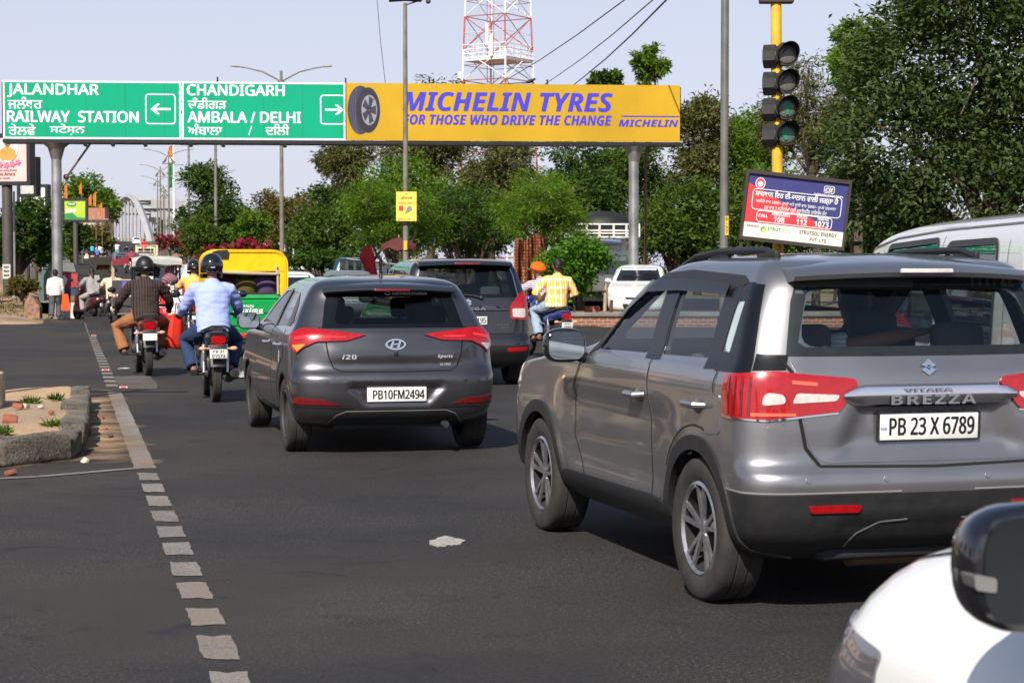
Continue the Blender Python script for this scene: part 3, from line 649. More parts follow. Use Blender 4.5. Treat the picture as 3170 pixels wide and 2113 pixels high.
    s.lay("window_trim", 'rear', [[(0, 1.045), (sg * .60, 1.055), (sg * .555, 1.25), (sg * .52, 1.355), (0, 1.362), (0, 1.31), (sg * .40, 1.31), (sg * .44, 1.28), (sg * .49, 1.11), (sg * .46, 1.085), (0, 1.085)] for sg in (1, -1)], BLK, rt, .001, .04, 0)
    s.lay("rear_window", 'rear', [[(-.60, 1.05), (.60, 1.05), (.555, 1.25), (.52, 1.355), (-.52, 1.355), (-.555, 1.25)]], GLSD, rt, .005, .05, 0)
    s.lay("windscreen", 'front', [[(-.68, 1.06), (.68, 1.06), (.54, 1.37), (-.54, 1.37)]], GLS, rt, -.003, .06, 0)
    sp = MB(); rings = []
    for i in range(13):
        x = -.56 + 1.12 * i / 12; yb = .22 + .10 * (x / .56) ** 2; z = 1.372 - .02 * (x / .56) ** 2
        rings.append([(x, yb + .02, z - .015), (x, yb, z), (x, yb + .02, z + .022), (x, yb + .14, z + .05), (x, yb + .32, z + .075), (x, yb + .26, z)])
    sp.loft(rings); spo = sp.build("spoiler", P, rt, 40); bl = MB(); bl.box((0, .222, 1.368), (.30, .02, .022), (-.2, 0, 0), .006); bl.build("brake_light", DREDL, spo)
    an = MB(); pz = s.hit('top', 0, .75)[0].z; an.cyl((0, .75, pz - .01), (0, .75, pz + .03), .022, .012); an.cyl((0, .75, pz + .03), (0, .70, pz + .19), .005, .003, 6); an.build("antenna", BLK, rt)
    y = s.hit('rear', 0, .51)[0].y; plate(rt, (0, y - .010, .508), "PB10FM2494", .50, .12, .0, 0, tw=.43, frame=False)
    e = MB(); p = s.hit('rear', 0, .92)[0]
    ov = circ(0, 0, .085, 36, .046); ov2 = circ(0, 0, .07, 36, .033); e.loft([[(a, -.016, c_) for a, c_ in ov], [(a, 0, c_) for a, c_ in ov]], True, False)
    e.add([(a, -.016, c_) for a, c_ in ov] + [(a, -.016, c_) for a, c_ in ov2], [(i, (i + 1) % 36, (i + 1) % 36 + 36, i + 36) for i in range(36)])
    for pl in ([(-.048, -.026), (-.028, -.026), (-.010, .028), (-.030, .026)], [(.028, .026), (.048, .026), (.030, -.026), (.010, -.028)], [(-.03, -.006), (.03, .0), (.03, .010), (-.03, .004)]): e.prism(pl, lambda q, t: (q[0], t, q[1]), -.014, -.002)
    eo = e.build("emblem", CHROME, tg, 30); eo.location = (0, p.y - .004, .918); eo.rotation_euler = (-.1, 0, 0)
    kb = MB(); p = s.hit('rear', 0, .845)[0]; kb.box((0, p.y - .008, .848), (.03, .03, .035), bev=.006); kb.build("lock_button", BLK, tg)
    t = Txt()
    p = s.hit('rear', -.39, .825)[0]; t.put("i20", -.39, .80, p.y - .006, w=.12, h=.04, bold=.03, shear=.15, space=1.1)
    p = s.hit('rear', .42, .815)[0]; t.put("Sportz", .42, .805, p.y - .007, w=.13, h=.026, bold=.01, shear=.2); t.put("U2 CRDI", .42, .742, p.y - .006, w=.09, h=.018); t.build("lettering", mat("pale badge", (.6, .6, .6), .4, .3), tg, 0)
    t = Txt(); fn = lambda a, b_, c_: tuple(s.hit('rear', a, c_)[0] + Vector((0, -.009, .002)))
    t.put("NORTHERN HYUNDAI", .17, 1.325, w=.30, h=.026, bold=.02, fn=fn); vs, fs = outline(circ(-.02, 1.338, .022, 20, .012), .005); t.add([fn(*v) for v in vs], fs); t.build("window_sticker", WHITE, rt, 0)
    s.lay("bumper_insert", 'rear', [[(-.56, .25), (.56, .25), (.50, .335), (.42, .365), (-.42, .365), (-.50, .335)]], BLK, rt, .004, .04, .006)
    s.line("bumper_crease", 'rear', [[(-.58, .26), (-.50, .345), (-.42, .375), (.42, .375), (.50, .345), (.58, .26)]], .009, mat("grey edge", (.25, .25, .25), .4), rt, .006)
    u = MB(); u.box((0, 2.0, .28), (1.3, 3.4, .08)); u.box((0, .5, .27), (1.0, .6, .1)); u.cyl((.42, .05, .25), (.42, .6, .25), .028); u.build("underbody", DARK, rt)
    f = MB(); f.box((0, 1.6, .45), (1.45, 2.6, .06)); f.box((0, 2.45, .85), (1.3, .35, .22), bev=.05); f.box((0, .45, .95), (1.15, .5, .04)); f.build("cabin_floor", DARK, rt)
    seats(rt, [(-.34, 1.75, .5, .58, (0,)), (.34, 1.75, .5, .58, (0,)), (0, .95, 1.2, .52, (-.4, .4))])
    return rt, s

def car_mpv(loc, rz):
    rt = thing("people_carrier", "dark grey people carrier with rear wiper, ahead of the grey hatchback", "car", loc, rz); Shell.hw = .83
    P = paint("magma grey paint", (.05, .051, .055), .8, .36)
    lv = [(.24, .28, 4.0, .70), (.30, .10, 4.15, .79), (.38, .04, 4.22, .83), (.48, .0, 4.26, .845), (.58, .0, 4.265, .848), (.64, .03, 4.26, .848), (.68, .07, 4.25, .848), (.80, .08, 4.2, .848), (.92, .09, 3.95, .846), (1.0, .10, 3.6, .843), (1.08, .11, 3.3, .835), (1.16, .13, 3.05, .82), (1.30, .18, 2.8, .78), (1.45, .235, 2.5, .735), (1.55, .28, 2.28, .70), (1.61, .33, 2.1, .655), (1.65, .42, 1.95, .59), (1.675, .7, 1.7, .45), (1.685, 1.2, 1.3, .02)]
    s = Shell(lv, 80, rc=(.42, .17), fc=(.55, .35), bow=(.035, .12), nside=50); rw, fw = (.72, .30), (3.46, .30)
    w1 = round_poly([(2.7, 1.14), (1.72, 1.13), (1.72, 1.52), (2.1, 1.5)], .04); w2 = round_poly([(1.62, 1.13), (.86, 1.14), (.90, 1.50), (1.62, 1.52)], .04); w3 = round_poly([(.78, 1.15), (.36, 1.18), (.44, 1.46), (.80, 1.50)], .04)
    rwin = round_poly([(-.60, 1.21), (.60, 1.21), (.53, 1.55), (-.53, 1.55)], .08); fwin = round_poly([(-.68, 1.16), (.68, 1.16), (.56, 1.54), (-.56, 1.54)], .07)
    c = MB(); arches(c, (rw, fw), .33, .84)
    for w_ in (w1, w2, w3): cut_prism(c, 'x', w_, -1.2, 1.2)
    cut_prism(c, 'y', rwin, -.2, .5); cut_prism(c, 'y', fwin, 1.8, 3.4)
    b = s.body("body", [P, BLK], rt, c)
    for p in b.data.polygons:
        if s.bvh.find_nearest(p.center)[3] > .012 or p.center.z < .33: p.material_index = 1
    for sd, sx in LR:
        s.lay("window_trim", sd, [[(1.72, 1.12), (1.62, 1.12), (1.62, 1.53), (1.72, 1.53)], [(.86, 1.12), (.78, 1.14), (.80, 1.51), (.90, 1.51)]], TRIM, rt, .004, .05)
        for w_ in (w1, w2, w3): s.lay("window", sd, [w_], GLSD, rt, -.003, .07, 0)
        s.line("panel_gap", sd, [[(1.67, 1.12), (1.66, .4)], [(.82, 1.12), (.84, .9), (1.1, .6), (1.15, .38), (2.7, .36), (2.8, .9), (2.72, 1.12)]], .007, GAP, rt, .004)
        wheel(rt, (sx * .735, rw[0], rw[1]), .30, .19, sx); wheel(rt, (sx * .735, fw[0], fw[1]), .30, .19, sx)
        q = 'rl' if sx < 0 else 'rr'
        lamp = s.lay("tail_light", q, [round_poly([(-.15, 1.26), (-.02, 1.20), (.10, 1.06), (.12, .89), (-.07, .865), (-.12, .95)], .03)], REDL, rt, .014, .03, .02)
        s.lay("reversing_lamp", q, [round_poly([(-.08, 1.02), (.085, 1.02), (.09, .91), (-.06, .90)], .02)], WLENS, lamp, .017, .03, 0)
        s.lay("reflector", q, [round_poly([(-.02, .47), (.22, .46), (.22, .51), (-.02, .515)], .01)], REDL, rt, .006, .04, .01)
        mirror(rt, (sx * .95, 2.62, 1.14), sx, P, .22, .16); 
    tg = s.lay("tailgate", 'rear', [round_poly([(-.66, 1.16), (.66, 1.16), (.65, .9), (.60, .70), (-.60, .70), (-.65, .9)], .05)], P, rt, .003, .05, .006)
    s.line("panel_gap", 'rear', [[(sg * .70, 1.18), (sg * .665, .9), (sg * .61, .69), (0, .685)] for sg in (-1, 1)], .012, GAP, rt, .004)
    s.lay("window_trim", 'rear', [[(0, 1.16), (sg * .68, 1.17), (sg * .63, 1.45), (sg * .585, 1.59), (0, 1.60), (0, 1.55), (sg * .49, 1.55), (sg * .53, 1.52), (sg * .60, 1.25), (sg * .56, 1.21), (0, 1.21)] for sg in (1, -1)], BLK, rt, .001, .05, 0)
    s.lay("rear_window", 'rear', [[(-.68, 1.165), (.68, 1.165), (.63, 1.45), (.585, 1.59), (-.585, 1.59), (-.63, 1.45)]], GLSD, rt, .005, .06, 0)
    s.lay("windscreen", 'front', [[(-.70, 1.15), (.70, 1.15), (.58, 1.55), (-.58, 1.55)]], GLS, rt, -.003, .07, 0)
    s.line("window_trim", 'rear', [[(.685, 1.17), (.635, 1.45), (.59, 1.59)], [(-.685, 1.17), (-.635, 1.45), (-.59, 1.59)]], .02, CHROME, rt, .007)
    sp = MB(); rings = []
    for i in range(11):
        x = -.63 + 1.26 * i / 10; yb = .14 + .09 * (x / .63) ** 2; z = 1.60 - .02 * (x / .63) ** 2
        rings.append([(x, yb + .02, z - .015), (x, yb, z), (x, yb + .02, z + .025), (x, yb + .14, z + .055), (x, yb + .34, z + .07), (x, yb + .26, z)])
    sp.loft(rings); spo = sp.build("spoiler", P, rt, 40); MB().box((0, .135, 1.61), (.34, .02, .03), (-.2, 0, 0), .006).build("brake_light", DREDL, spo)
    cb = MB(); rings = []
    for i in range(13):
        x = -.55 + 1.1 * i / 12; y = s.hit('rear', x, 1.0)[0].y; e = max(0, (abs(x) - .4) / .15); rings.append([(x, y, .99), (x, y - .025, 1.0), (x, y - .028, 1.03 - .015 * e), (x, y, 1.055 - .03 * e)])
    cb.loft(rings); cbo = cb.build("chrome_bar", CHROME, tg, 50); y = s.hit('rear', 0, 1.0)[0].y
    t = Txt(); t.put("ERTIGA", .02, 1.005, y - .032, w=.42, h=.032, bold=.03, space=1.2); t.build("lettering", mat("satin silver", (.5, .5, .52), .35, .8), cbo, 0)
    p = s.hit('rear', 0, 1.10)[0]; suzu(None, tg, .10, (0, p.y - .004, 1.10), -.1)
    t = Txt(); t.put("DDiS HYBRID", .46, .80, s.hit('rear', .46, .8)[0].y - .006, w=.16, h=.02, bold=.02); t.put("SHVS", .49, .765, s.hit('rear', .46, .77)[0].y - .006, w=.11, h=.02, bold=.02); t.build("lettering", CHROME, tg, 0)
    y = s.hit('rear', 0, .87)[0].y; plate(tg, (0, y - .012, .87), "PB01BG9195", .50, .115, 0, 0, tw=.43)
    wp = MB(); p = s.hit('rear', .16, 1.17)[0]; wp.ell((.18, p.y - .02, 1.165), (.03, .03, .03)); wp.tube([(.18, p.y - .03, 1.165), (.02, p.y - .01, 1.20), (-.35, p.y + .0, 1.205)], [.014, .011, .006], 6); wp.build("wiper", BLK, rt)
    u = MB(); u.box((0, 2.1, .30), (1.3, 3.6, .08)); u.box((0, .5, .28), (1.0, .6, .1)); u.build("underbody", DARK, rt)
    f = MB(); f.box((0, 1.7, .5), (1.45, 2.8, .06)); f.box((0, 2.75, .95), (1.3, .35, .25), bev=.05); f.build("cabin_floor", DARK, rt)
    g = mat("light grey seat", (.22, .23, .23), .8)
    seats(rt, [(-.36, 2.2, .5, .62, (0,)), (.36, 2.2, .5, .62, (0,)), (0, 1.5, 1.25, .58, (-.4, .4)), (0, .75, 1.2, .6, (-.36, .36))], g)
    return rt, s

def car_van(loc, rz):
    rt = thing("van", "white passenger van with dark side windows behind the silver SUV", "van", loc, rz)
    P = paint("white van paint", (.80, .79, .76), 0, .3, .03)
    lv = [(.26, .1, 4.3, .68), (.34, .04, 4.45, .76), (.5, .02, 4.55, .80), (.8, .02, 4.6, .815), (1.0, .03, 4.6, .815), (1.1, .04, 4.55, .81), (1.3, .07, 4.50, .80), (1.5, .10, 4.42, .785), (1.62, .12, 4.32, .775), (1.72, .15, 4.12, .755), (1.79, .2, 3.75, .71), (1.84, .3, 3.1, .62), (1.87, .6, 2.4, .45), (1.885, 1.4, 1.6, .02)]
    s = Shell(lv, 70, rc=(.3, .12), fc=(.5, .4), bow=(.03, .15), nside=50)
    w1 = round_poly([(1.80, 1.06), (.70, 1.06), (.70, 1.70), (1.80, 1.695)], .10); w2 = round_poly([(3.40, 1.10), (2.0, 1.10), (2.0, 1.725), (3.40, 1.70)], .09); w3 = round_poly([(4.15, 1.12), (3.65, 1.12), (3.65, 1.655), (4.0, 1.60)], .06)
    c = MB(); arches(c, ((.8, .31), (3.7, .31)), .34, .81)
    for w_ in (w1, w2, w3): cut_prism(c, 'x', w_, -1.2, 1.2)
    fwin = round_poly([(-.68, 1.12), (.68, 1.12), (.6, 1.6), (-.6, 1.6)], .08); cut_prism(c, 'y', fwin, 3.5, 4.9)
    b = s.body("body", [P, BLK], rt, c)
    for p in b.data.polygons:
        if s.bvh.find_nearest(p.center)[3] > .012: p.material_index = 1
    for sd, sx in LR:
        for w_ in (w1, w2, w3): s.lay("window", sd, [w_], glass("van glass", (.18, .24, .26), .10), rt, -.006, .08, 0); s.line("window_seal", sd, [w_ + w_[:1]], .04, BLK, rt, .004)
        s.line("gutter", sd, [[(4.25, 1.62), (3.8, 1.70), (3.2, 1.755), (2, 1.785), (.3, 1.79)]], .014, mat("grey rubber", (.12, .12, .12), .6), rt, .006)
        s.line("panel_gap", sd, [[(1.9, 1.75), (1.9, .4)], [(3.52, 1.68), (3.5, .6)], [(.5, 1.7), (.5, .9)]], .008, mat("grey gap", (.10, .10, .10), .8), rt, .003)
        wheel(rt, (sx * .70, .8, .30), .30, .18, sx, ALLOYD, steel=True); wheel(rt, (sx * .70, 3.7, .30), .30, .18, sx, ALLOYD, steel=True)
        s.lay("headlight", 'fl' if sx < 0 else 'fr', [round_poly([(-.05, .7), (.28, .7), (.28, .88), (-.05, .9)], .04)], WLENS, rt, .01, .05, .01)
    s.lay("windscreen", 'front', [fwin], GLS, rt, -.003, .08, 0)
    f = MB(); f.box((0, 2.2, .6), (1.45, 4.0, .06)); f.box((0, 4.1, .95), (1.4, .3, .25), bev=.05); f.box((.3, .25, 1.2), (1.0, .04, 1.0)); f.build("cabin_floor", DARK, rt)
    seats(rt, [(-.36, 3.3, .5, .75, (0,)), (.36, 3.3, .5, .75, (0,)), (0, 2.3, 1.2, .7, (-.36, .36)), (0, 1.2, 1.2, .7, (-.36, .36))], mat("pale seat cover", (.5, .55, .52), .8))
    return rt, s

HATCH = [(.22, .30, 3.6, .70), (.30, .08, 3.75, .80), (.42, .0, 3.8, .83), (.60, .0, 3.8, .84), (.70, .05, 3.78, .845), (.80, .07, 3.70, .843), (.88, .085, 3.45, .838), (.95, .10, 3.05, .825), (1.0, .12, 2.78, .805), (1.12, .18, 2.55, .765), (1.28, .27, 2.22, .70), (1.40, .36, 1.96, .63), (1.46, .48, 1.75, .54), (1.49, .75, 1.55, .38), (1.50, 1.1, 1.2, .02)]
SEDAN = [(.22, .30, 4.0, .70), (.30, .08, 4.15, .80), (.42, .0, 4.2, .83), (.60, .0, 4.2, .84), (.72, .03, 4.18, .845), (.82, .04, 4.1, .843), (.90, .05, 3.85, .84), (.96, .12, 3.4, .83), (1.0, .45, 3.05, .81), (1.03, .68, 2.95, .80), (1.12, .80, 2.75, .77), (1.28, 1.02, 2.42, .70), (1.40, 1.22, 2.14, .63), (1.45, 1.36, 1.98, .54), (1.47, 1.52, 1.85, .38), (1.48, 1.65, 1.75, .02)]
FORE = [(.22, .30, 3.5, .70), (.30, .08, 3.68, .80), (.42, .0, 3.78, .83), (.58, .0, 3.78, .845), (.70, .02, 3.76, .835), (.79, .05, 3.72, .80), (.87, .07, 3.66, .745), (.925, .08, 3.58, .69), (.96, .09, 3.46, .64), (.985, .10, 3.25, .60), (1.0, .11, 2.95, .575), (1.02, .12, 2.75, .57), (1.12, .18, 2.45, .56), (1.28, .27, 2.12, .53), (1.40, .36, 1.90, .48), (1.46, .48, 1.72, .42), (1.49, .75, 1.55, .32), (1.50, 1.1, 1.2, .02)]
TALL = [(.24, .30, 4.0, .72), (.32, .08, 4.15, .83), (.45, .0, 4.2, .87), (.65, .0, 4.2, .88), (.75, .04, 4.18, .885), (.90, .06, 4.1, .885), (1.0, .07, 3.8, .88), (1.08, .09, 3.4, .865), (1.15, .11, 3.15, .84), (1.35, .18, 2.8, .77), (1.55, .28, 2.4, .69), (1.62, .40, 2.15, .60), (1.66, .75, 1.8, .42), (1.67, 1.1, 1.3, .02)]
def small_car(kind, label, col, loc, rz, name="car", metal=0, text=None, rx=0, rough=.3, two=False):
    lv = {'hatch': HATCH, 'sedan': SEDAN, 'tall': TALL, 'fore': FORE}[kind]; Shell.hw = .82
    rt = thing(name, label, "car", loc, rz, rx=rx); P = paint("paint " + str(col), col, metal, rough, .05)
    s = Shell(lv, 44, rc=(.45, .2), fc=(.55, .4), bow=(.04, .18), nside=24); L = lv[3][2]; top = lv[-1][0]
    b = s.body("body", [P, BLK], rt, None, .02)
    zb, zt = (1.03, 1.40) if kind != 'tall' else (1.16, 1.56)
    yr0, yr1 = {'hatch': (.35, .62), 'fore': (.35, .62), 'sedan': (.95, 1.35), 'tall': (.35, .5)}[kind]; yf0, yf1 = {'hatch': (2.6, 1.95), 'fore': (2.5, 1.95), 'sedan': (2.75, 2.15), 'tall': (2.95, 2.35)}[kind]; mid = (yr0 + yf0) / 2 + .05
    for sd, sx in LR:
        s.lay("window", sd, [round_poly([(yf0 - .08, zb), (mid + .04, zb), (mid + .04, zt - .02), (yf1 - .05, zt - .02)], .03)], DGLASS, rt, .002, .08, 0)
        s.lay("window", sd, [round_poly([(mid - .04, zb), (yr0, zb + .02), (yr1, zt - .03), (mid - .04, zt - .02)], .03)], DGLASS, rt, .002, .08, 0)
        s.line("panel_gap", sd, [[(mid, zb), (mid, .35)], [(yf0, zb), (yf0 + .1, .5), (yf0 - .1, .33), (yr0 + .6, .33), (yr0 + .15, .85), (yr0 + .05, zb)]], .008, GAP, rt, .002)
        for y in (.68, L - .82):
            s.lay("wheel_arch", sd, [circ(y, .31, .345, 28)], GAP, rt, .003, .1, 0); wheel(rt, (sx * .765, y, .30), .30, .19, sx)
        s.lay("tail_light", 'rl' if sx < 0 else 'rr', [round_poly([(-.2, .95), (.2, .93), (.2, .80), (-.18, .80)] if kind != 'tall' else [(-.12, 1.15), (.1, 1.12), (.1, .8), (-.1, .8)], .03)], REDL, rt, .01, .05, .01)
        s.lay("headlight", 'fl' if sx < 0 else 'fr', [round_poly([(-.32, .80), (.12, .62), (.16, .74), (-.28, .88)], .03)], WLENS, rt, .01, .05, .01)
        mirror(rt, (sx * .93, yf0 - .12, zb + .02), sx, P, .2, .14)
    hb, ht = ({'hatch': (1.03, 1.36), 'fore': (1.03, 1.36), 'sedan': (1.06, 1.40), 'tall': (1.15, 1.54)}[kind])
    s.lay("rear_window", 'rear', [round_poly([(-.64, hb), (.64, hb), (.53, ht), (-.53, ht)], .06)], DGLASS, rt, .003, .07, 0)
    s.lay("windscreen", 'front', [round_poly([(-.69, zb - .0), (.69, zb - .0), (.55, zt), (-.55, zt)], .06)], DGLASS, rt, .003, .07, 0)
    s.lay("grille", 'front', [round_poly([(-.42, .50), (.42, .50), (.36, .34), (-.36, .34)], .04), round_poly([(-.35, .70), (.35, .70), (.3, .62), (-.3, .62)], .03)], BLK, rt, .004, .07, 0)
    y = s.hit('rear', 0, .60)[0].y
    plate(rt, (0, y - .012, .62), text or "PB10CK4127", .48, .11, frame=False); y = s.hit('front', 0, .45)[0].y
    p2 = plate(rt, (0, y + .012, .45), text or "PB10CK4127", .48, .11, 0, math.pi, frame=False)
    MB().box((0, L / 2, .26), (1.3, L - .7, .1)).build("underbody", DARK, rt)
    return rt, s
# ---------------- ground, roads, markings
def struct(o): o["kind"] = "structure"; return o
YT = [-60, 14, 60, 100, 143, 178, 250, 350, 490, 560]; XT = [14.7, -2.73, -13.5, -22.9, -33.0, -41.2, -56.8, -75.7, -103.7, -118]
def XL(Y): return float(np.interp(Y, YT, XT))
def XR(Y): return XL(Y) + float(np.interp(Y, [0, 45, 100, 600], [17, 14, 8.0, 7.6]))
def asphalt_mat(name, c0, c1, speck):
    m = bpy.data.materials.new(name); m.use_nodes = True; n, l = m.node_tree.nodes, m.node_tree.links; b = n["Principled BSDF"]; b.inputs["Roughness"].default_value = .8; b.inputs["Specular IOR Level"].default_value = .35
    tc = n.new("ShaderNodeTexCoord")
    def noise(sc, det=6, dis=0):
        z = n.new("ShaderNodeTexNoise"); z.inputs["Scale"].default_value = sc; z.inputs["Detail"].default_value = det; z.inputs["Distortion"].default_value = dis; l.new(tc.outputs["Object"], z.inputs[0]); return z.outputs[0]
    def ramp(s, a, b_): r = n.new("ShaderNodeMapRange"); r.inputs[1].default_value = a; r.inputs[2].default_value = b_; l.new(s, r.inputs[0]); return r.outputs[0]
    def mix(f, a, b_):
        x = n.new("ShaderNodeMixRGB"); l.new(f, x.inputs[0])
        for i, v in ((1, a), (2, b_)):
            if isinstance(v, tuple): x.inputs[i].default_value = v + (1,)
            else: l.new(v, x.inputs[i])
        return x.outputs[0]
    col = mix(ramp(noise(.35, 6, .6), .38, .66), c0, c1)
    col = mix(ramp(noise(38, 3), .45, .75), col, tuple(k * .55 for k in c0))
    col = mix(ramp(noise(.13, 5, 1.2), .46, .64), col, tuple(k * m_ for k, m_ in zip(c1, (1.25, 1.12, 1.0))))
    col = mix(ramp(noise(1.7, 8, 2.0), .58, .70), col, tuple(k * .86 for k in c0))
    g = n.new("ShaderNodeMath"); g.operation = 'MULTIPLY'; l.new(ramp(noise(62, 2), .54, .66), g.inputs[0]); l.new(ramp(noise(.8, 4, .3), .42, .62), g.inputs[1])
    col = mix(g.outputs[0], col, speck)
    l.new(col, b.inputs["Base Color"])
    bp = n.new("ShaderNodeBump"); bp.inputs["Strength"].default_value = .5; bp.inputs["Distance"].default_value = .01; l.new(noise(70, 3), bp.inputs["Height"]); l.new(bp.outputs[0], b.inputs["Normal"]); return m
ASPH = asphalt_mat("asphalt", (.022, .0215, .022), (.033, .031, .030), (.085, .074, .062))
SAND = asphalt_mat("sand", (.34, .24, .15), (.42, .31, .20), (.20, .16, .12))
SOIL = mat("dry soil", (.25, .17, .10), .95, var=.35, scale=.7, bump=.6, bscale=8)
def grid(name, xs, ys, fn, m, parent=None):
    vs = [fn(x, y) for y in ys for x in xs]; n = len(xs); fs = [(j * n + i, j * n + i + 1, (j + 1) * n + i + 1, (j + 1) * n + i) for j in range(len(ys) - 1) for i in range(n - 1)]
    b = MB(); b.add(vs, fs); return b.build(name, m, parent, 80)
struct(grid("ground", [-3000, -600, -150, 150, 600, 3000], [-200, 0, 300, 700, 1500, 4000], lambda x, y: (x, y, -.05), SOIL))
b = MB(); b.sheet([(-60, -40, 0), (60, -40, 0), (60, 62, 0), (-60, 62, 0)]); struct(b.build("road", ASPH))
rows = [44 + 2.0 * k for k in range(24)] + [92 + 6 * k for k in range(80)]
struct(grid("ramp_road", list(np.linspace(0, 1, 9)), rows, lambda t, y: (XL(y) * (1 - t) + XR(y) * t, y, gz(y) + .004), ASPH))
CONC = mat("worn concrete", (.20, .185, .165), .9, var=.25, scale=2, bump=.4)
def sweep(name, prof, m, y0, y1, side, step=4, z=0):     # profile (dx outwards, dz) swept along a road edge
    ys = list(np.arange(y0, y1, step)); e = (lambda y: XL(y)) if side < 0 else (lambda y: XR(y))
    return grid(name, prof, ys, lambda p, y: (e(y) + side * p[0], y, gz(y) + p[1] + z), m)
struct(sweep("kerb", [(-.15, 0), (-.15, .18), (.1, .20), (1.4, .20), (1.4, -.2)], CONC, 64, 560, -1))
struct(sweep("median_kerb", [(-.1, 0), (-.1, .2), (.2, .22), (.2, 0.1)], mat("pale kerb", (.55, .50, .42), .9, var=.2), 66, 560, 1))
struct(sweep("median_paving", [(.2, .12), (1.6, .13)], mat("dark red paving", (.16, .05, .035), .9, var=.2), 66, 560, 1))
struct(sweep("median_soil", [(1.6, .14), (6, .3), (12, .2), (22, -.8), (40, -2.5)], mat("leafy soil", (.09, .075, .04), .95, var=.4, scale=.6, bump=.5, bscale=4), 66, 560, 1))
w_ = sweep("retaining_wall", [(1.45, .2), (1.6, -9)], CONC, 64, 560, -1); tag(w_, "long concrete retaining wall under the left railing of the ramp", "wall")
r_ = thing("railing", "blue grey panelled railing along the left edge of the ramp", "railing")
g = sweep("panel", [(1.30, .3), (1.30, 1.0), (1.42, 1.0), (1.42, .3)], mat("blue grey railing paint", (.07, .11, .11), .5, var=.3, scale=.4), 66, 560, -1); g.parent = r_
b = MB()
for y in np.arange(66, 300, 3.0): b.box((XL(y) - 1.36, y, gz(y) + .62), (.16, .16, .95))
b.build("post", mat("teal railing post", (.08, .13, .13), .5), r_, 0)["kind"] = "stuff"
# lane line
LINE = asphalt_mat("worn road paint", (.27, .25, .235), (.17, .155, .145), (.06, .055, .053))
lb = MB()
def lx(y): return .61 - .2345 * y
def dash(y0, y1, w_=.15):
    n = max(4, int((y1 - y0) / .07)); m = 4; j = lambda k: random.uniform(-k, k); e = lambda t: w_ * (t - .5)
    ys = [y0 + (y1 - y0) * i / n for i in range(n + 1)]; P = [(lx(y0) + e(i / m), y0 + j(.022)) for i in range(m + 1)] + [(lx(y) + w_ / 2 + j(.006), y) for y in ys[1:-1]] + [(lx(y1) + e(1 - i / m), y1 + j(.022)) for i in range(m + 1)] + [(lx(y) - w_ / 2 + j(.006), y) for y in ys[-2:0:-1]]
    lb.sheet([(a, b_, .004) for a, b_ in P])
for v0, v1 in ((1464, 1486), (1497, 1523), (1535, 1567), (1581, 1615), (1629, 1663), (1680, 1718), (1740, 1781), (1804, 1852), (1882, 1936), (1969, 2040), (2082, 2160)): dash(gp(0, v1).y, gp(0, v0).y)
dash(gp(0, 1450).y, gp(0, 1212).y, .17)
y = 24.9
while y < 54: dash(y, y + .55, .16); y += .95
struct(lb.build("lane_dashes", LINE, None, 0))
lb = MB()
def ribbon(px_, wd, z=.006):
    P = [gp(u, v) for u, v in px_]; vs = []
    for i, p in enumerate(P):
        t = (P[min(i + 1, len(P) - 1)] - P[max(i - 1, 0)]).normalized(); q = V_(-t.y, t.x, 0) * wd / 2; vs += [(p.x + q.x, p.y + q.y, z), (p.x - q.x, p.y - q.y, z)]
    lb.add(vs, [(2 * i, 2 * i + 1, 2 * i + 3, 2 * i + 2) for i in range(len(P) - 1)])
V_ = lambda *a: Vector(a)
ribbon([(-120, 1490), (0, 1482), (120, 1476), (260, 1464), (360, 1455), (430, 1450)], .10); ribbon([(262, 1205), (330, 1208), (352, 1210)], .05)
struct(lb.build("edge_line", LINE, None, 0))
lb = MB(); lb.sheet([tuple(gp(u, v)[:2]) + (.004,) for u, v in ((352, 1166), (462, 1162), (488, 1190), (486, 1204), (374, 1204))]); struct(lb.build("paint_patch", asphalt_mat("faded patch", (.14, .13, .12), (.07, .066, .063), (.18, .16, .14))))
lb = MB(); c0 = gp(1383, 1676); lb.prism([(c0.x + .085 * math.cos(a) * (1 + .2 * math.sin(2 * a + 1) + .08 * math.sin(9 * a)), c0.y + .19 * math.sin(a) * (1 + .22 * math.cos(3 * a + .5) + .07 * math.sin(11 * a))) for a in (2 * math.pi * k / 40 for k in range(40))], lambda p, t: (p[0], p[1], t), .0, .004); struct(lb.build("paint_splash", mat("pale splash", (.34, .32, .30), .9, var=.3, scale=30, bump=.3)))
for u, v in ((384, 1201), (329, 1147), (291, 1040)):
    p = gp(u, v); s_ = MB(); s_.box((0, 0, .012), (.105, .09, .024), bev=.008); o = s_.build("road_stud", PLATE_ := mat("stud white", (.7, .66, .62), .5)); o.location = (p.x, p.y, 0); tag(o, {1201: "red and white road stud just beside the lane line", 1147: "red and white road stud on the striped lane line", 1040: "red and white road stud farthest up the striped lane line"}[v], "road stud")
    s_ = MB(); s_.box((0, -.0455, .013), (.075, .004, .016)); s_.box((0, -.01, .025), (.07, .05, .004)); s_.build("reflector", mat("stud red", (.5, .03, .03), .3), o, 0)
def litter(label, u, v, col, sx, sy, h, seed):
    p = gp(u, v); b = MB(); r0 = random.Random(seed); n = 7
    vs = [((i / (n - 1) - .5) * sx + r0.uniform(-.02, .02), (j / (n - 1) - .5) * sy, .008 + r0.random() * h * math.sin(math.pi * (i + .5) / n) * math.sin(math.pi * (j + .5) / n)) for j in range(n) for i in range(n)]
    b.add(vs, [(j * n + i, j * n + i + 1, (j + 1) * n + i + 1, (j + 1) * n + i) for j in range(n - 1) for i in range(n - 1)]); o = b.build("litter", mat("litter " + str(col), col, .6), None, 25); o.location = (p.x, p.y, 0); tag(o, label, "litter"); return o
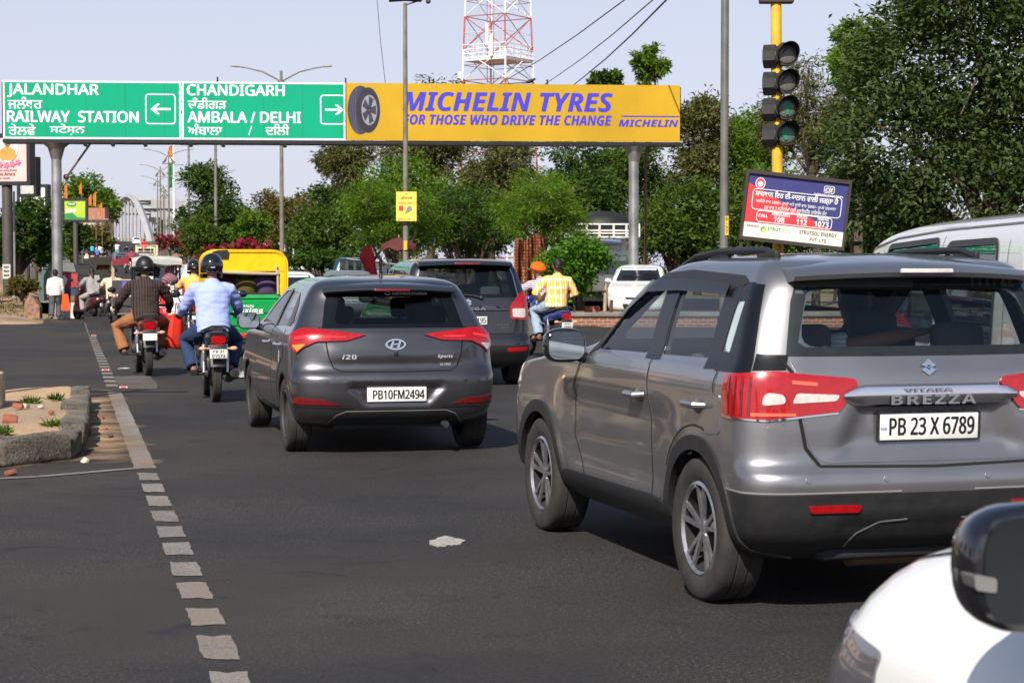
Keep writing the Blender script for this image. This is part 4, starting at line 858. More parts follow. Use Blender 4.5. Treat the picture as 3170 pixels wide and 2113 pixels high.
litter("flat scrap of white paper lying right of the striped lane line", 385, 1142, (.42, .42, .42), .16, .18, .03, 1); litter("crumpled translucent plastic bag on the road beside the grey hatchback", 748, 1170, (.33, .33, .34), .22, .3, .14, 2); litter("pinkish scrap on the road between the two dark grey cars", 1657, 1157, (.5, .25, .22), .14, .12, .04, 3)
# ---------------- traffic island
ISL = [(-7.6, 14.2), (-4.05, 14.92), (-3.75, 15.42), (-3.90, 16.6), (-4.46, 19.2), (-5.02, 21.8), (-5.2, 22.3), (-5.5, 22.1), (-6.2, 20.6), (-8.2, 20.0)]
def islz(x, y): return .175 + .03 * mnoise.noise(V_(x * 1.3, y * 1.3, 0)) + .012 * mnoise.noise(V_(x * 6, y * 6, 3))
vs2 = [Vector(p) for p in ISL]; pts = []
for i in range(len(vs2)):
    a, b_ = vs2[i], vs2[(i + 1) % len(vs2)]; k = max(1, int((b_ - a).length / .25)); pts += [a + (b_ - a) * j / k for j in range(k)]
nb = len(pts); P = np.array([tuple(p) for p in pts])
for gx in np.arange(-8.2, -3.5, .16):
    for gy in np.arange(14, 22.4, .2):
        x1, y1 = P[:, 0], P[:, 1]; x2, y2 = np.roll(x1, -1), np.roll(y1, -1); c = ((y1 > gy) != (y2 > gy)); xi = x1 + (gy - y1) * (x2 - x1) / np.where(y2 == y1, 1e-9, y2 - y1)
        if np.sum(c & (gx < xi)) % 2 and np.min((x1 - gx) ** 2 + (y1 - gy) ** 2) > .01: pts.append(Vector((gx, gy)))
ov, _, of, *_r = delaunay_2d_cdt(pts, [(i, (i + 1) % nb) for i in range(nb)], [], 1, 1e-6)
b = MB(); b.add([(p.x, p.y, islz(p.x, p.y)) for p in ov], [tuple(f) for f in of]); struct(b.build("traffic_island", SAND, None, 80))
STONE = asphalt_mat("weathered stone", (.05, .046, .042), (.36, .30, .22), (.40, .36, .30))
def kerbstone(a, b_, h, w_, seed):
    a, b_ = Vector(a), Vector(b_); d = b_ - a; L = d.length; t = MB(); t.box((0, 0, h / 2), (L * .96, w_, h), bev=.035); bm = bmesh.new(); me = t.mesh("k", 0); bm.from_mesh(me); bmesh.ops.subdivide_edges(bm, edges=bm.edges[:], cuts=3, use_grid_fill=True)
    for v in bm.verts: v.co += Vector((mnoise.noise(v.co * 5 + V_(seed, 0, 0)), mnoise.noise(v.co * 5 + V_(0, seed, 0)), mnoise.noise(v.co * 5 + V_(0, 0, seed)))) * .035
    bm.to_mesh(me); bm.free(); me.polygons.foreach_set("use_smooth", [True] * len(me.polygons)); me.set_sharp_from_angle(angle=R(50))
    o = link("kerb_stone", me, STONE); m_ = (a + b_) / 2; n_ = Vector((-d.y, d.x)).normalized() * w_ * .5; o.location = (m_.x + n_.x, m_.y + n_.y, 0); o.rotation_euler = (0, 0, math.atan2(d.y, d.x)); tag(o, "rough blackened stone block edging the sandy traffic island", "kerb stone", "kerb stones round the traffic island"); return o
kerbstone((-5.6, 14.36), (-4.55, 14.60), .20, .24, 1); kerbstone((-4.50, 14.62), (-4.00, 14.72), .215, .25, 2); k_ = kerbstone((-3.97, 14.76), (-3.54, 15.38), .23, .30, 5)
for i, (y0, y1) in enumerate(((15.42, 16.2), (16.22, 17.3), (17.32, 18.4), (18.42, 19.5), (19.52, 20.6), (20.62, 21.7))):
    f = lambda y: np.interp(y, [15.3, 16.6, 19.2, 21.9], [-3.53, -3.70, -4.26, -4.86]); kerbstone((f(y0), y0), (f(y1 - .05), y1 - .05), .19 + .03 * (i % 2), .22 + .06 * (i % 3 == 0), 9 + i)
t = MB(); t.box((0, 0, .17), (.34, .5, .36), bev=.03); o = t.build("stone_block", mat("flaking whitewash", (.62, .50, .36), .9, var=.4, scale=8, bump=1, bscale=25)); o.location = (-5.27, 19.0, .16); o.rotation_euler = (0, 0, .1); tag(o, "whitewashed flaking stone block on the sandy traffic island", "stone block")
BRK = mat("broken brick", (.30, .10, .06), .9, var=.4, scale=6); CHALK = mat("white rubble", (.5, .47, .42), .9)
for i, (u, v, s_, m_, nm, lb_) in enumerate(((55, 1263, .10, BRK, "brick", "dark red broken brick beside the whitewashed block"), (78, 1262, .08, CHALK, "rubble", "white chalky lump right of the broken brick"), (128, 1263, .06, CHALK, "rubble", "small white chip in the middle of the island sand"), (35, 1470, .08, BRK, "brick", "small brick fragment on the road below the island"), (160, 1280, .06, BRK, "brick", "small red brick chip on top of the island sand"), (30, 1308, .13, BRK, "brick", "flat red brick lying along the island edge at the left"), (308, 1298, .09, BRK, "brick", "red brick chip in the sand right of the island"), (325, 1332, .05, BRK, "brick", "smallest red chip in the sand right of the island"), (340, 1357, .08, STONE, "pebble", "dark flat pebble in the sand right of the island"), (268, 1430, .07, CHALK, "pebble", "pale pebble at the foot of the island corner"))):
    p = gp(u, v, .18 if v < 1320 and u < 250 else 0); t = MB(); t.box((0, 0, s_ * .25), (s_, s_ * .8, s_ * .5), bev=s_ * .12); o = t.build(nm, m_); o.location = p; o.rotation_euler = (.1 * i, .15, i * 1.3); tag(o, lb_, nm)
def alpha_dirt(name, col, thr):
    m = mat(name, col, .95, var=.3, scale=3, bump=.5, bscale=30); n, l = m.node_tree.nodes, m.node_tree.links
    tc = n.new("ShaderNodeTexCoord"); z = n.new("ShaderNodeTexNoise"); z.inputs["Scale"].default_value = 1.6; z.inputs["Detail"].default_value = 8; l.new(tc.outputs["Object"], z.inputs[0])
    at = n.new("ShaderNodeAttribute"); at.attribute_name = "edge"; ad = n.new("ShaderNodeMath"); ad.operation = 'ADD'; l.new(z.outputs[0], ad.inputs[0]); l.new(at.outputs["Fac"], ad.inputs[1])
    r = n.new("ShaderNodeMapRange"); r.inputs[1].default_value = thr; r.inputs[2].default_value = thr + .35; l.new(ad.outputs[0], r.inputs[0]); l.new(r.outputs[0], n["Principled BSDF"].inputs["Alpha"]); return m
def dirt(name, poly, m, z):
    c = Vector((sum(p[0] for p in poly) / len(poly), sum(p[1] for p in poly) / len(poly))); n = len(poly); b = MB(); vs = []; ed = []
    for k in range(9):
        for p in poly: q = c + (Vector(p) - c) * (k / 8); vs.append((q.x, q.y, z)); ed.append(1 - k / 8)
    b.add(vs, [(k * n + i, k * n + (i + 1) % n, (k + 1) * n + (i + 1) % n, (k + 1) * n + i) for k in range(8) for i in range(n)])
    o = b.build(name, m, None, 0); a = o.data.attributes.new("edge", 'FLOAT', 'POINT'); a.data.foreach_set("value", ed); return struct(o)
dirt("sand_patch", [(-8, 13.9), (-3.6, 14.3), (-2.75, 15.0), (-3.2, 17.5), (-4.0, 20.3), (-4.8, 23.6), (-5.8, 24.2), (-5.6, 21), (-8, 17)], alpha_dirt("spilled sand", (.40, .26, .15), .60), .008)
dirt("sand_verge_spill", [(-40, 49), (-16, 50.5), (-11.3, 53), (-12.5, 58), (-15, 62), (-40, 62)], alpha_dirt("spilled dust", (.30, .21, .14), .62), .008)
# ---------------- left verge
def vz(x, y): return -.04 + ss(51.5, 54, y) * (.04 + vz0(x, y)) * (.15 + .85 * ss(0, 1.6, XL(y) - 1 - x))
def vz0(x, y): return .02 + .16 * ss(50.8, 54, y + .25 * (x + 14)) + .25 * ss(56, 75, y) * (1 + mnoise.noise(V_(x * .4, y * .3, 0))) + .07 * mnoise.noise(V_(x * 1.1, y * 1.1, 5))
struct(grid("verge", list(np.linspace(0, 1, 60)), list(np.linspace(51.5, 130, 70)), lambda t, y: ((XL(y) - 1.0 - 48 * t * t), y, vz(XL(y) - 1 - 48 * t * t, y)), mat("dusty verge", (.30, .21, .13), .95, var=.5, scale=.8, bump=.7, bscale=9)))
# ---------------- plants
def leaf_mat(name, a, b_, c, tr=.3, rough=.6, spec=.15):
    if name in MATS: return MATS[name]
    m = bpy.data.materials.new(name); m.use_nodes = True; MATS[name] = m; n, l = m.node_tree.nodes, m.node_tree.links; p = n["Principled BSDF"]; p.inputs["Roughness"].default_value = rough; p.inputs["Specular IOR Level"].default_value = spec
    at = n.new("ShaderNodeAttribute"); at.attribute_name = "hue"; r = n.new("ShaderNodeValToRGB"); r.color_ramp.elements[0].color = tuple(a) + (1,); r.color_ramp.elements[1].color = tuple(c) + (1,); e = r.color_ramp.elements.new(.5); e.color = tuple(b_) + (1,)
    l.new(at.outputs["Fac"], r.inputs[0]); l.new(r.outputs[0], p.inputs["Base Color"])
    t = n.new("ShaderNodeBsdfTranslucent"); g = n.new("ShaderNodeMixRGB"); g.blend_type = 'MULTIPLY'; g.inputs[0].default_value = 1; g.inputs[2].default_value = (1.2, 1.5, .5, 1); l.new(r.outputs[0], g.inputs[1]); l.new(g.outputs[0], t.inputs[0])
    mx = n.new("ShaderNodeMixShader"); mx.inputs[0].default_value = tr; l.new(p.outputs[0], mx.inputs[1]); l.new(t.outputs[0], mx.inputs[2]); l.new(mx.outputs[0], n["Material Output"].inputs[0]); return m
def leaves(name, pts, hue, m, parent, ln, wd, droop=.2, up=.5, out=None, jit=.35):
    n = len(pts); d = RNG.normal(size=(n, 3)); 
    if out is not None: d = d * .8 + out * .9
    d[:, 2] = d[:, 2] * .7 - droop; d /= np.linalg.norm(d, axis=1, keepdims=True) + 1e-9
    q = RNG.normal(size=(n, 3)); q[:, 2] += up * 2; s = np.cross(d, q); s /= np.linalg.norm(s, axis=1, keepdims=True) + 1e-9; nn = np.cross(s, d)
    L = ln * (1 + jit * RNG.uniform(-1, 1, (n, 1))); W = wd * (1 + jit * RNG.uniform(-1, 1, (n, 1)))
    V = np.empty((n, 4, 3)); V[:, 0] = pts; V[:, 1] = pts + d * L * .45 + s * W * .5 + nn * L * .06; V[:, 2] = pts + d * L; V[:, 3] = pts + d * L * .45 - s * W * .5 + nn * L * .06
    me = bpy.data.meshes.new(name); me.vertices.add(n * 4); me.vertices.foreach_set("co", V.astype(np.float32).ravel()); me.loops.add(n * 4); me.loops.foreach_set("vertex_index", np.arange(n * 4, dtype=np.int32))
    me.polygons.add(n); me.polygons.foreach_set("loop_start", np.arange(0, n * 4, 4, dtype=np.int32)); me.update(calc_edges=True)
    a = me.attributes.new("hue", 'FLOAT', 'FACE'); a.data.foreach_set("value", np.clip(hue, 0, 1).astype(np.float32)); return link(name, me, m, parent)
BARK = mat("bark", (.10, .07, .05), .95, var=.4, scale=6, bump=.8, bscale=14)
LM = dict(dark=leaf_mat("dark olive leaves", (.022, .040, .010), (.052, .085, .022), (.115, .145, .05), .25, .55, .2), mid=leaf_mat("mid green leaves", (.030, .058, .010), (.066, .115, .016), (.125, .175, .025), .3),
          fresh=leaf_mat("fresh green leaves", (.05, .10, .010), (.10, .185, .016), (.17, .26, .03), .35), bright=leaf_mat("bright green leaves", (.045, .11, .008), (.08, .19, .012), (.13, .28, .03), .35),
          olive=leaf_mat("olive dusty leaves", (.055, .062, .018), (.105, .105, .034), (.16, .15, .055), .25), brown=leaf_mat("brown tinged leaves", (.06, .062, .012), (.125, .105, .026), (.20, .145, .05), .25), deep=leaf_mat("deep green leaves", (.020, .048, .009), (.044, .088, .014), (.085, .145, .024), .25))
PINK = leaf_mat("magenta bracts", (.18, .008, .03), (.32, .015, .055), (.45, .04, .10), .3)
def tree(label, x, y, z0, blobs, n, ln, wd, m, name="tree", group=None, trunk=.18, fork=None, clump=.5, droop=.2, cat="tree", per=28, flowers=None, limbs=True, shell=.55):
    rt = thing(name, label, cat, (x, y, z0), 0, group); B = np.array(blobs, float); vol = (B[:, 3] * B[:, 4] * B[:, 5]) ** .72; vol /= vol.sum(); P, H, O = [], [], []
    for bl, f in zip(B, vol):
        k = max(3, int(n * f / per)); d = RNG.normal(size=(k, 3)); d /= np.linalg.norm(d, axis=1, keepdims=True); r = shell + (1 - shell) * RNG.random((k, 1)) ** .6
        r *= 1 + .16 * np.sin(d[:, :1] * 5 + bl[0]) * np.cos(d[:, 2:3] * 6 + bl[1])
        cc = bl[:3] + d * r * bl[3:6]; hc = RNG.random(k); cs = clump * (.6 + .8 * RNG.random((k, 1, 1)))
        p = cc[:, None, :] + RNG.normal(size=(k, per, 3)) * cs * np.array([.5, .5, .36]); P.append(p.reshape(-1, 3)); H.append((.6 * hc[:, None] + .4 * RNG.random((k, per))).ravel()); O.append(np.repeat(d, per, 0))
    P = np.concatenate(P); H = np.concatenate(H); O = np.concatenate(O); leaves("crown", P, H, LM[m] if isinstance(m, str) else m, rt, ln, wd, droop, out=O)
    t = MB(); fk = fork if fork is not None else max(.3, (B[:, 2] - B[:, 5]).min() + .3); top = V_(B[:, 0].mean() * .4, B[:, 1].mean() * .4, fk)
    t.tube([(0, 0, -.4), (.03, 0, fk * .5), top], [trunk * 1.25, trunk, trunk * .8], 10)
    if limbs:
        for i, bl in enumerate(B[:14]):
            c = Vector(bl[:3]); mid = top.lerp(c, .5) + V_(RNG.normal() * .2, RNG.normal() * .2, .1 * (c - top).length); t.tube([top - V_(0, 0, .1), mid, c], [trunk * .6, trunk * .38, trunk * .12], 7)
            for k in range(3): e = c + Vector(RNG.normal(size=3) * .6 * bl[3:6]); t.tube([mid.lerp(c, .5), c.lerp(e, .5) + V_(0, 0, .1), e], [trunk * .2, trunk * .12, trunk * .05], 5)
    t.build("trunk", BARK, rt, 60)
    if flowers:
        fm, fn, fs = flowers; idx = RNG.choice(len(P), fn, replace=False); q = P[idx] + O[idx] * .18; ct = np.repeat(q, 4, 0) + RNG.normal(size=(fn * 4, 3)) * fs * .3; leaves("flowers", ct, RNG.random(fn * 4), fm, rt, fs, fs * .8, -.2, out=np.repeat(O[idx], 4, 0))
    return rt
def blobs(n, c, r, br, seed, flat=1.0):              # a lumpy crown: n lobes round centre c with radii r
    g = np.random.default_rng(seed); out = [(c[0], c[1], c[2], r[0] * .62, r[1] * .62, r[2] * .62)]
    for i in range(n):
        d = g.normal(size=3); d /= np.linalg.norm(d); k = br * (.7 + .6 * g.random()); out.append((c[0] + d[0] * r[0] * .75, c[1] + d[1] * r[1] * .75, c[2] + d[2] * r[2] * .75, k, k, k * .8 * flat))
    return out
def at(u, v, Y): return px(u, v, Y)
def tree_at(label, u, vtop, vbot, wpx, Y, n, ln, m, seed, z0=0, nb=9, kw=None, wd=None):
    """a tree whose crown covers photo rows vtop..vbot and is wpx wide at distance Y"""
    s = F / Y; a, b_ = at(u, vtop, Y).z, at(u, vbot, Y).z; r = wpx / s / 2; x = at(u, vtop, Y).x; c = (0, 0, (a + b_) / 2 - z0); rz_ = (a - b_) / 2
    bl = blobs(nb, c, (r * .92, r * .92, rz_ * .92), min(r, rz_) * .42, seed); k = dict(clump=min(r, rz_) * .20); k.update(kw or {})
    return tree(label, x, Y, z0, bl, n, ln, wd or ln * .42, m, **k)
YFL = leaf_mat("yellow blossom", (.75, .52, .03), (.85, .65, .06), (.9, .75, .2), .3)
# far right: the big dark tree
B = [(0, 0, 6.2, 2.7, 2.4, 2.6), (-1.8, -.4, 4.2, 1.9, 1.8, 1.4), (1.5, -.8, 4.0, 2.2, 1.9, 1.6), (-.4, -1.0, 3.0, 2.2, 1.8, 1.2), (2.2, 0, 6.6, 2.2, 2, 2.2), (-1.5, .1, 5.8, 1.7, 1.6, 1.4), (.2, -.3, 8.4, 2.0, 1.8, 1.6), (-1.0, -1.0, 7.2, 1.3, 1.2, 1.0), (2.8, -.9, 2.8, 1.9, 1.6, 1.1), (-2.3, .2, 3.1, 1.3, 1.3, .9), (1.2, -1.4, 5.6, 1.5, 1.1, 1.2)]
tree("huge dark glossy leaved tree filling the right edge above the white van", at(3075, 0, 41).x, 41, 0, B, 60000, .17, .066, 'dark', trunk=.28, fork=2.0, clump=.42, per=18, droop=.15)
tree_at("pale fresh green tree with a bare branch left of the huge dark tree", 2660, 60, 300, 290, 62, 10000, .17, 'fresh', 3, nb=7, kw=dict(trunk=.14))
tree_at("wispy olive eucalyptus behind the traffic light", 2530, 140, 600, 330, 80, 16000, .22, 'olive', 4, nb=8, kw=dict(trunk=.16, droop=.6), wd=.05)
tree_at("bright green rounded tree behind the right grey pole", 2320, 270, 600, 290, 84, 14000, .20, 'fresh', 5, kw=dict(trunk=.16))
tree_at("olive green tree right of the yellow hoarding", 2160, 280, 600, 260, 82, 12000, .20, 'olive', 6, kw=dict(trunk=.16))
tree_at("deep green hedge tree behind the warning board", 2420, 470, 800, 420, 74, 16000, .20, 'mid', 7, nb=11, kw=dict(trunk=.2, fork=.6))
tree_at("dense tree behind the right gantry post", 2110, 480, 830, 330, 72, 15000, .20, 'mid', 8, nb=11, kw=dict(trunk=.2, fork=.6))
tree_at("dark shrubby tree under the huge tree beside the shelter", 2720, 560, 800, 330, 66, 12000, .18, 'deep', 9, nb=9, kw=dict(trunk=.16, fork=.5))
tree_at("tall dark tree between the yellow hoarding and the oleander", 1800, 400, 760, 330, 78, 13000, .20, 'deep', 10, nb=10, kw=dict(trunk=.2, fork=1.0))
tree_at("broad grey green tree behind the yellow hoarding post", 1960, 410, 700, 260, 86, 11000, .20, 'mid', 11, nb=9, kw=dict(trunk=.2, fork=1.0))
# centre background
tree_at("tall wispy eucalyptus behind the lamp pole, reaching above the hoarding", 1330, 210, 640, 300, 125, 11000, .36, 'olive', 12, nb=11, kw=dict(trunk=.22, droop=.6), wd=.09)
tree_at("second eucalyptus at the left end of the tree belt", 1070, 430, 640, 190, 118, 6500, .32, 'olive', 13, nb=8, kw=dict(trunk=.18, droop=.6), wd=.09)
tree_at("olive eucalyptus right of the tallest one", 1520, 420, 700, 320, 112, 11000, .32, 'olive', 14, nb=9, kw=dict(trunk=.2, droop=.5), wd=.10)
tree_at("deep green feathery tree in the middle of the tree belt", 1440, 540, 830, 360, 86, 15000, .22, 'deep', 15, nb=11, kw=dict(trunk=.2, fork=.6), wd=.05)
tree_at("dark green tree behind the left oleander", 1230, 480, 800, 320, 96, 13000, .22, 'fresh', 16, nb=9, kw=dict(trunk=.2, fork=.8))
tree_at("bushy green tree at the left of the white building", 1000, 590, 820, 240, 100, 9000, .22, 'mid', 17, nb=8, kw=dict(trunk=.18, fork=.8))
tree_at("thin leafy sapling rising above the yellow hoarding at the right", 2000, 125, 275, 120, 96, 3200, .30, 'fresh', 18, nb=6, kw=dict(trunk=.12, droop=.5, fork=9.5), wd=.09)
tree_at("tip of a small tree just above the hoarding left of the sapling", 1880, 215, 300, 130, 97, 2200, .28, 'mid', 19, nb=5, kw=dict(trunk=.12, fork=8.5))
tree_at("oleander tree with yellow blossoms in front of the tree belt", 1675, 490, 770, 390, 57, 15000, .20, 'fresh', 20, nb=12, kw=dict(trunk=.12, fork=1.7, flowers=(YFL, 60, .05), per=34, shell=.4), wd=.022)
tree_at("pale flowered oleander tree behind the lamp pole with the yellow poster", 1225, 530, 800, 420, 68, 16000, .20, 'fresh', 21, nb=12, kw=dict(trunk=.12, fork=1.2, flowers=(YFL, 70, .05), per=34, shell=.4), wd=.03)
tree_at("brown leaved tree behind the double lamp post", 860, 585, 790, 210, 112, 8000, .22, 'brown', 22, nb=8, kw=dict(trunk=.18, fork=.8))
tree_at("young green tree with thin bare trunk in front of the brown leaved tree", 775, 620, 770, 130, 98, 3600, .2, 'fresh', 23, z0=.8, nb=6, kw=dict(trunk=.05))
tree_at("dark layered tree in the ramp median right of the flag", 660, 505, 740, 235, 112, 9000, .26, 'deep', 24, z0=.9, nb=11, kw=dict(trunk=.16, fork=1.6, shell=.4), wd=.10)
tree_at("low leafy shrub mass behind the bougainvillea", 620, 660, 800, 190, 100, 6000, .2, 'mid', 25, z0=.6, nb=7, kw=dict(trunk=.08, fork=.5), )
tree_at("pale shrub beside the arch bridge", 575, 655, 780, 90, 160, 2500, .26, 'olive', 26, z0=1.8, nb=5, kw=dict(trunk=.08, fork=.6))
tree_at("dark hedge behind the white saloon car", 1010, 760, 850, 300, 76, 8000, .16, 'deep', 27, nb=9, kw=dict(trunk=.1, fork=.3), )
tree_at("trees far beyond the right end of the arch", 500, 680, 760, 80, 560, 1500, .8, 'mid', 28, z0=7, nb=5, kw=dict(trunk=.3))
for i, (u, vt, vb, wp, Y, m_) in enumerate(((1120, 560, 840, 460, 140, 'deep'), (1500, 540, 840, 460, 135, 'mid'), (1900, 520, 840, 420, 128, 'deep'), (2300, 480, 840, 460, 125, 'mid'), (2700, 470, 840, 460, 120, 'deep'), (820, 690, 840, 300, 145, 'mid'))):
    tree_at("far background tree closing the gap " + ("behind the rail fence", "behind the left oleander's trunk", "behind the truck", "behind the notice board", "behind the shelter", "behind the white building")[i], u, vt, vb, wp, Y, 9000, .42, m_, 60 + i, nb=8, kw=dict(trunk=.25, fork=.6))
for i, (x, y, h, m_) in enumerate(((-24, 34, 6, 'deep'), (-27, 22, 7.5, 'mid'), (-25, 8, 6.5, 'deep'), (-30, -6, 8, 'mid'), (-14, -34, 7, 'deep'), (2, -38, 8, 'mid'), (16, -36, 7, 'deep'), (24, 4, 7, 'mid'), (22, 20, 6, 'deep'))):  # unseen trees, added to give the car bodies darker reflections
    tree("roadside tree of the junction mirrored in the car doors", x, y, 0, blobs(7, (0, 0, h * .58), (h * .5, h * .5, h * .42), h * .22, 80 + i), 2200, .5, .24, m_, trunk=.25, fork=h * .25, clump=h * .1, group="trees added out of view for the car reflections")
# left side
tree_at("dark tree under the pink hoarding", 50, 600, 860, 230, 82, 13000, .22, 'deep', 30, nb=11, kw=dict(trunk=.2, fork=1.2))
tree_at("dark small tree beside the left gantry post", 138, 700, 850, 70, 92, 5000, .2, 'mid', 31, nb=7, kw=dict(trunk=.12, fork=1.0))
tree_at("large green tree left of the arch bridge behind the green hoarding", 262, 535, 720, 200, 230, 7000, .5, 'fresh', 32, z0=1, nb=9, kw=dict(trunk=.3, fork=4))
tree_at("brownish tree beside the ramp below the green hoarding", 300, 680, 790, 120, 176, 4500, .3, 'brown', 33, z0=.5, nb=7, kw=dict(trunk=.2, fork=1))
tree_at("green tree left of the ramp behind the gantry post", 225, 682, 800, 130, 152, 5000, .3, 'mid', 34, z0=.2, nb=7, kw=dict(trunk=.2, fork=1))
tree_at("small tree crown just left of the arch", 335, 570, 660, 60, 300, 1800, .5, 'mid', 35, z0=2, nb=5, kw=dict(trunk=.2, fork=5))
tree_at("dry brown bush on the verge left of the painted board", 70, 850, 930, 90, 66, 2500, .14, 'brown', 36, z0=.3, nb=6, kw=dict(trunk=.04, fork=.2), )
# bougainvillea in the median
for i, (u, vt, vb, wp, Y, lb_) in enumerate(((535, 722, 775, 120, 150, "magenta bougainvillea bush at the far end of the ramp median"), (600, 745, 800, 110, 118, "bougainvillea bush with few flowers beside the pickup"), (770, 752, 795, 180, 96, "magenta bougainvillea bush just above the yellow auto canopy"), (660, 765, 810, 120, 92, "low bougainvillea bush left of the yellow auto canopy"))):
    tree_at(lb_, u, vt, vb, wp, Y, 3500, .16, 'mid', 40 + i, z0=gz(Y), nb=7, kw=dict(trunk=.05, fork=.3, name="bougainvillea", cat="bush", flowers=(PINK, (420, 130, 360, 120)[i], .15), shell=.5))
# bush in the brick median
tree_at("bright green leafy bush on the brick median behind the orange turban", 1775, 725, 905, 230, 51, 7000, .13, 'bright', 50, z0=.32, nb=13, kw=dict(trunk=.035, fork=.5, per=16, shell=.35, clump=.30), wd=.075)
for u, v, lb_ in ((95, 1245, "small grass tuft at the back of the traffic island"), (172, 1235, "green weed at the right edge of the traffic island"), (5, 1340, "green weed at the left edge of the traffic island"), (165, 1312, "flat weed between the island kerb stones")):
    p = gp(u, v, .19); g = RNG; n = 90; a = g.uniform(0, 2 * math.pi, n); pts = np.stack([p.x + .07 * np.cos(a) * g.random(n), p.y + .09 * np.sin(a) * g.random(n), np.full(n, .18)], 1); o_ = np.stack([np.cos(a) * .8, np.sin(a) * .8, np.full(n, 1.0 if v != 1312 else .1)], 1)
    o = leaves("weed", pts, g.random(n), LM['mid'], None, .085, .014, -.3, out=o_ * 1.5); tag(o, lb_, "weed")
p = gp(60, 915); n = 2600; pts = np.stack([RNG.uniform(-24, -14.3, n), RNG.uniform(56, 75, n), np.zeros(n)], 1); pts[:, 0] -= (pts[:, 1] - 56) * .24; pts[:, 2] = [vz(a, b_) for a, b_, _ in pts]
o = leaves("dry_grass", pts, RNG.random(n), LM['brown'], None, .3, .03, -.9); o["kind"] = "stuff"
# ---------------- gantry and its boards
GAL = mat("galvanised steel", (.34, .34, .34), .45, .7, var=.3, scale=2); DK = mat("dark steel", (.02, .02, .022), .5, .4)
GA = Vector((px(8, 300, 58).x, 58, 0)); GB = Vector((px(2105, 300, 59.6).x, 59.6, 0)); GD = (GB - GA).normalized(); GRZ = math.atan2(GD.y, GD.x)
def onb(u, v):                                # photo pixel -> (distance along the gantry, height)
    d = (px(u, v, 10) - Vector((0, 0, CH))); n = Vector((GD.y, -GD.x, 0)); t = GA.dot(n) / d.dot(n); p = Vector((0, 0, CH)) + d * t; return ((p - GA).dot(GD), p.z)
gt = thing("sign_gantry", "grey overhead gantry on two steel posts spanning the whole road", "gantry", GA, GRZ)
WL = (GB - GA).length
zt = onb(8, 249)[1]; zb = onb(8, 429)[1]
for u, ub in ((168, 0), (1967, 1)):
    x = onb(u, 400)[0]; b = MB(); b.cyl((x, .35, -.1), (x, .35, zb - .55), .165, .155, 24); b.loft([[(x + r * math.cos(a), .35 + r * math.sin(a), z) for a in (2 * math.pi * k / 16 for k in range(16))] for r, z in ((.16, zb - .60), (.26, zb - .25), (.42, zb - .12))]); b.build("post", GAL, gt, 40)
b = MB(); b.box((WL / 2, .3, zb - .07), (WL, .75, .11)); b.box((WL / 2, .32, zt - .05), (WL, .1, .1)); b.box((WL / 2, .62, (zb + zt) / 2), (WL, .06, .08))
for k in range(15): x = WL * k / 14; b.box((x, .32, (zb + zt) / 2), (.08, .5, zt - zb - .1)); 
b.build("beam", DK, gt, 0)
for k, u in enumerate((672, 1343, 1696, 1070)): b = MB(); x = onb(u, 250)[0]; b.box((x, .2, zt + .06), (.05, .05, .22)); b.build("stub", DK, gt, 0)
b = MB(); x = onb(275, 430)[0]; b.tube([(x, .4, zb - .1), (x - .75, .6, zb - 1.1)], .035, 8); b.ell((x - .78, .6, zb - 1.12), .09); b.build("bracket", mat("rusty arm", (.14, .08, .05), .7), gt)
for u in (265, 350, 450, 590, 690, 880, 1000, 1240, 1500, 1750):
    b = MB(); x = onb(u, 430)[0]; b.box((x, -.12, zb - .17), (.10, .22, .05), (.5, 0, .4)); b.build("floodlight", DK, gt, 0)
def board(name, label, cat, u0, u1, face, edge):
    x0, x1 = onb(u0, 300)[0], onb(u1, 300)[0]; rt = thing(name, label, cat, GA, GRZ); b = MB(); b.box(((x0 + x1) / 2, .02, (zt + zb) / 2), (x1 - x0, .06, zt - zb)); b.build("panel", face, rt, 0)
    if edge:
        b = MB(); [b.box((x0 + .12 + 1.18 * k, -.0115, (zt + zb) / 2), (.012, .003, zt - zb - .12)) for k in range(1, int((x1 - x0) / 1.18) + 1) if x0 + .12 + 1.18 * k < x1 - .1]; b.build("panel_joint", mat("joint green", (.0, .20, .11), .7), rt, 0)
        b = MB()
        for a in ((x0, x1, zt - .05, zt), (x0, x1, zb, zb + .05), (x0, x0 + .05, zb + .05, zt - .05), (x1 - .05, x1, zb + .05, zt - .05)): b.box(((a[0] + a[1]) / 2, -.013, (a[2] + a[3]) / 2), (a[1] - a[0], .006, a[3] - a[2]))
        b.build("border", edge, rt, 0)
    return rt
def tx(t, body, u0, u1, vt, vb, y=-.018, **k):
    a, z0 = onb(u0, vb); b_, z1 = onb(u1, vt); t.put(body, (a + b_) / 2, z0, y, w=b_ - a, h=z1 - z0, **k)
GRN = mat("sign green", (.0, .33, .175), .6, spec=.2, var=.06, scale=.6); SW = mat("sign white", (.82, .84, .84), .5, var=0)
def arrow(t, u0, u1, v, left):
    a, z = onb(u0, v); b_, _ = onb(u1, v); w_ = b_ - a; P = [(0, 0), (.33, .27), (.46, .27), (.46, .24), (.24, .055), (1, .055), (1, -.055), (.24, -.055), (.46, -.24), (.46, -.27), (.33, -.27)]
    P = [(p[0] * w_, p[1] * w_) for p in P]; P = [(w_ - x, z_) for x, z_ in P] if not left else P; t.prism([(a + x, z + z_) for x, z_ in P], lambda p, k: (p[0], k, p[1]), -.018, -.012)
s1 = board("direction_sign", "green direction sign reading JALANDHAR and RAILWAY STATION", "road sign", 9, 560, GRN, SW); t = Txt()
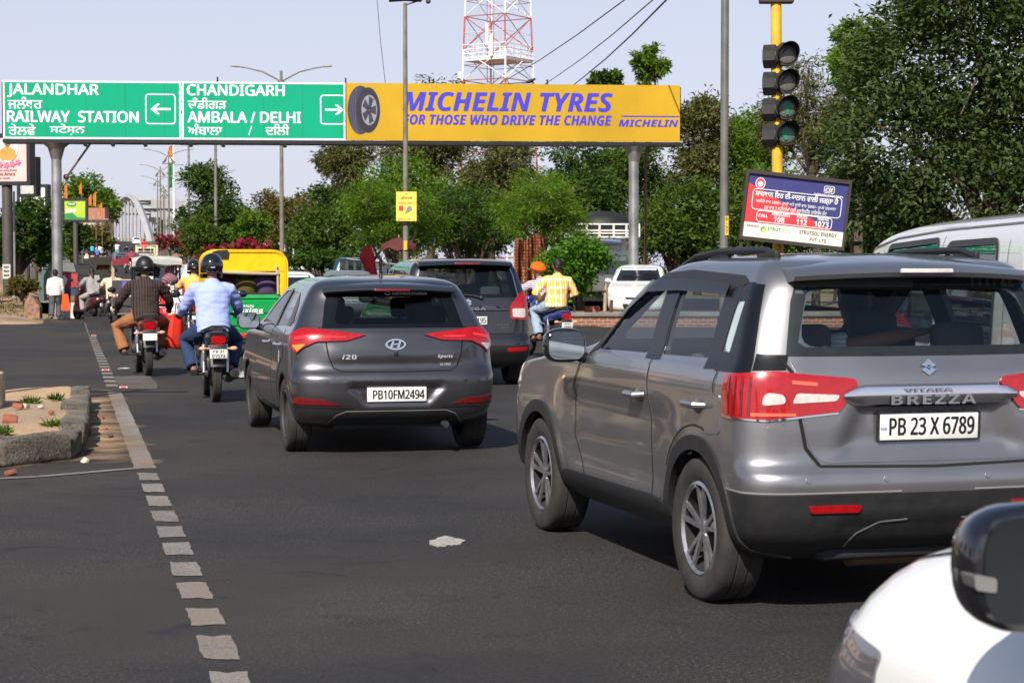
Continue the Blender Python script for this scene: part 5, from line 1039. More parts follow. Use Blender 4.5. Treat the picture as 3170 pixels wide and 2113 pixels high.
tx(t, "JALANDHAR", 23, 305, 262, 292, thin=True, bold=.035); tx(t, "ਜਲੰਧਰ", 25, 130, 301, 337, bold=.02); tx(t, "RAILWAY  STATION", 23, 428, 346, 377, thin=True, bold=.035); tx(t, "ਰੇਲਵੇ", 27, 110, 384, 418, bold=.02); tx(t, "ਸਟੇਸ਼ਨ", 155, 262, 384, 418, bold=.02); arrow(t, 466, 528, 338, True)
a, z0 = onb(452, 383); b_, z1 = onb(542, 293); t.add(*outline(rrect(a, z0, b_, z1, .09), .035, -.016)); t.build("lettering", SW, s1, 0)
s2 = board("direction_sign", "green direction sign reading CHANDIGARH and AMBALA / DELHI", "road sign", 563, 1069, GRN, SW); t = Txt()
tx(t, "CHANDIGARH", 580, 880, 265, 295, thin=True, bold=.035); tx(t, "ਚੰਡੀਗੜ", 582, 700, 303, 338, bold=.02); tx(t, "AMBALA / DELHI", 582, 931, 348, 379, thin=True, bold=.035); tx(t, "ਅੰਬਾਲਾ", 582, 688, 385, 418, bold=.02); tx(t, "/", 768, 781, 390, 418); tx(t, "ਦਿਲੀ", 822, 895, 385, 418, bold=.02); arrow(t, 1007, 1064, 340, False)
a, z0 = onb(993, 384); b_, z1 = onb(1066, 296); t.add(*outline(rrect(a, z0, b_, z1, .09), .035, -.016)); t.build("lettering", SW, s2, 0)
YB = mat("yellow hoarding vinyl", (.50, .30, .014), .55, spec=.25, var=.16, scale=.35, bump=.25, bscale=1.2); BLU = mat("blue print on yellow", (.045, .035, .50), .5, var=0)
s3 = board("hoarding", "long yellow hoarding with blue slanted tyre slogan over the road", "hoarding", 1072, 2105, YB, None); t = Txt()
tx(t, "MICHELIN TYRES", 1247, 1896, 290, 342, bold=.05, shear=.22); tx(t, "FOR THOSE WHO DRIVE THE CHANGE", 1247, 1893, 359, 385, bold=.04, shear=.2); tx(t, "MICHELIN", 1915, 2099, 372, 392, bold=.05, shear=.22)
a, z = onb(1923, 360); b_, _ = onb(2103, 360); t.box(((a + b_) / 2, -.016, z), (b_ - a, .006, .035)); t.build("lettering", BLU, s3, 0)
cx, cz = onb(1128, 341); rz_ = (onb(1128, 265)[1] - onb(1128, 416)[1]) / 2; b = MB(); b.prism([(cx - .12 + (.40 * math.cos(a)), cz + rz_ * math.sin(a)) for a in (2 * math.pi * k / 40 for k in range(40))] , lambda p, k: (p[0], k, p[1]), -.016, -.012); ty = b.build("printed_tyre", mat("printed tyre black", (.035, .03, .06), .5), s3, 0)
b = MB(); b.prism(circ(cx + .12, cz, .36, 40, rz_ * .93), lambda p, k: (p[0], k, p[1]), -.019, -.0165); b.build("printed_sidewall", mat("printed sidewall", (.015, .013, .025), .5), ty, 0)
b = MB(); b.prism(circ(cx + .15, cz, .24, 36, rz_ * .62), lambda p, k: (p[0], k, p[1]), -.022, -.0195); b.build("printed_rim", mat("printed rim", (.25, .25, .30), .5), ty, 0)
b = MB(); [b.prism([(cx + .15 + .03 * math.cos(a + h), cz + .07 * math.sin(a + h)) for h in (1.2, -1.2)] + [(cx + .15 + .22 * math.cos(a + h), cz + rz_ * .57 * math.sin(a + h)) for h in (-.35, .35)], lambda p, k: (p[0], k, p[1]), -.025, -.0225) for a in (2 * math.pi * k / 5 for k in range(5))]; b.build("printed_spokes", mat("printed spokes", (.03, .03, .05), .5), ty, 0)
b = MB()
for k in range(4): b.loft([[(cx - .12 + (.37 - .07 * k) * math.cos(a) - d, -.0185, cz + rz_ * .98 * math.sin(a)) for d in (0, .012)] for a in np.linspace(R(100), R(260), 20)], False, False)
b.build("printed_groove", mat("printed groove", (.10, .10, .16), .5), ty, 0)
# crow
cr = MB(); cr.ell((0, 0, .10), (.07, .15, .06), (.3, 0, 0)); cr.ell((0, .14, .17), (.04, .05, .04)); cr.cyl((0, .18, .17), (0, .25, .16), .014, .002, 6); cr.prism([(-.04, -.10), (.04, -.10), (.03, -.30), (-.03, -.30)], lambda p, k: (p[0], p[1], k), .03, .05); cr.tube([(-.02, .02, .05), (-.02, .03, 0)], .006, 5); cr.tube([(.02, .02, .05), (.02, .03, 0)], .006, 5)
o = link("crow", remesh(cr, .012, 2), mat("crow feathers", (.012, .012, .016), .45)); x, z = onb(1640, 256); o.location = GA + GD * x + V_(0, .1, zt); o.rotation_euler = (0, 0, -1.3); tag(o, "black crow perched on top of the yellow hoarding", "bird")
# ---------------- poles
def street_pole(name, label, u, Y, h, r0, r1, z0=0, m=GAL, tilt=0, base=None):
    x = px(u, 800, Y).x; rt = thing(name, label, "street lamp" if 'lamp' in name else "pole", (x, Y, z0), 0); rt.rotation_euler = (0, tilt, 0); b = MB(); b.cyl((0, 0, -.3), (0, 0, h), r0, r1, 16); b.build("pole", m, rt, 40); return rt
OLDP = mat("dusty pole", (.20, .18, .155), .7, .3, var=.35, scale=2)
lp = street_pole("street_lamp", "tall slim lamp post with a flat T head in front of the yellow hoarding", 1256, 50, 8.45, .085, .05, m=OLDP)
b = MB(); b.loft([[(x, y, 8.45 + .10 - .06 * abs(x) + dz) for y, dz in ((-.12, 0), (0, .06), (.12, 0), (0, -.05))] for x in (-.42, -.2, 0, .2, .42)]); b.ell((.60, 0, 8.50), .07); b.tube([(0, 0, 8.4), (.58, 0, 8.58)], .02, 6); b.build("lamp_head", mat("lamp head brown", (.07, .06, .05), .5), lp)
b = MB(); b.box((0, -.11, 2.15), (.09, .02, .24)); b.build("yellow_label", mat("yellow label", (.7, .45, .02), .5), lp, 0)
ps = thing("poster", "yellow poster tied to the slim lamp post, with Punjabi headline", "poster", (px(1258, 640, 49.8).x, 49.8, px(1258, 684, 49.8).z)); W_, H_ = .53, .76
b = MB(); b.box((0, 0, H_ / 2), (W_, .012, H_)); b.build("panel", mat("yellow poster paper", (.80, .66, .10), .5), ps, 0)
t = Txt(); t.put("ਭਾਈ", 0, .68, -.008, w=.10, h=.05); t.put("ਪ੍ਰੇਮਪਾਲ", 0, .54, -.008, w=.32, h=.11, bold=.03); t.build("headline", INK, ps, 0); t = Txt(); t.put("विशाल मेला 1", .0, .44, -.008, w=.44, h=.06, bold=.02); t.prism(rrect(-.20, .26, -.08, .40, .03), lambda p, k: (p[0], k, p[1]), -.009, -.006); t.put("ਦੁਕਾਨ ਨੰ: 12", 0, .02, -.009, w=.46, h=.045, bold=.03); t.build("red_print", mat("red ink", (.6, .04, .06), .5), ps, 0)
b = MB(); b.prism([(-.05, .18), (.06, .22), (.16, .28), (.14, .36), (.08, .40), (.03, .36), (.0, .28)], lambda p, k: (p[0], k, p[1]), -.009, -.006); b.build("printed_figure", mat("printed grey", (.25, .22, .20), .6), ps, 0)
gp_ = street_pole("utility_pole", "thick plain grey pole in front of the right end trees", 2241, 36, 9.0, .085, .07, m=mat("grey pole", (.16, .155, .14), .7, .3, var=.3, scale=2)); b = MB(); b.box((.04, -.088, 2.35), (.07, .012, .36)); lb_ = b.build("yellow_label", mat("yellow label", (.7, .45, .02), .5), gp_, 0); t = Txt(); [t.put(c_, .04, 2.45 - .08 * k, -.096, h=.055) for k, c_ in enumerate("G-57")]; t.build("lettering", INK, lb_, 0)
tp = street_pole("utility_pole", "thin rusty leaning pole just right of the right gantry post", 1998, 62, 5.4, .045, .04, m=mat("rusty pole", (.16, .09, .05), .8, var=.3), tilt=.0)
# double arm lamp posts of the ramp median
def double_lamp(label, u, Y, z0):
    x = px(u, 800, Y).x; rt = thing("street_lamp", label, "street lamp", (x, Y, z0), 0, "double arm street lamps along the ramp median"); m = OLDP
    b = MB(); b.cyl((0, 0, -.3), (0, 0, 9.6), .12, .06, 12); b.build("pole", m, rt, 40)
    for s in (-1, 1):
        b = MB(); b.tube([(s * .05, 0, 9.15), (s * .8, 0, 9.55), (s * 1.5, 0, 9.72), (s * 1.75, 0, 9.76)], [.035, .035, .03, .03], 8); b.build("arm", m, rt); b = MB(); b.loft([[(s * (1.70 + .55 * k), y * w_, 9.76 + .04 * k + dz * w_) for y, dz in ((-.1, 0), (-.05, .06), (.05, .06), (.1, 0), (0, -.03))] for k, w_ in ((0, .5), (.3, 1), (.8, 1), (1, .4))]); b.build("lamp_head", mat("lamp head grey", (.30, .30, .28), .5), rt)
        b = MB(); b.prism([(s * .04, 9.25), (s * .55, 8.65), (s * .50, 8.55), (s * .28, 8.62)], lambda p, k: (p[0], k, p[1]), -.03, .03); b.box((s * .28, 0, 8.52), (.56, .05, .06)); b.build("fin", mat("fin brown", (.10, .075, .06), .6), rt)
    return rt
lamps = [(873, 84, .6), (669, 106, 1.0), (586, 130, 1.4), (524, 168, 2.2), (498, 205, 2.85), (489, 246, 3.6), (507, 285, 4.4), (511, 320, 5.0)]
dl = None
for i, (u, Y, z0) in enumerate(lamps):
    lb_ = ["double arm lamp post rising above the CHANDIGARH sign", "lamp post right of the dark layered tree with its head behind the sign", "lamp post left of the dark layered tree with its head behind the sign", "first double arm lamp post fully seen below the green signs", "second double arm lamp post left of the flag", "third and leftmost double arm lamp post beside the arch", "small distant double arm lamp post right of the leftmost ones", "farthest small double arm lamp post by the arch"][i]
    if dl is None: dl = double_lamp(lb_, u, Y, z0)
    else: dup(dl, (px(u, 800, Y).x, Y, z0), 0, lb_)
# flag
fx = px(540, 800, 300); rt = thing("flagpole", "tall white flagpole with the national tricolour hanging limp", "flagpole", (fx.x, 300, 4)); b = MB(); b.cyl((0, 0, 0), (0, 0, px(540, 445, 300).z - 4), .22, .14, 10); b.build("pole", mat("white pole", (.75, .75, .75), .5), rt)
z1 = px(540, 445, 300).z - 4
for nm, c_, a, b2 in (("saffron_band", (.75, .22, .02), 0, .28), ("white_band", (.75, .75, .75), .28, .40), ("green_band", (.0, .20, .06), .40, 1)):
    f = MB(); f.loft([[(-.15 - k * (.28 + .28 * math.sin(3.1 * t_)) - .1 * math.sin(t_ * 9), .15 * math.sin(k * 7 + t_ * 5), z1 - .3 - t_ * 6.6) for k in np.linspace(0, 1, 7) * (1.6 if t_ > .02 else .7)] for t_ in np.linspace(a, b2, 8)], False, False); f.build(nm, mat(nm, c_, .8), rt, 60)
# traffic light
ty_ = 31.0; TX = px(2404, 500, ty_).x; tl = thing("traffic_light", "four lamp traffic light on a yellow pole with a green arrow", "traffic light", (TX, ty_, 0), 0); YP = mat("yellow pole paint", (.72, .42, .03), .5, var=.18, scale=4)
b = MB(); b.cyl((.06, 0, -.2), (-.03, 0, 6.3), .088, .088, 20); b.build("pole", YP, tl, 40)
b = MB(); b.box((-.02, -.02, px(2410, 0, ty_).z + .12), (.55, .22, .36), bev=.02); b.build("top_box", mat("brown box", (.05, .035, .03), .6), tl, 0)
HS = mat("signal housing", (.022, .021, .02), .55, var=.3); LENS = mat("dead lens", (.13, .125, .11), .25, var=.3, scale=60); GARR = mat("lit green arrow", (.008, .20, .105), .4, emit=.05)
def signal(parent, x, y, z, rz, lit=None):
    b = MB(); b.prism([(.17 * math.cos(R(22.5 + 45 * k)) * 1.02, .165 * math.sin(R(22.5 + 45 * k)) * 1.06) for k in range(8)], lambda p, k: (p[0], k, p[1]), -.08, .10); o = b.build("signal_head", HS, parent, 0); o.location = (x, y, z); o.rotation_euler = (0, 0, rz); o.scale = (1.12, 1.1, 1.14)
    v = MB(); rg = []
    for yy, r in ((-.08, .15), (-.30, .158)): rg.append([(r * math.cos(a), yy if 1 else 0, r * math.sin(a)) for a in (R(-50 + 280 * k / 24) for k in range(25))])
    rg[1] = [(p[0], -.08 - .24 * max(.12, (p[2] / .158 + .75) / 1.75), p[2]) for p in rg[1]]; v.loft(rg, False, False); v.loft([[(p[0] * .96, p[1], p[2] * .96) for p in r_] for r_ in rg], False, False); v.build("visor", HS, o, 60)
    l_ = MB(); l_.ell((0, -.085, 0), (.14, .03, .14), nu=24); le = l_.build("lens", LENS, o)
    if lit:
        A = [(-.02, -.10), (.02, -.10), (.02, .01), (.08, -.01), (.10, .03), (0, .10), (-.10, .03), (-.08, -.01), (-.02, .01)]
        if lit == 'left': A = [(-z_, x_) for x_, z_ in A]
        a = MB(); a.prism(A, lambda p, k: (p[0], k, p[1]), -.125, -.105); a.build("arrow", GARR, le, 0)
    return o
for i, v in enumerate((172, 256, 337, 416)):
    z = px(2404, v, ty_).z; signal(tl, .12 - .0, -.12, z, .12, (None, None, 'up', 'left')[i]); signal(tl, -.10, -.02, z - .02, 1.25)
# warning board
wy = 30.4; c0 = px(2462, 650, wy); wb_ = thing("notice_board", "tilted blue and red traffic notice board below the traffic light", "notice board", (c0.x, wy, c0.z)); wb_.rotation_euler = (0, R(6.4), 0); BW, BH = 1.60, 1.0
NAV = mat("navy print", (.035, .035, .17), .5, var=.05); RED_ = mat("red print", (.70, .035, .045), .5, var=.05); CRM = mat("cream print", (.80, .74, .62), .5, var=.06)
b = MB(); b.box((0, .02, 0), (BW, .04, BH)); b.build("panel", NAV, wb_, 0)
b = MB(); b.prism([(-.8, -.27), (-.8, .36), (.62, -.27)], lambda p, k: (p[0], k, p[1]), -.004, .0); b.build("red_field", RED_, wb_, 0)
b = MB(); b.box((0, -.004, -.385), (BW, .008, .23)); b.build("cream_strip", CRM, wb_, 0)
b = MB()
for a in ((-.84, .84, .5, .56), (-.84, .84, -.56, -.5), (-.84, -.8, -.5, .5), (.8, .84, -.5, .5)): b.box(((a[0] + a[1]) / 2, 0, (a[2] + a[3]) / 2), (a[1] - a[0], .09, a[3] - a[2]))
for x in (-.82, .82): b.box((x * .97, .03, -.95), (.05, .05, .85))
b.build("frame", mat("brown frame", (.035, .024, .022), .6), wb_, 0)
t = Txt(); t.put("ਸਾਵਧਾਨ ਇਹ ਈ-ਚਲਾਨ ਵਾਲੀ ਜਗ੍ਹਾ ਹੈ", 0, .13, -.009, w=1.32, h=.13, bold=.02); t.put("ਪਹਿਲੀ ਵਾਰ 1000/- ਰੁਪਏ ਅਤੇ ਦੂਜੀ ਵਾਰ 2000/- ਰੁਪਏ ਜੁਰਮਾਨਾ", 0, .04, -.009, w=1.28, h=.075); t.put("ਹਰ ਵਾਰ 3 ਮਹੀਨਿਆਂ ਲਈ ਡਰਾਇਵਿੰਗ ਲਾਇਸੰਸ ਰੱਦ", 0, -.04, -.009, w=1.0, h=.075)
t.put("CALL", -.50, -.17, -.009, w=.14, h=.05, bold=.03); t.put("AMBULANCE", -.22, -.125, -.009, w=.29, h=.05, bold=.03); t.put("108", -.24, -.225, -.009, w=.17, h=.085, bold=.04); t.put("POLICE", .12, -.125, -.009, w=.16, h=.05, bold=.03); t.put("112", .12, -.225, -.009, w=.17, h=.085, bold=.04); t.put("TRAFFIC", .46, -.125, -.009, w=.19, h=.05, bold=.03); t.put("1073", .44, -.225, -.009, w=.23, h=.085, bold=.04)
t.put("CII", .50, .345, -.009, w=.12, h=.06, bold=.05, shear=.2); t.add(*outline(rrect(.42, .325, .58, .43, .02), .009, -.008)); t.put("Confederation of Indian Industry", .50, .27, -.009, w=.46, h=.035, bold=.02)
t.add(*outline(rrect(-.70, -.055, .72, .27, .06), .010, -.008)); t.add(*outline(rrect(-.60, -.245, .60, -.07, .05), .010, -.008)); t.add(*outline(circ(-.60, .36, .075, 24, .085), .010, -.008))
t.prism([(-.60 + .055 * math.cos(R(a)) * (1 if a % 36 == 0 else .6), .35 + .055 * math.sin(R(a)) * (1 if a % 36 == 0 else .6)) for a in range(0, 360, 18)], lambda p, k: (p[0], k, p[1]), -.012, -.006); t.build("lettering", WHITE, wb_, 0)
b = MB(); b.prism(circ(-.60, .36, .07, 24, .08), lambda p, k: (p[0], k, p[1]), -.006, -.001); b.build("emblem_disc", RED_, wb_, 0)
t = Txt(); t.put("STRUTSOL ENERGY", .40, -.365, -.014, w=.60, h=.06, bold=.02); t.put("PVT. LTD.", .42, -.465, -.014, w=.28, h=.055, bold=.02); t.put("SUPPORTED BY", -.64, -.34, -.014, w=.2, h=.03, bold=.02); t.build("lettering", mat("grey ink", (.08, .07, .09), .5), wb_, 0)
t = Txt(); t.put("STRUT", -.30, -.37, -.014, w=.21, h=.055, bold=.04); t.build("lettering", mat("green ink", (.03, .25, .12), .5), wb_, 0); t = Txt(); t.put("SOL", -.10, -.37, -.014, w=.13, h=.055, bold=.02); t.build("lettering", mat("pale orange ink", (.75, .45, .25), .5), wb_, 0)
b = MB(); b.prism(circ(-.475, -.36, .045, 20), lambda p, k: (p[0], k, p[1]), -.012, -.008); go = b.build("sun_logo", mat("logo green", (.06, .32, .10), .5), wb_, 0); b = MB(); b.prism(circ(-.465, -.375, .028, 16), lambda p, k: (p[0], k, p[1]), -.015, -.011); b.build("logo_core", mat("logo yellow", (.80, .62, .05), .5), go, 0)
# ---------------- telecom tower
tw = thing("telecom_tower", "red and white lattice telecom tower rising behind the yellow hoarding", "tower", (px(1542, 0, 175).x, 175, 0)); S = F / 175
tr, twh = mat("tower red", (.42, .10, .07), .6, var=.15), mat("tower white", (.72, .72, .74), .6, var=.1); red, whi = MB(), MB()
def half(z): return 3.35 - (z - 18) * .042
def leg(k, z): a = R(12 + 90 * k); r = half(z); return V_(r * math.cos(a), r * math.sin(a), z)
zz = [0, 5, 10, 14.5, 18.6, 21.4, 24.4, 27.2, 30, 33]
for i, (a, b_) in enumerate(zip(zz[:-1], zz[1:])):
    tgt = red if i in (2, 3, 5, 7) else whi; oth = whi if tgt is red else red
    for k in range(4):
        tgt.tube([leg(k, a), leg(k, b_)], .085, 5); q = (k + 1) % 4; m_ = (a + b_) / 2
        tgt.tube([leg(k, a), leg(q, b_)], .05, 4); tgt.tube([leg(q, a), leg(k, b_)], .05, 4); (red if i % 2 else whi).tube([leg(k, b_), leg(q, b_)], .045, 4); (red if i % 2 == 0 else whi).tube([leg(k, m_), (leg(k, m_) + leg(q, m_)) / 2, leg(q, m_)], .03, 4)
for k in range(12): whi.tube([(-1.0 + .0 * k, .2, 19 + k), (-.4, .2, 19 + k)], .02, 4)
for x in (-1.0, -.7, -.4): red.tube([(x, .2, 0), (x, .2, 33)], .035, 5)
red.build("red_sections", tr, tw, 0); whi.build("white_sections", twh, tw, 0)
b = MB(); r = half(21) * 1.02; c4 = [V_(r * math.cos(R(12 + 90 * k)), r * math.sin(R(12 + 90 * k)), 0) for k in range(4)]
for z, th in ((20.6, .18), (21.0, .07), (21.4, .07), (21.8, .07)): b.tube([c + V_(0, 0, z) for c in c4 + c4[:1]], th / 2, 5)
for k in range(4):
    for j in range(8): p = c4[k].lerp(c4[(k + 1) % 4], j / 8); b.tube([p + V_(0, 0, 20.5), p + V_(0, 0, 22.0)], .03, 4)
b.prism([tuple(c.xy) for c in c4], lambda p, t: (p[0], p[1], t), 20.35, 20.5); b.build("platform", twh, tw, 0)
for i, (x, y, z, h) in enumerate(((-1.0, -2.2, 22.6, 2.0), (-.6, -2.6, 21.6, 2.0), (-3.5, -.6, 18.3, 2.2))): b = MB(); b.box((x, y, z), (.28, .16, h), bev=.04); b.build("antenna_panel", mat("antenna cream", (.72, .70, .58), .5), tw)
# wires
WIRE = mat("wire", (.02, .02, .02), .6, var=0)
def wire(label, pts, r): b = MB(); b.tube(pts, r, 5); o = b.build("wire", WIRE); tag(o, label, "wire")
for i, (a, b_, lb_) in enumerate((((1540, 260), (1950, -12), "left wire of the three slanting up to the right"), ((1690, 255), (2035, -12), "middle wire of the three slanting up to the right"), ((1775, 260), (2075, -12), "right and thickest wire of the three slanting up to the right"))): p, q = px(*a, 120), px(*b_, 60); p2 = p + (p - q) * .3; wire(lb_, [p2, p.lerp(q, .25) - V_(0, 0, .15), p.lerp(q, .5) - V_(0, 0, .2), p.lerp(q, .75) - V_(0, 0, .15), q, q + (q - p) * .3], .022 + .01 * (i == 2))
wire("thin hanging wire left of the slim lamp post", [px(1165, -30, 70), px(1178, 130, 70), px(1192, 252, 70), px(1200, 330, 70)], .012)
# ---------------- left side: hoardings, board, shrine
FRM = mat("black frame", (.012, .012, .014), .5)
def hoarding(label, u0, v0, u1, v1, Y, face, rz=0, pole=None, depth=.5, fr=.14, pr=.2):
    a, b_ = px(u0, v1, Y), px(u1, v0, Y); W_, H_ = b_.x - a.x, b_.z - a.z; rt = thing("hoarding", label, "hoarding", ((a.x + b_.x) / 2, Y, a.z), rz); b = MB(); b.box((0, depth / 2 + .02, H_ / 2), (W_, depth, H_)); b.build("panel", face, rt, 0)
    b = MB()
    for q in ((-W_ / 2 - fr, W_ / 2 + fr, H_, H_ + fr), (-W_ / 2 - fr, W_ / 2 + fr, -fr, 0), (-W_ / 2 - fr, -W_ / 2, 0, H_), (W_ / 2, W_ / 2 + fr, 0, H_)): b.box(((q[0] + q[1]) / 2, depth / 2, (q[2] + q[3]) / 2), (q[1] - q[0], depth + .12, q[3] - q[2]))
    b.build("frame", FRM, rt, 0)
    if pole is not None: b = MB(); b.cyl((pole, depth / 2, -a.z - .5), (pole, depth / 2, -fr), pr, pr, 16); b.build("post", mat("hoarding post", (.10, .09, .08), .6, .4), rt, 40)
    return rt, W_, H_
hb, W_, H_ = hoarding("pink memorial hoarding with an oval portrait at the left edge", -190, 425, 88, 562, 74, mat("pink print", (.82, .50, .48), .5, var=.1, scale=.6), -.12, pole=.85, depth=.45)
ox = W_ / 2 - .78; b = MB(); b.prism(circ(ox, H_ - .45, .42, 28, .52), lambda p, k: (p[0], k, p[1]), -.004, .01); ov_ = b.build("portrait_oval", mat("pale portrait sky", (.62, .66, .72), .5), hb, 0)
b = MB(); b.prism([(ox - .36, H_ - .72), (ox - .30, H_ - .50), (ox - .12, H_ - .38), (ox + .12, H_ - .38), (ox + .30, H_ - .50), (ox + .36, H_ - .72), (ox + .2, H_ - .90), (ox - .2, H_ - .90)], lambda p, k: (p[0], k, p[1]), -.010, -.005); b.build("portrait_shirt", mat("ochre print", (.50, .30, .06), .5), ov_, 0); b = MB(); b.prism(circ(ox, H_ - .20, .13, 16, .19), lambda p, k: (p[0], k, p[1]), -.014, -.006); b.build("portrait_face", SKIN, ov_, 0); b = MB(); b.prism([(ox - .14, H_ - .16), (ox - .12, H_ + .0), (ox, H_ + .03), (ox + .12, H_ + .0), (ox + .14, H_ - .16), (ox, H_ - .08)], lambda p, k: (p[0], k, p[1]), -.018, -.010); b.build("portrait_hair", HAIR_ := mat("printed hair", (.01, .008, .008), .5), ov_, 0)
b = MB(); [b.prism([(ox + dx + .10 * math.cos(a) * (1 + .3 * math.cos(5 * a)), .62 + dz + .10 * math.sin(a) * (1 + .3 * math.cos(5 * a))) for a in (2 * math.pi * k / 20 for k in range(20))], lambda p, k: (p[0], k, p[1]), -.020, -.012) for dx, dz in ((-.5, .1), (-.3, .03), (-.05, .0), (.2, .04), (.42, .12))]; b.build("printed_flowers", mat("printed petals", (.70, .16, .28), .5), hb, 0)
t = Txt(); t.put("In Memory of Our Loving Brother", ox - .25, .40, -.004, w=1.25, h=.07, bold=.02); t.put("Ashu Arora", ox - .14, .23, -.004, w=.85, h=.12, bold=.03); t.put("Other Family", ox - .2, .10, -.004, w=.6, h=.06); t.build("lettering", mat("maroon ink", (.22, .02, .04), .5), hb, 0)
hoarding("narrow dark framed hoarding just behind the pink one", 60, 495, 108, 600, 90, mat("dim white print", (.5, .5, .5), .5), -.3, pole=-.2, depth=.3)
hb2, W_, H_ = hoarding("blank white hoarding between the dark tree and the left gantry post", 60, 578, 141, 668, 108, mat("blank white print", (.80, .79, .80), .5, var=.1), -.1, pole=0, depth=.5)
hb3, W_, H_ = hoarding("small green and yellow advertising hoarding left of the ramp", 199, 620, 264, 680, 150, mat("lime print", (.40, .55, .03), .5, var=.2, scale=.5), 0, pole=0, depth=.4)
b = MB(); b.prism([(-W_ / 2, 0), (W_ / 2, 0), (W_ / 2, .15), (.2, .2), (-.2, .55), (-W_ / 2, .45)], lambda p, k: (p[0], k, p[1]), -.004, .01); b.build("green_print", mat("deep green print", (.02, .22, .05), .5), hb3, 0); b = MB(); b.prism(circ(-.25, H_ - .30, .38, 20, .2), lambda p, k: (p[0], k, p[1]), -.004, .01); b.build("logo", mat("deep green print", (.02, .22, .05), .5), hb3, 0); t = Txt(); t.put("Mool", -.25, H_ - .36, -.01, w=.5, h=.16, bold=.03); t.put("999", -.3, .55, -.01, w=.8, h=.3, bold=.05); t.build("lettering", WHITE, hb3, 0)
# shrine with flags
sx = px(292, 660, 190); sh = thing("shrine", "small brick shrine with orange flags beyond the green hoarding", "shrine", (sx.x, 190, .9)); b = MB(); b.box((0, 1.2, 2.75), (2.2, 2.2, 5.5)); b.build("wall", mat("whitewash", (.6, .55, .5), .8), sh, 0); b = MB(); b.box((0, 1.2, 6.1), (2.0, 2.0, 1.1)); b.box((.1, 1.1, 5.52), (2.7, 2.7, .14)); b.build("roof_parapet", mat("salmon brick", (.36, .18, .12), .8, var=.2), sh, 0)
FL = mat("orange flag", (.60, .15, .015), .7)
for i, (u, v0, v1, c_) in enumerate(((253, 565, 600, "orange yellow pennant flag standing highest above the green hoarding"), (208, 566, 615, "faded red flag left of the green hoarding"), (283, 600, 635, "orange flag on the left of the shrine roof"), (297, 592, 640, "red orange flag in the middle of the shrine roof"), (316, 625, 670, "orange flag hanging at the right of the shrine"))):
    p = px(u, v1, 163); q = px(u, v0, 163); h = q.z - p.z; rt = thing("flag", c_, "flag", (p.x, 163, 0), 0, "flags round the shrine"); b = MB(); b.cyl((0, 0, 0), (0, 0, q.z), .03, .02, 6); b.build("mast", mat("bamboo", (.3, .2, .1), .8), rt); b = MB(); b.loft([[(-.02 - k * .22 * (1 + .3 * math.sin(t_ * 9)), .1 * math.sin(k * 9), q.z - .05 - t_ * h * (.95 - .25 * k) - .25 * k) for k in (0, .33, .66, 1)] for t_ in (0, .33, .66, 1)], False, False); b.build("cloth", FL, rt, 60)
# painted board, brick remains
bp_ = gp(150, 992); pb = thing("painted_board", "leaning painted board with red top and a white figure on the verge", "board", (bp_.x - .15, bp_.y + 2.4, .02), .1); pb.rotation_euler = (-.05, .05, .08); W_, H_ = .80, 1.40
b = MB(); b.box((0, 0, H_ / 2), (W_, .03, H_)); b.build("panel", mat("red enamel", (.36, .03, .035), .5, var=.2), pb, 0); b = MB(); b.prism([(-W_ / 2, .78), (-.12, .92), (.05, .88), (W_ / 2, 1.0), (W_ / 2, .70), (-W_ / 2, .70)], lambda p, k: (p[0], k, p[1]), -.022, -.0155); b.build("blue_paint", mat("navy enamel", (.02, .04, .10), .5), pb, 0); b = MB(); b.prism([(-.14, 1.28), (.0, 1.32), (.10, 1.20), (.06, 1.05), (.0, .95), (-.06, 1.0), (-.10, 1.12), (-.18, 1.2)], lambda p, k: (p[0], k, p[1]), -.024, -.016); b.build("white_figure", mat("white enamel", (.7, .68, .66), .5), pb, 0)
b = MB(); b.box((0, -.018, .24), (W_ * .98, .008, .48)); b.build("white_paint", mat("dusty white enamel", (.66, .62, .55), .6, var=.2), pb, 0); b = MB(); b.box((0, -.018, .59), (W_ * .98, .008, .22)); b.build("peeled_patch", mat("peeled patch", (.20, .14, .09), .9, var=.5, scale=6), pb, 0)
b = MB()
for q in ((-.43, -.40, 0, 1.43), (.40, .43, 0, 1.43), (-.40, .40, 1.40, 1.43)): b.box(((q[0] + q[1]) / 2, 0, (q[2] + q[3]) / 2), (q[1] - q[0], .06, q[3] - q[2]))
b.build("frame", FRM, pb, 0)
def brick_mat():
    m = mat("old brickwork", (.30, .13, .08), .9, var=.3, scale=3, bump=.4); n, l = m.node_tree.nodes, m.node_tree.links; tc = n.new("ShaderNodeTexCoord"); mp = n.new("ShaderNodeMapping"); mp.inputs["Rotation"].default_value = (R(90), 0, 0); l.new(tc.outputs["Object"], mp.inputs[0]); bt = n.new("ShaderNodeTexBrick"); bt.inputs["Scale"].default_value = 1; bt.inputs["Brick Width"].default_value = .23; bt.inputs["Row Height"].default_value = .085; bt.inputs["Mortar Size"].default_value = .012; bt.inputs[1].default_value = (.30, .10, .06, 1); bt.inputs[2].default_value = (.20, .07, .04, 1); bt.inputs[3].default_value = (.34, .27, .20, 1); l.new(mp.outputs[0], bt.inputs[0]); l.new(bt.outputs[0], n["Principled BSDF"].inputs["Base Color"]); return m
BRICK = brick_mat()
b = MB(); x0 = px(106, 900, 57).x; rg = []
for x, h in ((-.25, .35), (-.12, .6), (.02, .5), (.2, .25)): rg.append([(x, 0, -.1), (x, 0, h), (x, .35, h), (x, .35, -.1)])
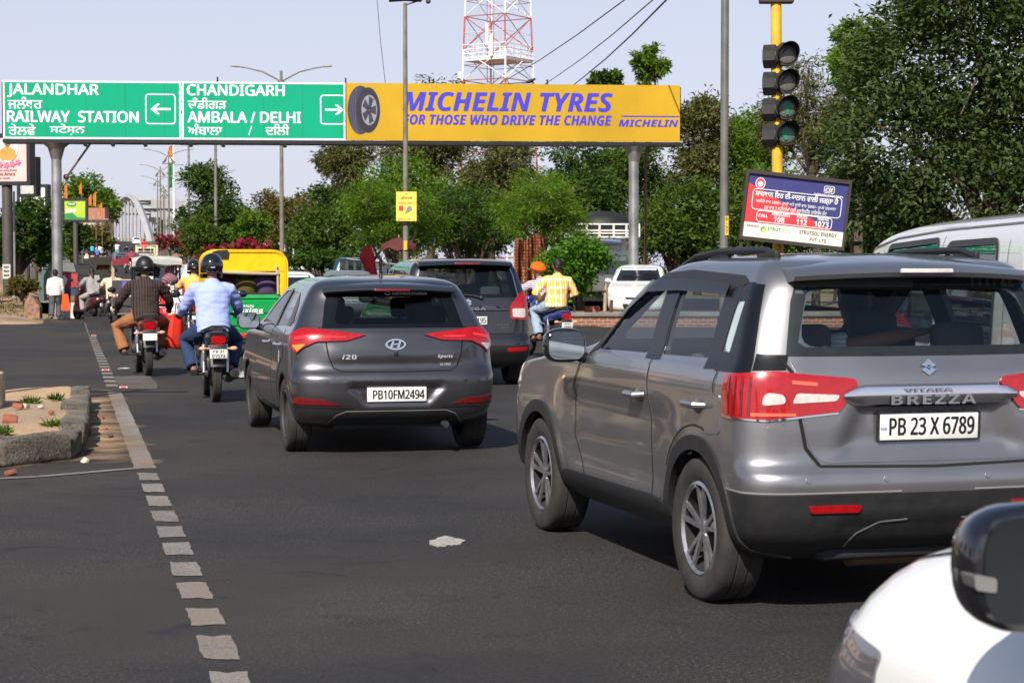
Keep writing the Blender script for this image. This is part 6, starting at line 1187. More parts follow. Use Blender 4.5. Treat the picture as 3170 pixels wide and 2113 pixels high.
b.loft(rg); o = b.build("brick_wall", mat("dusty brick rubble", (.26, .15, .10), .95, var=.5, scale=9, bump=1, bscale=14), None, 20); o.location = (x0, 56.8, .15); tag(o, "stub of broken brick wall left of the painted board", "wall")
for i, (u, v) in enumerate(((35, 930), (60, 940), (20, 950), (75, 925), (48, 960))): p = gp(u, v); b = MB(); b.ell((0, 0, .05), (.16, .12, .08)); o = link("rubbish", remesh(b, .03, 1), mat("white rubbish", (.6, .58, .56), .7)); o.location = (p.x, p.y, vz(p.x, p.y)); o.rotation_euler = (0, 0, i); tag(o, "pale scrap of rubbish on the sandy verge below the hoarding post", "rubbish", "rubbish scattered on the verge")
b = MB(); b.box((0, -.22, 0), (.30, .02, .55)); o = b.build("pasted_notice", mat("pasted paper", (.62, .60, .56), .7), None, 0); p = px(25, 840, 73.7); o.location = p; tag(o, "pale pasted notice on the pink hoarding's post", "notice"); t = Txt(); [t.put("ਕਮਰਾ", 0, .12 - .16 * k, -.24, w=.22, h=.09, bold=.03) for k in range(3)]; t.build("lettering", INK, o, 0)
sp_ = street_pole("utility_pole", "thin grey pole right beside the pink hoarding's post", 45, 76, 4.6, .05, .04)
sh_ = thing("utility_pole", "bare utility pole standing beside the traffic island", "pole", (-8.05, 13.4, 0)); b = MB(); b.cyl((0, 0, -.2), (0, 0, 9.6), .10, .06, 12); b.box((0, 0, 9.2), (1.5, .08, .1)); b.build("pole", OLDP, sh_)
# ---------------- arch bridge beyond the crest
br = thing("arch_bridge", "grey bowstring arch bridge with vertical hangers at the top of the ramp", "bridge"); BC = mat("bridge concrete", (.34, .34, .355), .8, var=.12, scale=.3); BST = mat("base concrete", (.30, .26, .21), .9, var=.3, scale=.4)
A, B_ = px(470, 757, 508), px(338, 757, 600); dA = (B_ - A); off = Vector((dA.y, -dA.x, 0)).normalized() * 11
for k, o_ in enumerate((Vector(), off)):
    b = MB(); pts = []; n = 24
    for i in range(n + 1): t_ = i / n; pts.append(A.lerp(B_, t_) + o_ + V_(0, 0, (px(400, 614, 550).z - A.z) * (1 - (2 * t_ - 1) ** 2)))
    b.tube([p for p in pts], 1.05, 4, up=(0, 0, 1)); b.build("arch", BC, br, 30)
    for i in range(2, n - 1, 2): h = MB(); p = pts[i]; h.box((p.x, p.y, (p.z + A.z) / 2), (.55, .9, p.z - A.z)); h.build("hanger", BC, br, 0)
    b = MB(); d_ = dA.normalized(); b.loft([[A + o_ - d_ * 6 + V_(x, y, z) for x, y, z in ((0, 0, -3), (0, 0, 1.9), (0, .6, 1.9), (0, .6, -3))], [B_ + o_ + d_ * 6 + V_(x, y, z) for x, y, z in ((0, 0, -3), (0, 0, 1.9), (0, .6, 1.9), (0, .6, -3))]]); b.build("parapet", BST, br, 0)
for t_ in (.25, .38, .5, .62, .75):
    z = A.z + (px(400, 614, 550).z - A.z) * (1 - (2 * t_ - 1) ** 2); p = A.lerp(B_, t_); b = MB(); b.tube([V_(p.x, p.y, z), V_(p.x, p.y, z) + off], .55, 4); b.build("cross_beam", BC, br, 0)
    if t_ < .7: z2 = A.z + (px(400, 614, 550).z - A.z) * (1 - (2 * t_ + .25 - 1) ** 2); p2 = A.lerp(B_, t_ + .12); b = MB(); b.tube([V_(p.x, p.y, z), V_(p2.x, p2.y, z2) + off], .35, 4); b.build("cross_brace", BC, br, 0)
p0, p1 = px(475, 640, 506), px(580, 640, 500); b = MB(); b.box(((p0.x + p1.x) / 2, 503, px(0, 632, 503).z), (p1.x - p0.x, 1, 2.2)); b.box(((p0.x + p1.x) / 2, 503, px(0, 664, 503).z), (p1.x - p0.x, 1, 1.4)); b.box((p1.x - 2, 503, (px(0, 640, 503).z + A.z) / 2), (1.2, 1, px(0, 640, 503).z - A.z)); b.build("portal", BC, br, 0)
# ---------------- behind the cars
wbld = thing("building", "low white building glimpsed between the trees behind the auto", "building", (px(925, 760, 120).x, 120, 0)); b = MB(); b.box((0, 2, 1.6), (7.5, 4, 4.2)); b.build("wall", mat("white wall", (.75, .75, .74), .7, var=.08), wbld, 0); b = MB(); b.box((-.9, -.02, 2.6), (2.2, .06, .9)); wf = b.build("window", DGLASS, wbld, 0); b = MB(); [b.box((-2.0 + .55 * k, -.07, 2.6), (.10, .05, 1.0)) for k in range(5)]; b.build("window_bars", mat("white wall", (.75, .75, .74)), wf, 0); b = MB(); b.box((0, -.3, 3.9), (8, .8, .25)); b.build("roof_edge", mat("grey slab", (.4, .4, .4), .8), wbld, 0)
fn_ = thing("fence", "low steel rail fence with posts behind the silver hatchback", "fence", (0, 0, 0)); b = MB(); pa, pb2 = px(1075, 805, 72), px(1240, 832, 60); pa.z = 0; pb2.z = 0
for z in (1.9, 1.45, 1.0): b.tube([pa + V_(0, 0, z), pb2 + V_(0, 0, z - .25)], .035, 6)
b.build("rail", mat("grey rail paint", (.35, .34, .32), .5), fn_)
for k in range(7): q = pa.lerp(pb2, k / 6); p_ = MB(); p_.box((q.x, q.y, .85), (.10, .10, 2.0)); p_.build("post", mat("dark green post", (.03, .06, .05), .6), fn_, 0)
rc = px(1140, 800, 64); b = MB()
for k in range(7): a = k * 2.4; b.tube([(.05 * math.cos(a), .05, 2.3), (.16 * math.cos(a) - .05, .12 * math.sin(a), 1.95), (.10 + .12 * math.cos(a + 1), .1 * math.sin(a), 1.6 - .25 * (k % 3)), (.22 + .10 * math.cos(a * 2), .08 * math.sin(a), 1.15 - .2 * (k % 2))], [.05, .12, .09, .05], 7)
o = link("red_cloth", remesh(b, .035, 1), mat("red cloth", (.40, .012, .015), .8, bump=1, bscale=6)); o.location = (rc.x, 64, 0); tag(o, "red cloth bundle hanging by the rail fence", "cloth")
um = px(1235, 740, 66); rt = thing("parasol", "dark red tattered parasol behind the slim lamp post", "parasol", (um.x, 66, 0)); b = MB(); b.loft([[(r * math.cos(a), r * math.sin(a), z + .06 * math.cos(6 * a) * (r > .5)) for a in (2 * math.pi * j / 24 for j in range(24))] for r, z in ((.02, 2.62), (.35, 2.5), (.6, 2.32), (.63, 2.2))], True, False); b.build("canopy", mat("dark red canvas", (.10, .02, .02), .8), rt); b = MB(); b.cyl((0, 0, 0), (0, 0, 2.7), .03); b.build("pole", mat("bamboo", (.3, .2, .1), .8), rt)
# dotted fabric screen
fx_ = px(1640, 800, 55); m = mat("brown dotted fabric", (.15, .05, .02), .8, bump=.4, bscale=5); n, l = m.node_tree.nodes, m.node_tree.links; tc = n.new("ShaderNodeTexCoord"); vo = n.new("ShaderNodeTexVoronoi"); vo.inputs["Scale"].default_value = 11; vo.inputs["Randomness"].default_value = .25; l.new(tc.outputs["Object"], vo.inputs[0]); mr = n.new("ShaderNodeMapRange"); mr.inputs[1].default_value = .22; mr.inputs[2].default_value = .48; l.new(vo.outputs["Distance"], mr.inputs[0]); mx = n.new("ShaderNodeMixRGB"); mx.inputs[1].default_value = (.50, .22, .08, 1); mx.inputs[2].default_value = (.13, .03, .012, 1); l.new(mr.outputs[0], mx.inputs[0]); l.new(mx.outputs[0], n["Principled BSDF"].inputs["Base Color"])
b = MB(); b.loft([[(x * (1 - .12 * (z - .3) + .03 * math.sin(z * 7)), .17 * math.sin(x * 17 + .8 * math.sin(z * 2.3)) + .07 * math.sin(x * 37 + z), z + .10 * math.sin(x * 6) * (z / 2.45)) for x in np.linspace(-.56, .56, 60)] for z in np.linspace(.3, 2.45, 16)], False, False); o = b.build("fabric_screen", m, None, 70); o.location = (fx_.x, 55, 0); tag(o, "brown fabric screen printed with orange dots, hanging beside the orange turban", "fabric screen")
# brick median
md = thing("median_wall", "low red brick median wall with a grey concrete coping", "wall", (0, 0, 0)); b = MB(); b.box((5.5, 50.6, .12), (8.6, .3, .30)); b.build("brickwork", BRICK, md, 0); b = MB(); b.box((5.5, 50.6, .325), (8.8, .42, .11), bev=.02); b.build("coping", CONC, md)
b = MB(); b.box((5.6, 53.5, .14), (8.8, 5.2, .30)); struct(b.build("median_bed", SOIL, None, 0))
for u, h, lb_ in ((1872, .8, "rough pale wooden stake on the brick median"), (1890, .35, "short dark stake on the brick median")): p = px(u, 900, 51.1); b = MB(); b.cyl((0, 0, .25), (.03, 0, .35 + h), .055, .045, 8); o = b.build("stake", mat("old wood " + str(h), (.35, .26, .17) if h > .5 else (.08, .05, .04), .9, var=.4), None); o.location = (p.x, 51.1, 0); tag(o, lb_, "stake")
p = px(1835, 955, 51.3); b = MB(); b.box((0, 0, .42), (.42, .3, .22), bev=.03); o = b.build("clay_trough", mat("terracotta", (.36, .12, .07), .9), None); o.location = (p.x, 51.6, 0); tag(o, "terracotta coloured block on the soil of the brick median", "block")
# truck facing us
def truck(loc, rz):
    rt = thing("truck", "white goods truck facing us, with a railed carrier over its cab", "truck", loc, rz); W_ = mat("truck white", (.76, .75, .72), .5, var=.1)
    b = MB(); b.box((0, -.9, 1.35), (1.8, 1.5, 1.2), bev=.12); b.box((0, -.85, 2.0), (1.65, 1.3, .35), bev=.1); b.build("cab", W_, rt); b = MB(); b.prism(round_poly([(-.76, 1.35), (.76, 1.35), (.68, 2.0), (-.68, 2.0)], .08), lambda p, k: (p[0], k, p[1]), -1.70, -1.64); ws = b.build("windscreen", mat("greenish dark glass", (.10, .16, .15), .08, coat=1), rt, 0); b = MB(); b.box((0, -1.715, 1.88), (1.3, .01, .15)); sb = b.build("sun_strip", mat("white strip", (.75, .8, .78), .5), ws, 0); t = Txt(); t.put("J WHEELS", 0, 1.835, -1.725, w=.8, h=.09, bold=.03); t.build("lettering", mat("green ink", (.03, .25, .12), .5), sb, 0)
    b = MB(); b.box((0, 2.2, 1.1), (2.2, 4.6, .14)); b.box((0, -.1, 1.9), (2.2, .06, 1.5)); b.build("load_bed", W_, rt, 0)
    b = MB(); x0, x1, z0, z1, y0 = -1.15, 1.15, 2.62, 3.05, -1.5
    for z in (z0, (z0 + z1) / 2, z1, z0 + .12): b.box((0, y0, z), (x1 - x0, .06, .05)); [b.box((s * 1.15, y0 + 2.2, z), (.05, 4.4, .05)) for s in (-1, 1)]
    for x in (-1.15, -.7, -.25, .25, .7, 1.15): b.box((x, y0, (z0 + z1) / 2), (.06, .06, z1 - z0))
    for k in range(9): [b.box((s * 1.15, y0 + .5 * k + .2, (z0 + z1) / 2), (.05, .05, z1 - z0)) for s in (-1, 1)]
    b.box((0, .4, z0 - .03), (2.2, 3.6, .05)); b.build("carrier_rails", W_, rt, 0)
    b = MB(); b.ell((.3, .2, 3.1), (1.0, 1.0, .45)); b.build("tarpaulin", mat("black tarpaulin", (.015, .015, .017), .6, bump=.6, bscale=5), rt)
    for s in (-1, 1): wheel(rt, (s * .8, -.9, .4), .4, .22, s, ALLOYD, steel=True); wheel(rt, (s * .85, 3.2, .4), .4, .25, s, ALLOYD, steel=True); q = MB(); q.ell((s * .68, -1.66, .98), (.15, .05, .10)); q.build("headlight", WLENS, rt); q = MB(); q.box((s * 1.08, -1.5, 1.75), (.14, .08, .34), bev=.03); q.tube([(s * .85, -1.4, 1.95), (s * 1.08, -1.5, 1.95)], .015, 6); q.build("mirror", BLK, rt)
    q = MB(); q.box((0, -1.70, .55), (1.8, .12, .25), bev=.04); q.build("bumper", BLK, rt); MB().box((0, 1.5, .7), (.9, 5, .3)).build("chassis", DARK, rt); q = MB(); q.box((.1, -1.62, 2.42), (.8, .3, .16), (-.3, 0, 0), .02); q.build("sun_visor", mat("steel blue visor", (.30, .35, .45), .3, .5), rt); return rt
truck((px(1842, 800, 66.5).x, 66.5, 0), .22)
# shelter on the right
sl_ = thing("shelter", "roadside shelter with pale roof edge and thin rusty posts right of the notice board", "shelter", (px(2690, 780, 44).x, 44, 0)); b = MB(); b.box((-.1, 0, 2.68), (1.3, 2, .05), (0, .03, 0)); b.box((-.1, -.98, 2.68), (1.32, .06, .10), (0, .03, 0)); b.build("roof", mat("pale sheet", (.45, .45, .44), .6), sl_, 0)
for x in (-.55, .1, .75): b = MB(); b.cyl((x, -.9, 0), (x, -.9, 2.65), .035); b.build("post", mat("rusty pole", (.16, .09, .05)), sl_)
b = MB(); b.box((.9, .3, 2.12), (2.6, .1, .10)); b.box((.9, .3, 1.85), (2.6, .1, .06)); b.tube([(-.5, -.85, 1.2), (.2, -.85, 2.1)], .02, 5); b.build("rail", mat("dark teal rail", (.02, .05, .05), .5), sl_, 0)
tm = thing("timber_stack", "stack of pale sawn timber behind the notice board", "timber", (px(2330, 780, 40).x, 40, 0)); b = MB()
for k in range(6): b.box((.1 * k, .1 * k, 1.62 + .06 * (k % 3)), (1.2, .2, .055), (0, .05 * (k % 2), .2 * k)); 
b.build("plank", mat("sawn timber", (.55, .38, .17), .8, var=.25), tm, 0); b = MB(); b.box((.2, .2, .8), (1.6, .9, 1.55)); b.build("trestle", mat("brown boards", (.12, .08, .05), .8), tm, 0)
ob = thing("building", "pinkish two storey shop building beyond the left verge, mirrored in the car windows", "building", (-34, 56, 0)); b = MB(); b.box((0, 3, 3.2), (28, 6, 6.4)); b.build("wall", mat("pink plaster", (.50, .36, .30), .8, var=.2, scale=.5), ob, 0); b = MB(); b.box((0, -.4, 3.3), (28.4, .9, .25)); b.box((0, -.1, 6.5), (28.4, .3, .4)); b.build("ledge", CONC, ob, 0)  # out of view, added so the car windows have a pinkish wall to mirror
for k in range(6): b = MB(); b.box((-11.5 + 4.6 * k, -.03, 1.4), (3.2, .08, 2.6)); b.build("shutter", mat("dull shutter", (.10, .13, .16), .5), ob, 0); b = MB(); b.box((-11.5 + 4.6 * k, -.03, 4.9), (1.6, .08, 1.3)); b.build("window", DGLASS, ob, 0)
# ---------------- the cars
def head(dx): return math.atan(dx)
suv, suv_s = car_suv((1.905, 8.42, 0), head(.290))
hatch, hatch_s = car_hatch((-.945, 15.72, 0), head(.257))
mpv, mpv_s = car_mpv((-.55, 24.8, 0), head(.235))
van, van_s = car_van((3.42, 9.6, 0), head(.0)); van.scale = (1, 1.13, 1)
# ---------------- people
def cloth(name, col, stripes=None, axis='X', scale=30, plaid=None, wr=.5, var=.08):
    if name in MATS: return MATS[name]
    m = mat(name, col, .85, var=var, scale=5, bump=wr, bscale=9, spec=.2); n, l = m.node_tree.nodes, m.node_tree.links; b = n["Principled BSDF"]
    if stripes or plaid:
        tc = n.new("ShaderNodeTexCoord"); src = b.inputs["Base Color"].links[0].from_socket if b.inputs["Base Color"].links else None
        cur = src
        for (cc, ax, sc, lo) in (plaid or [(stripes, axis, scale, .62)]):
            wv = n.new("ShaderNodeTexWave"); wv.bands_direction = ax; wv.inputs["Scale"].default_value = sc; wv.inputs["Distortion"].default_value = .3; l.new(tc.outputs["Object"], wv.inputs[0])
            st = n.new("ShaderNodeMapRange"); st.inputs[1].default_value = lo; st.inputs[2].default_value = lo + .12; l.new(wv.outputs["Fac"], st.inputs[0])
            mx = n.new("ShaderNodeMixRGB"); mx.inputs[2].default_value = C(cc) if isinstance(cc, str) else tuple(cc) + (1,)
            l.new(st.outputs[0], mx.inputs[0]); l.new(cur, mx.inputs[1]); cur = mx.outputs[0]
        l.new(cur, b.inputs["Base Color"])
    return m
HAIR = mat("black hair", (.008, .007, .006), .55, var=.2, scale=30)
SHOE = mat("dark shoe", (.02, .016, .013), .6)
JEANS = cloth("blue jeans", (.025, .045, .10)); GREYP = cloth("grey trousers", (.09, .09, .095)); BLKP = cloth("black trousers", (.02, .02, .022)); BRNP = cloth("rust brown trousers", (.30, .125, .055))
V3 = Vector
RIDE = dict(pel=(0, .30, .87), chest=(0, .36, 1.16), neck=(0, .42, 1.39), head=(0, .46, 1.545), sh=(.19, .40, 1.33), el=(.34, .58, 1.10), ha=(.35, .86, 1.0), hip=(.10, .32, .84), kn=(.25, .74, .74), an=(.215, .50, .34), toe=(.23, .68, .30))
SCOOT = dict(pel=(0, .30, .78), chest=(0, .36, 1.07), neck=(0, .41, 1.29), head=(0, .44, 1.44), sh=(.19, .39, 1.23), el=(.32, .55, 1.0), ha=(.32, .82, .96), hip=(.10, .34, .75), kn=(.20, .75, .66), an=(.16, .74, .28), toe=(.17, .94, .25))
SIT = dict(pel=(0, 0, .50), chest=(0, -.03, .80), neck=(0, 0, 1.02), head=(0, .03, 1.16), sh=(.18, -.01, .96), el=(.24, .06, .70), ha=(.12, .30, .60), hip=(.09, .05, .47), kn=(.12, .45, .50), an=(.12, .48, .08), toe=(.12, .65, .05))
WALK = dict(pel=(0, 0, .86), chest=(0, .02, 1.14), neck=(0, .03, 1.36), head=(0, .06, 1.50), sh=(.17, .02, 1.30), el=(.22, -.02, 1.03), ha=(.23, .05, .80), hip=(.09, 0, .82), kn=(.10, .10, .46), an=(.10, -.02, .08), toe=(.11, .17, .04))
STAND = dict(pel=(0, 0, .90), chest=(0, 0, 1.18), neck=(0, .01, 1.42), head=(0, .03, 1.57), sh=(.18, 0, 1.36), el=(.24, -.02, 1.08), ha=(.22, .10, .86), hip=(.09, 0, .86), kn=(.10, .03, .48), an=(.10, -.01, .08), toe=(.11, .15, .04))
def shift(me, fn):                          # push each vertex along its normal by fn(position)
    N = [v.normal.copy() for v in me.vertices]
    for v, n in zip(me.vertices, N): v.co += n * fn(v.co)
def both(J, k, s):
    v = J.get(k + ('L' if s < 0 else 'R'))
    if v is None: v = J[k]; v = (v[0] * s, v[1], v[2])
    return V3(v)
def person(label, loc, rz, J, shirt, pants, head='hair', sleeves='long', vox=.014, group=None, rx=0, skin=None, scale=1, hmat=None, loose=1.0, shoes=SHOE, extra=None):
    skin = skin or SKIN
    rt = None
    b = MB(); pel, ch, ne, hd = (V3(J[k]) for k in ('pel', 'chest', 'neck', 'head'))
    fw = V3(J.get('face', (0, 1, 0))).normalized(); rt_ = fw.cross(V3((0, 0, 1))).normalized(); ya = math.atan2(-fw.x, fw.y)
    b.ell(hd + V3((0, 0, .01)), (.075, .095, .115), (0, 0, ya)); b.ell(hd + fw * .035 + V3((0, 0, -.06)), (.055, .06, .06), (0, 0, ya))
    b.ell(hd + fw * .1 + V3((0, 0, -.02)), (.016, .025, .028), (0, 0, ya)); b.ell(hd + fw * .085 + V3((0, 0, .03)), (.05, .015, .012), (0, 0, ya)); b.ell(hd + fw * .092 + V3((0, 0, -.065)), (.025, .012, .01), (0, 0, ya))
    for s in (-1, 1): b.ell(hd + rt_ * .078 * s + V3((0, 0, -.01)), (.014, .025, .035), (0, 0, ya))
    b.tube([ne - V3((0, .0, .08)), hd - V3((0, .0, .05))], [.062, .056], 12); b.tube([pel, ch, ne - V3((0, 0, .05))], [.10, .11, .06], 12)
    for s in (-1, 1):
        sh, el, ha, hp, kn, an, toe = (both(J, k, s) for k in ('sh', 'el', 'ha', 'hip', 'kn', 'an', 'toe'))
        d = (ha - el).normalized(); b.tube([sh - V3((.06 * s, 0, .02)), sh, el, el + (ha - el) * .5, ha], [.05, .05, .042, .042, .028], 10)
        b.tube([pel, hp, kn, an], [.07, .065, .05, .04], 10)
        side = V3((0, 0, 1)).cross(d).normalized() if abs(d.z) < .9 else V3((1, 0, 0)); upv = d.cross(side)
        pc = ha + d * .045; b.tube([ha, pc, ha + d * .085], [.028, .038, .034], 8, flat=.55)
        if vox < .02:
            for k in range(4):
                o = side * (.03 - .02 * k); ln = (.055, .065, .06, .048)[k]; p0 = ha + d * .08 + o
                b.tube([p0 - d * .02, p0 + d * ln * .5, p0 + d * ln * .75 - upv * ln * .5], [.0105, .010, .009], 6)
            b.tube([ha + d * .03 + side * .03 * (1), ha + d * .06 + side * .055 - upv * .01, ha + d * .085 + side * .05 - upv * .03], [.012, .011, .009], 6)
        fd = (toe - an).normalized(); b.tube([an, an - V3((0, 0, .03)), toe], [.042, .045, .03], 8)
    bo = link("person", remesh(b, vox, 4), skin); bo.location = loc; bo.rotation_euler = (rx, 0, rz); bo.scale = (scale,) * 3; tag(bo, label, "person", group)
    # shirt
    t = MB(); sp = [pel - (ch - pel) * .30, pel, pel + (ch - pel) * .5, ch, ch + (ne - ch) * .45, ne - (ne - ch) * .18, ne - (ne - ch) * .02, ne + (hd - ne) * .18]
    wd = [.175, .178, .172, .185, .185, .135, .075, .064]; dp = [.135, .135, .125, .13, .125, .095, .07, .060]; rings = []
    for i, p in enumerate(sp):
        ax = (sp[min(i + 1, 7)] - sp[max(i - 1, 0)]).normalized(); X = (both(J, 'sh', 1) - both(J, 'sh', -1)).normalized(); Yv = ax.cross(X).normalized()
        rings.append([p + X * math.cos(a) * wd[i] * loose + Yv * math.sin(a) * dp[i] * loose for a in (2 * math.pi * k / 20 for k in range(20))])
    t.loft(rings)
    for s in (-1, 1):
        sh, el, ha = (both(J, k, s) for k in ('sh', 'el', 'ha')); cu = el + (ha - el) * (.92 if sleeves == 'long' else -.0)
        if sleeves == 'long': t.tube([sh - V3((.13 * s, 0, -.005)), sh - V3((.05 * s, 0, .012)), sh + V3((.005 * s, 0, -.03)), sh + (el - sh) * .5, el, el + (ha - el) * .5, cu], [r_ * loose for r_ in (.05, .066, .076, .07, .06, .056, .044)], 12)
        else: t.tube([sh - V3((.13 * s, 0, -.005)), sh - V3((.05 * s, 0, .012)), sh + V3((.005 * s, 0, -.03)), sh + (el - sh) * .4, sh + (el - sh) * .72], [r_ * loose for r_ in (.05, .066, .076, .072, .07)], 12)
    me = remesh(t, vox, 5)
    if vox < .02:                           # creases of a loose shirt
        shift(me, lambda c: mnoise.noise(V3((c.x * 9, c.y * 9, c.z * 26))) * .007 + mnoise.noise(c * 7) * .008)
    link("shirt", me, shirt, bo)
    q = MB(); q.ell(pel - V3((0, 0, .03)), (.165, .14, .12))
    for s in (-1, 1):
        hp, kn, an = (both(J, k, s) for k in ('hip', 'kn', 'an')); q.tube([pel, hp, hp + (kn - hp) * .5, kn, kn + (an - kn) * .5, an + (kn - an) * .06], [r_ * loose for r_ in (.10, .10, .095, .08, .078, .08)], 12)
    me = remesh(q, vox, 5)
    if vox < .02:
        shift(me, lambda c: mnoise.noise(c * 14) * .008)
    link("trousers", me, pants, bo)
    for s in (-1, 1):
        an, toe = both(J, 'an', s), both(J, 'toe', s); z = MB(); z.tube([an + V3((0, -.05, -.035)) * 1, an + V3((0, 0, -.03)), toe + V3((0, .02, .0))], [.038, .046, .034], 10, flat=.75)
        z.build("shoe", shoes, bo)
    # head
    if head == 'helmet':
        h = MB(); r_ = (.135, .155, .15); c0 = hd + V3((0, 0, .035)) - fw * .01; M = Euler((0, 0, ya)).to_matrix(); nu, nv = 28, 18; rings = []
        for i in range(nv):
            th = R(2) + R(118) * i / (nv - 1); rr_ = []
            for j in range(nu):
                ph = 2 * math.pi * j / nu; k = 1.0 if i < nv - 3 else 1 - .03 * (i - nv + 4)
                lo = th if not (math.sin(ph) > .3 and th > R(84)) else R(84) + (th - R(84)) * .15
                rr_.append(c0 + M @ V3((r_[0] * math.sin(lo) * math.cos(ph) * k, r_[1] * math.sin(lo) * math.sin(ph) * k, r_[2] * math.cos(lo))))
            rings.append(rr_)
        h.loft(rings, True, True); h.tube([c0 + M @ V3((x, .12 * math.sqrt(max(0, 1 - (x / .14) ** 2)) + .02, -.12)) for x in (-.12, -.07, 0, .07, .12)], .028, 8); ho = h.build("helmet", hmat or GBLK, bo, 40)
        vs = MB(); vs.loft([[c0 + M @ V3((.139 * math.cos(a), .158 * math.sin(a), z)) for a in (R(20 + 140 * k / 12) for k in range(13))] for z in (.035, -.01, -.06, -.085)], False, False); vs.build("visor", DGLASS, ho)
        if vox < .02: vs = MB(); vs.box(c0 + M @ V3((0, -.157, -.02)), (.05, .006, .014)); vs.build("badge", mat("grey badge", (.4, .4, .4), .4), ho)
    elif head == 'turban':
        h = MB(); c0 = hd + V3((0, 0, .075)); h.ell(c0, (.125, .15, .085), (.25, 0, ya), 24, 14); h.ell(c0 + V3((0, 0, -.03)) + fw * -.01, (.115, .135, .08), (.1, 0, ya)); h.tube([c0 + V3((math.cos(a) * .122, math.sin(a) * .146, -.02 + .035 * math.sin(a * 1.0))) for a in (2 * math.pi * k / 20 for k in range(21))], .022, 8)
        link("turban", remesh(h, max(vox, .012), 3), hmat or HAIR, bo); h = MB(); h.ell(hd + fw * .05 + V3((0, 0, -.085)), (.06, .05, .06)); h.build("beard", HAIR, bo)
    elif head in ('hair', 'long', 'cap', 'bun'):
        h = MB(); c0 = hd + V3((0, 0, .03)) - fw * .015; h.ell(c0, (.085, .105, .108), (0, 0, ya)); h.ell(c0 - fw * .05 - V3((0, 0, .05)), (.07, .055, .06), (0, 0, ya))
        if head == 'long': h.tube([hd - fw * .08 - V3((0, 0, .03)), hd - fw * .13 - V3((0, 0, .14)), hd - fw * .12 + V3((.05, 0, -.36))], [.05, .045, .018], 8)
        if head == 'bun': h.ell(hd - fw * .12, .05)
        me = remesh(h, max(vox, .012), 2)
        shift(me, lambda c: mnoise.noise(c * 32) * .010 + .002)
        link("hair", me, HAIR, bo)
        if head == 'cap': h = MB(); h.ell(hd + V3((0, 0, .08)), (.095, .115, .06)); h.box(hd + fw * .13 + V3((0, 0, .07)), (.14, .1, .01)); h.build("cap", hmat or JEANS, bo)
    elif head == 'scarf':
        h = MB(); h.ell(hd + V3((0, 0, .02)) - fw * .02, (.11, .125, .135)); h.ell(ne - fw * .05, (.19, .12, .12)); link("headscarf", remesh(h, max(vox, .014), 3), hmat or HAIR, bo)
    return bo
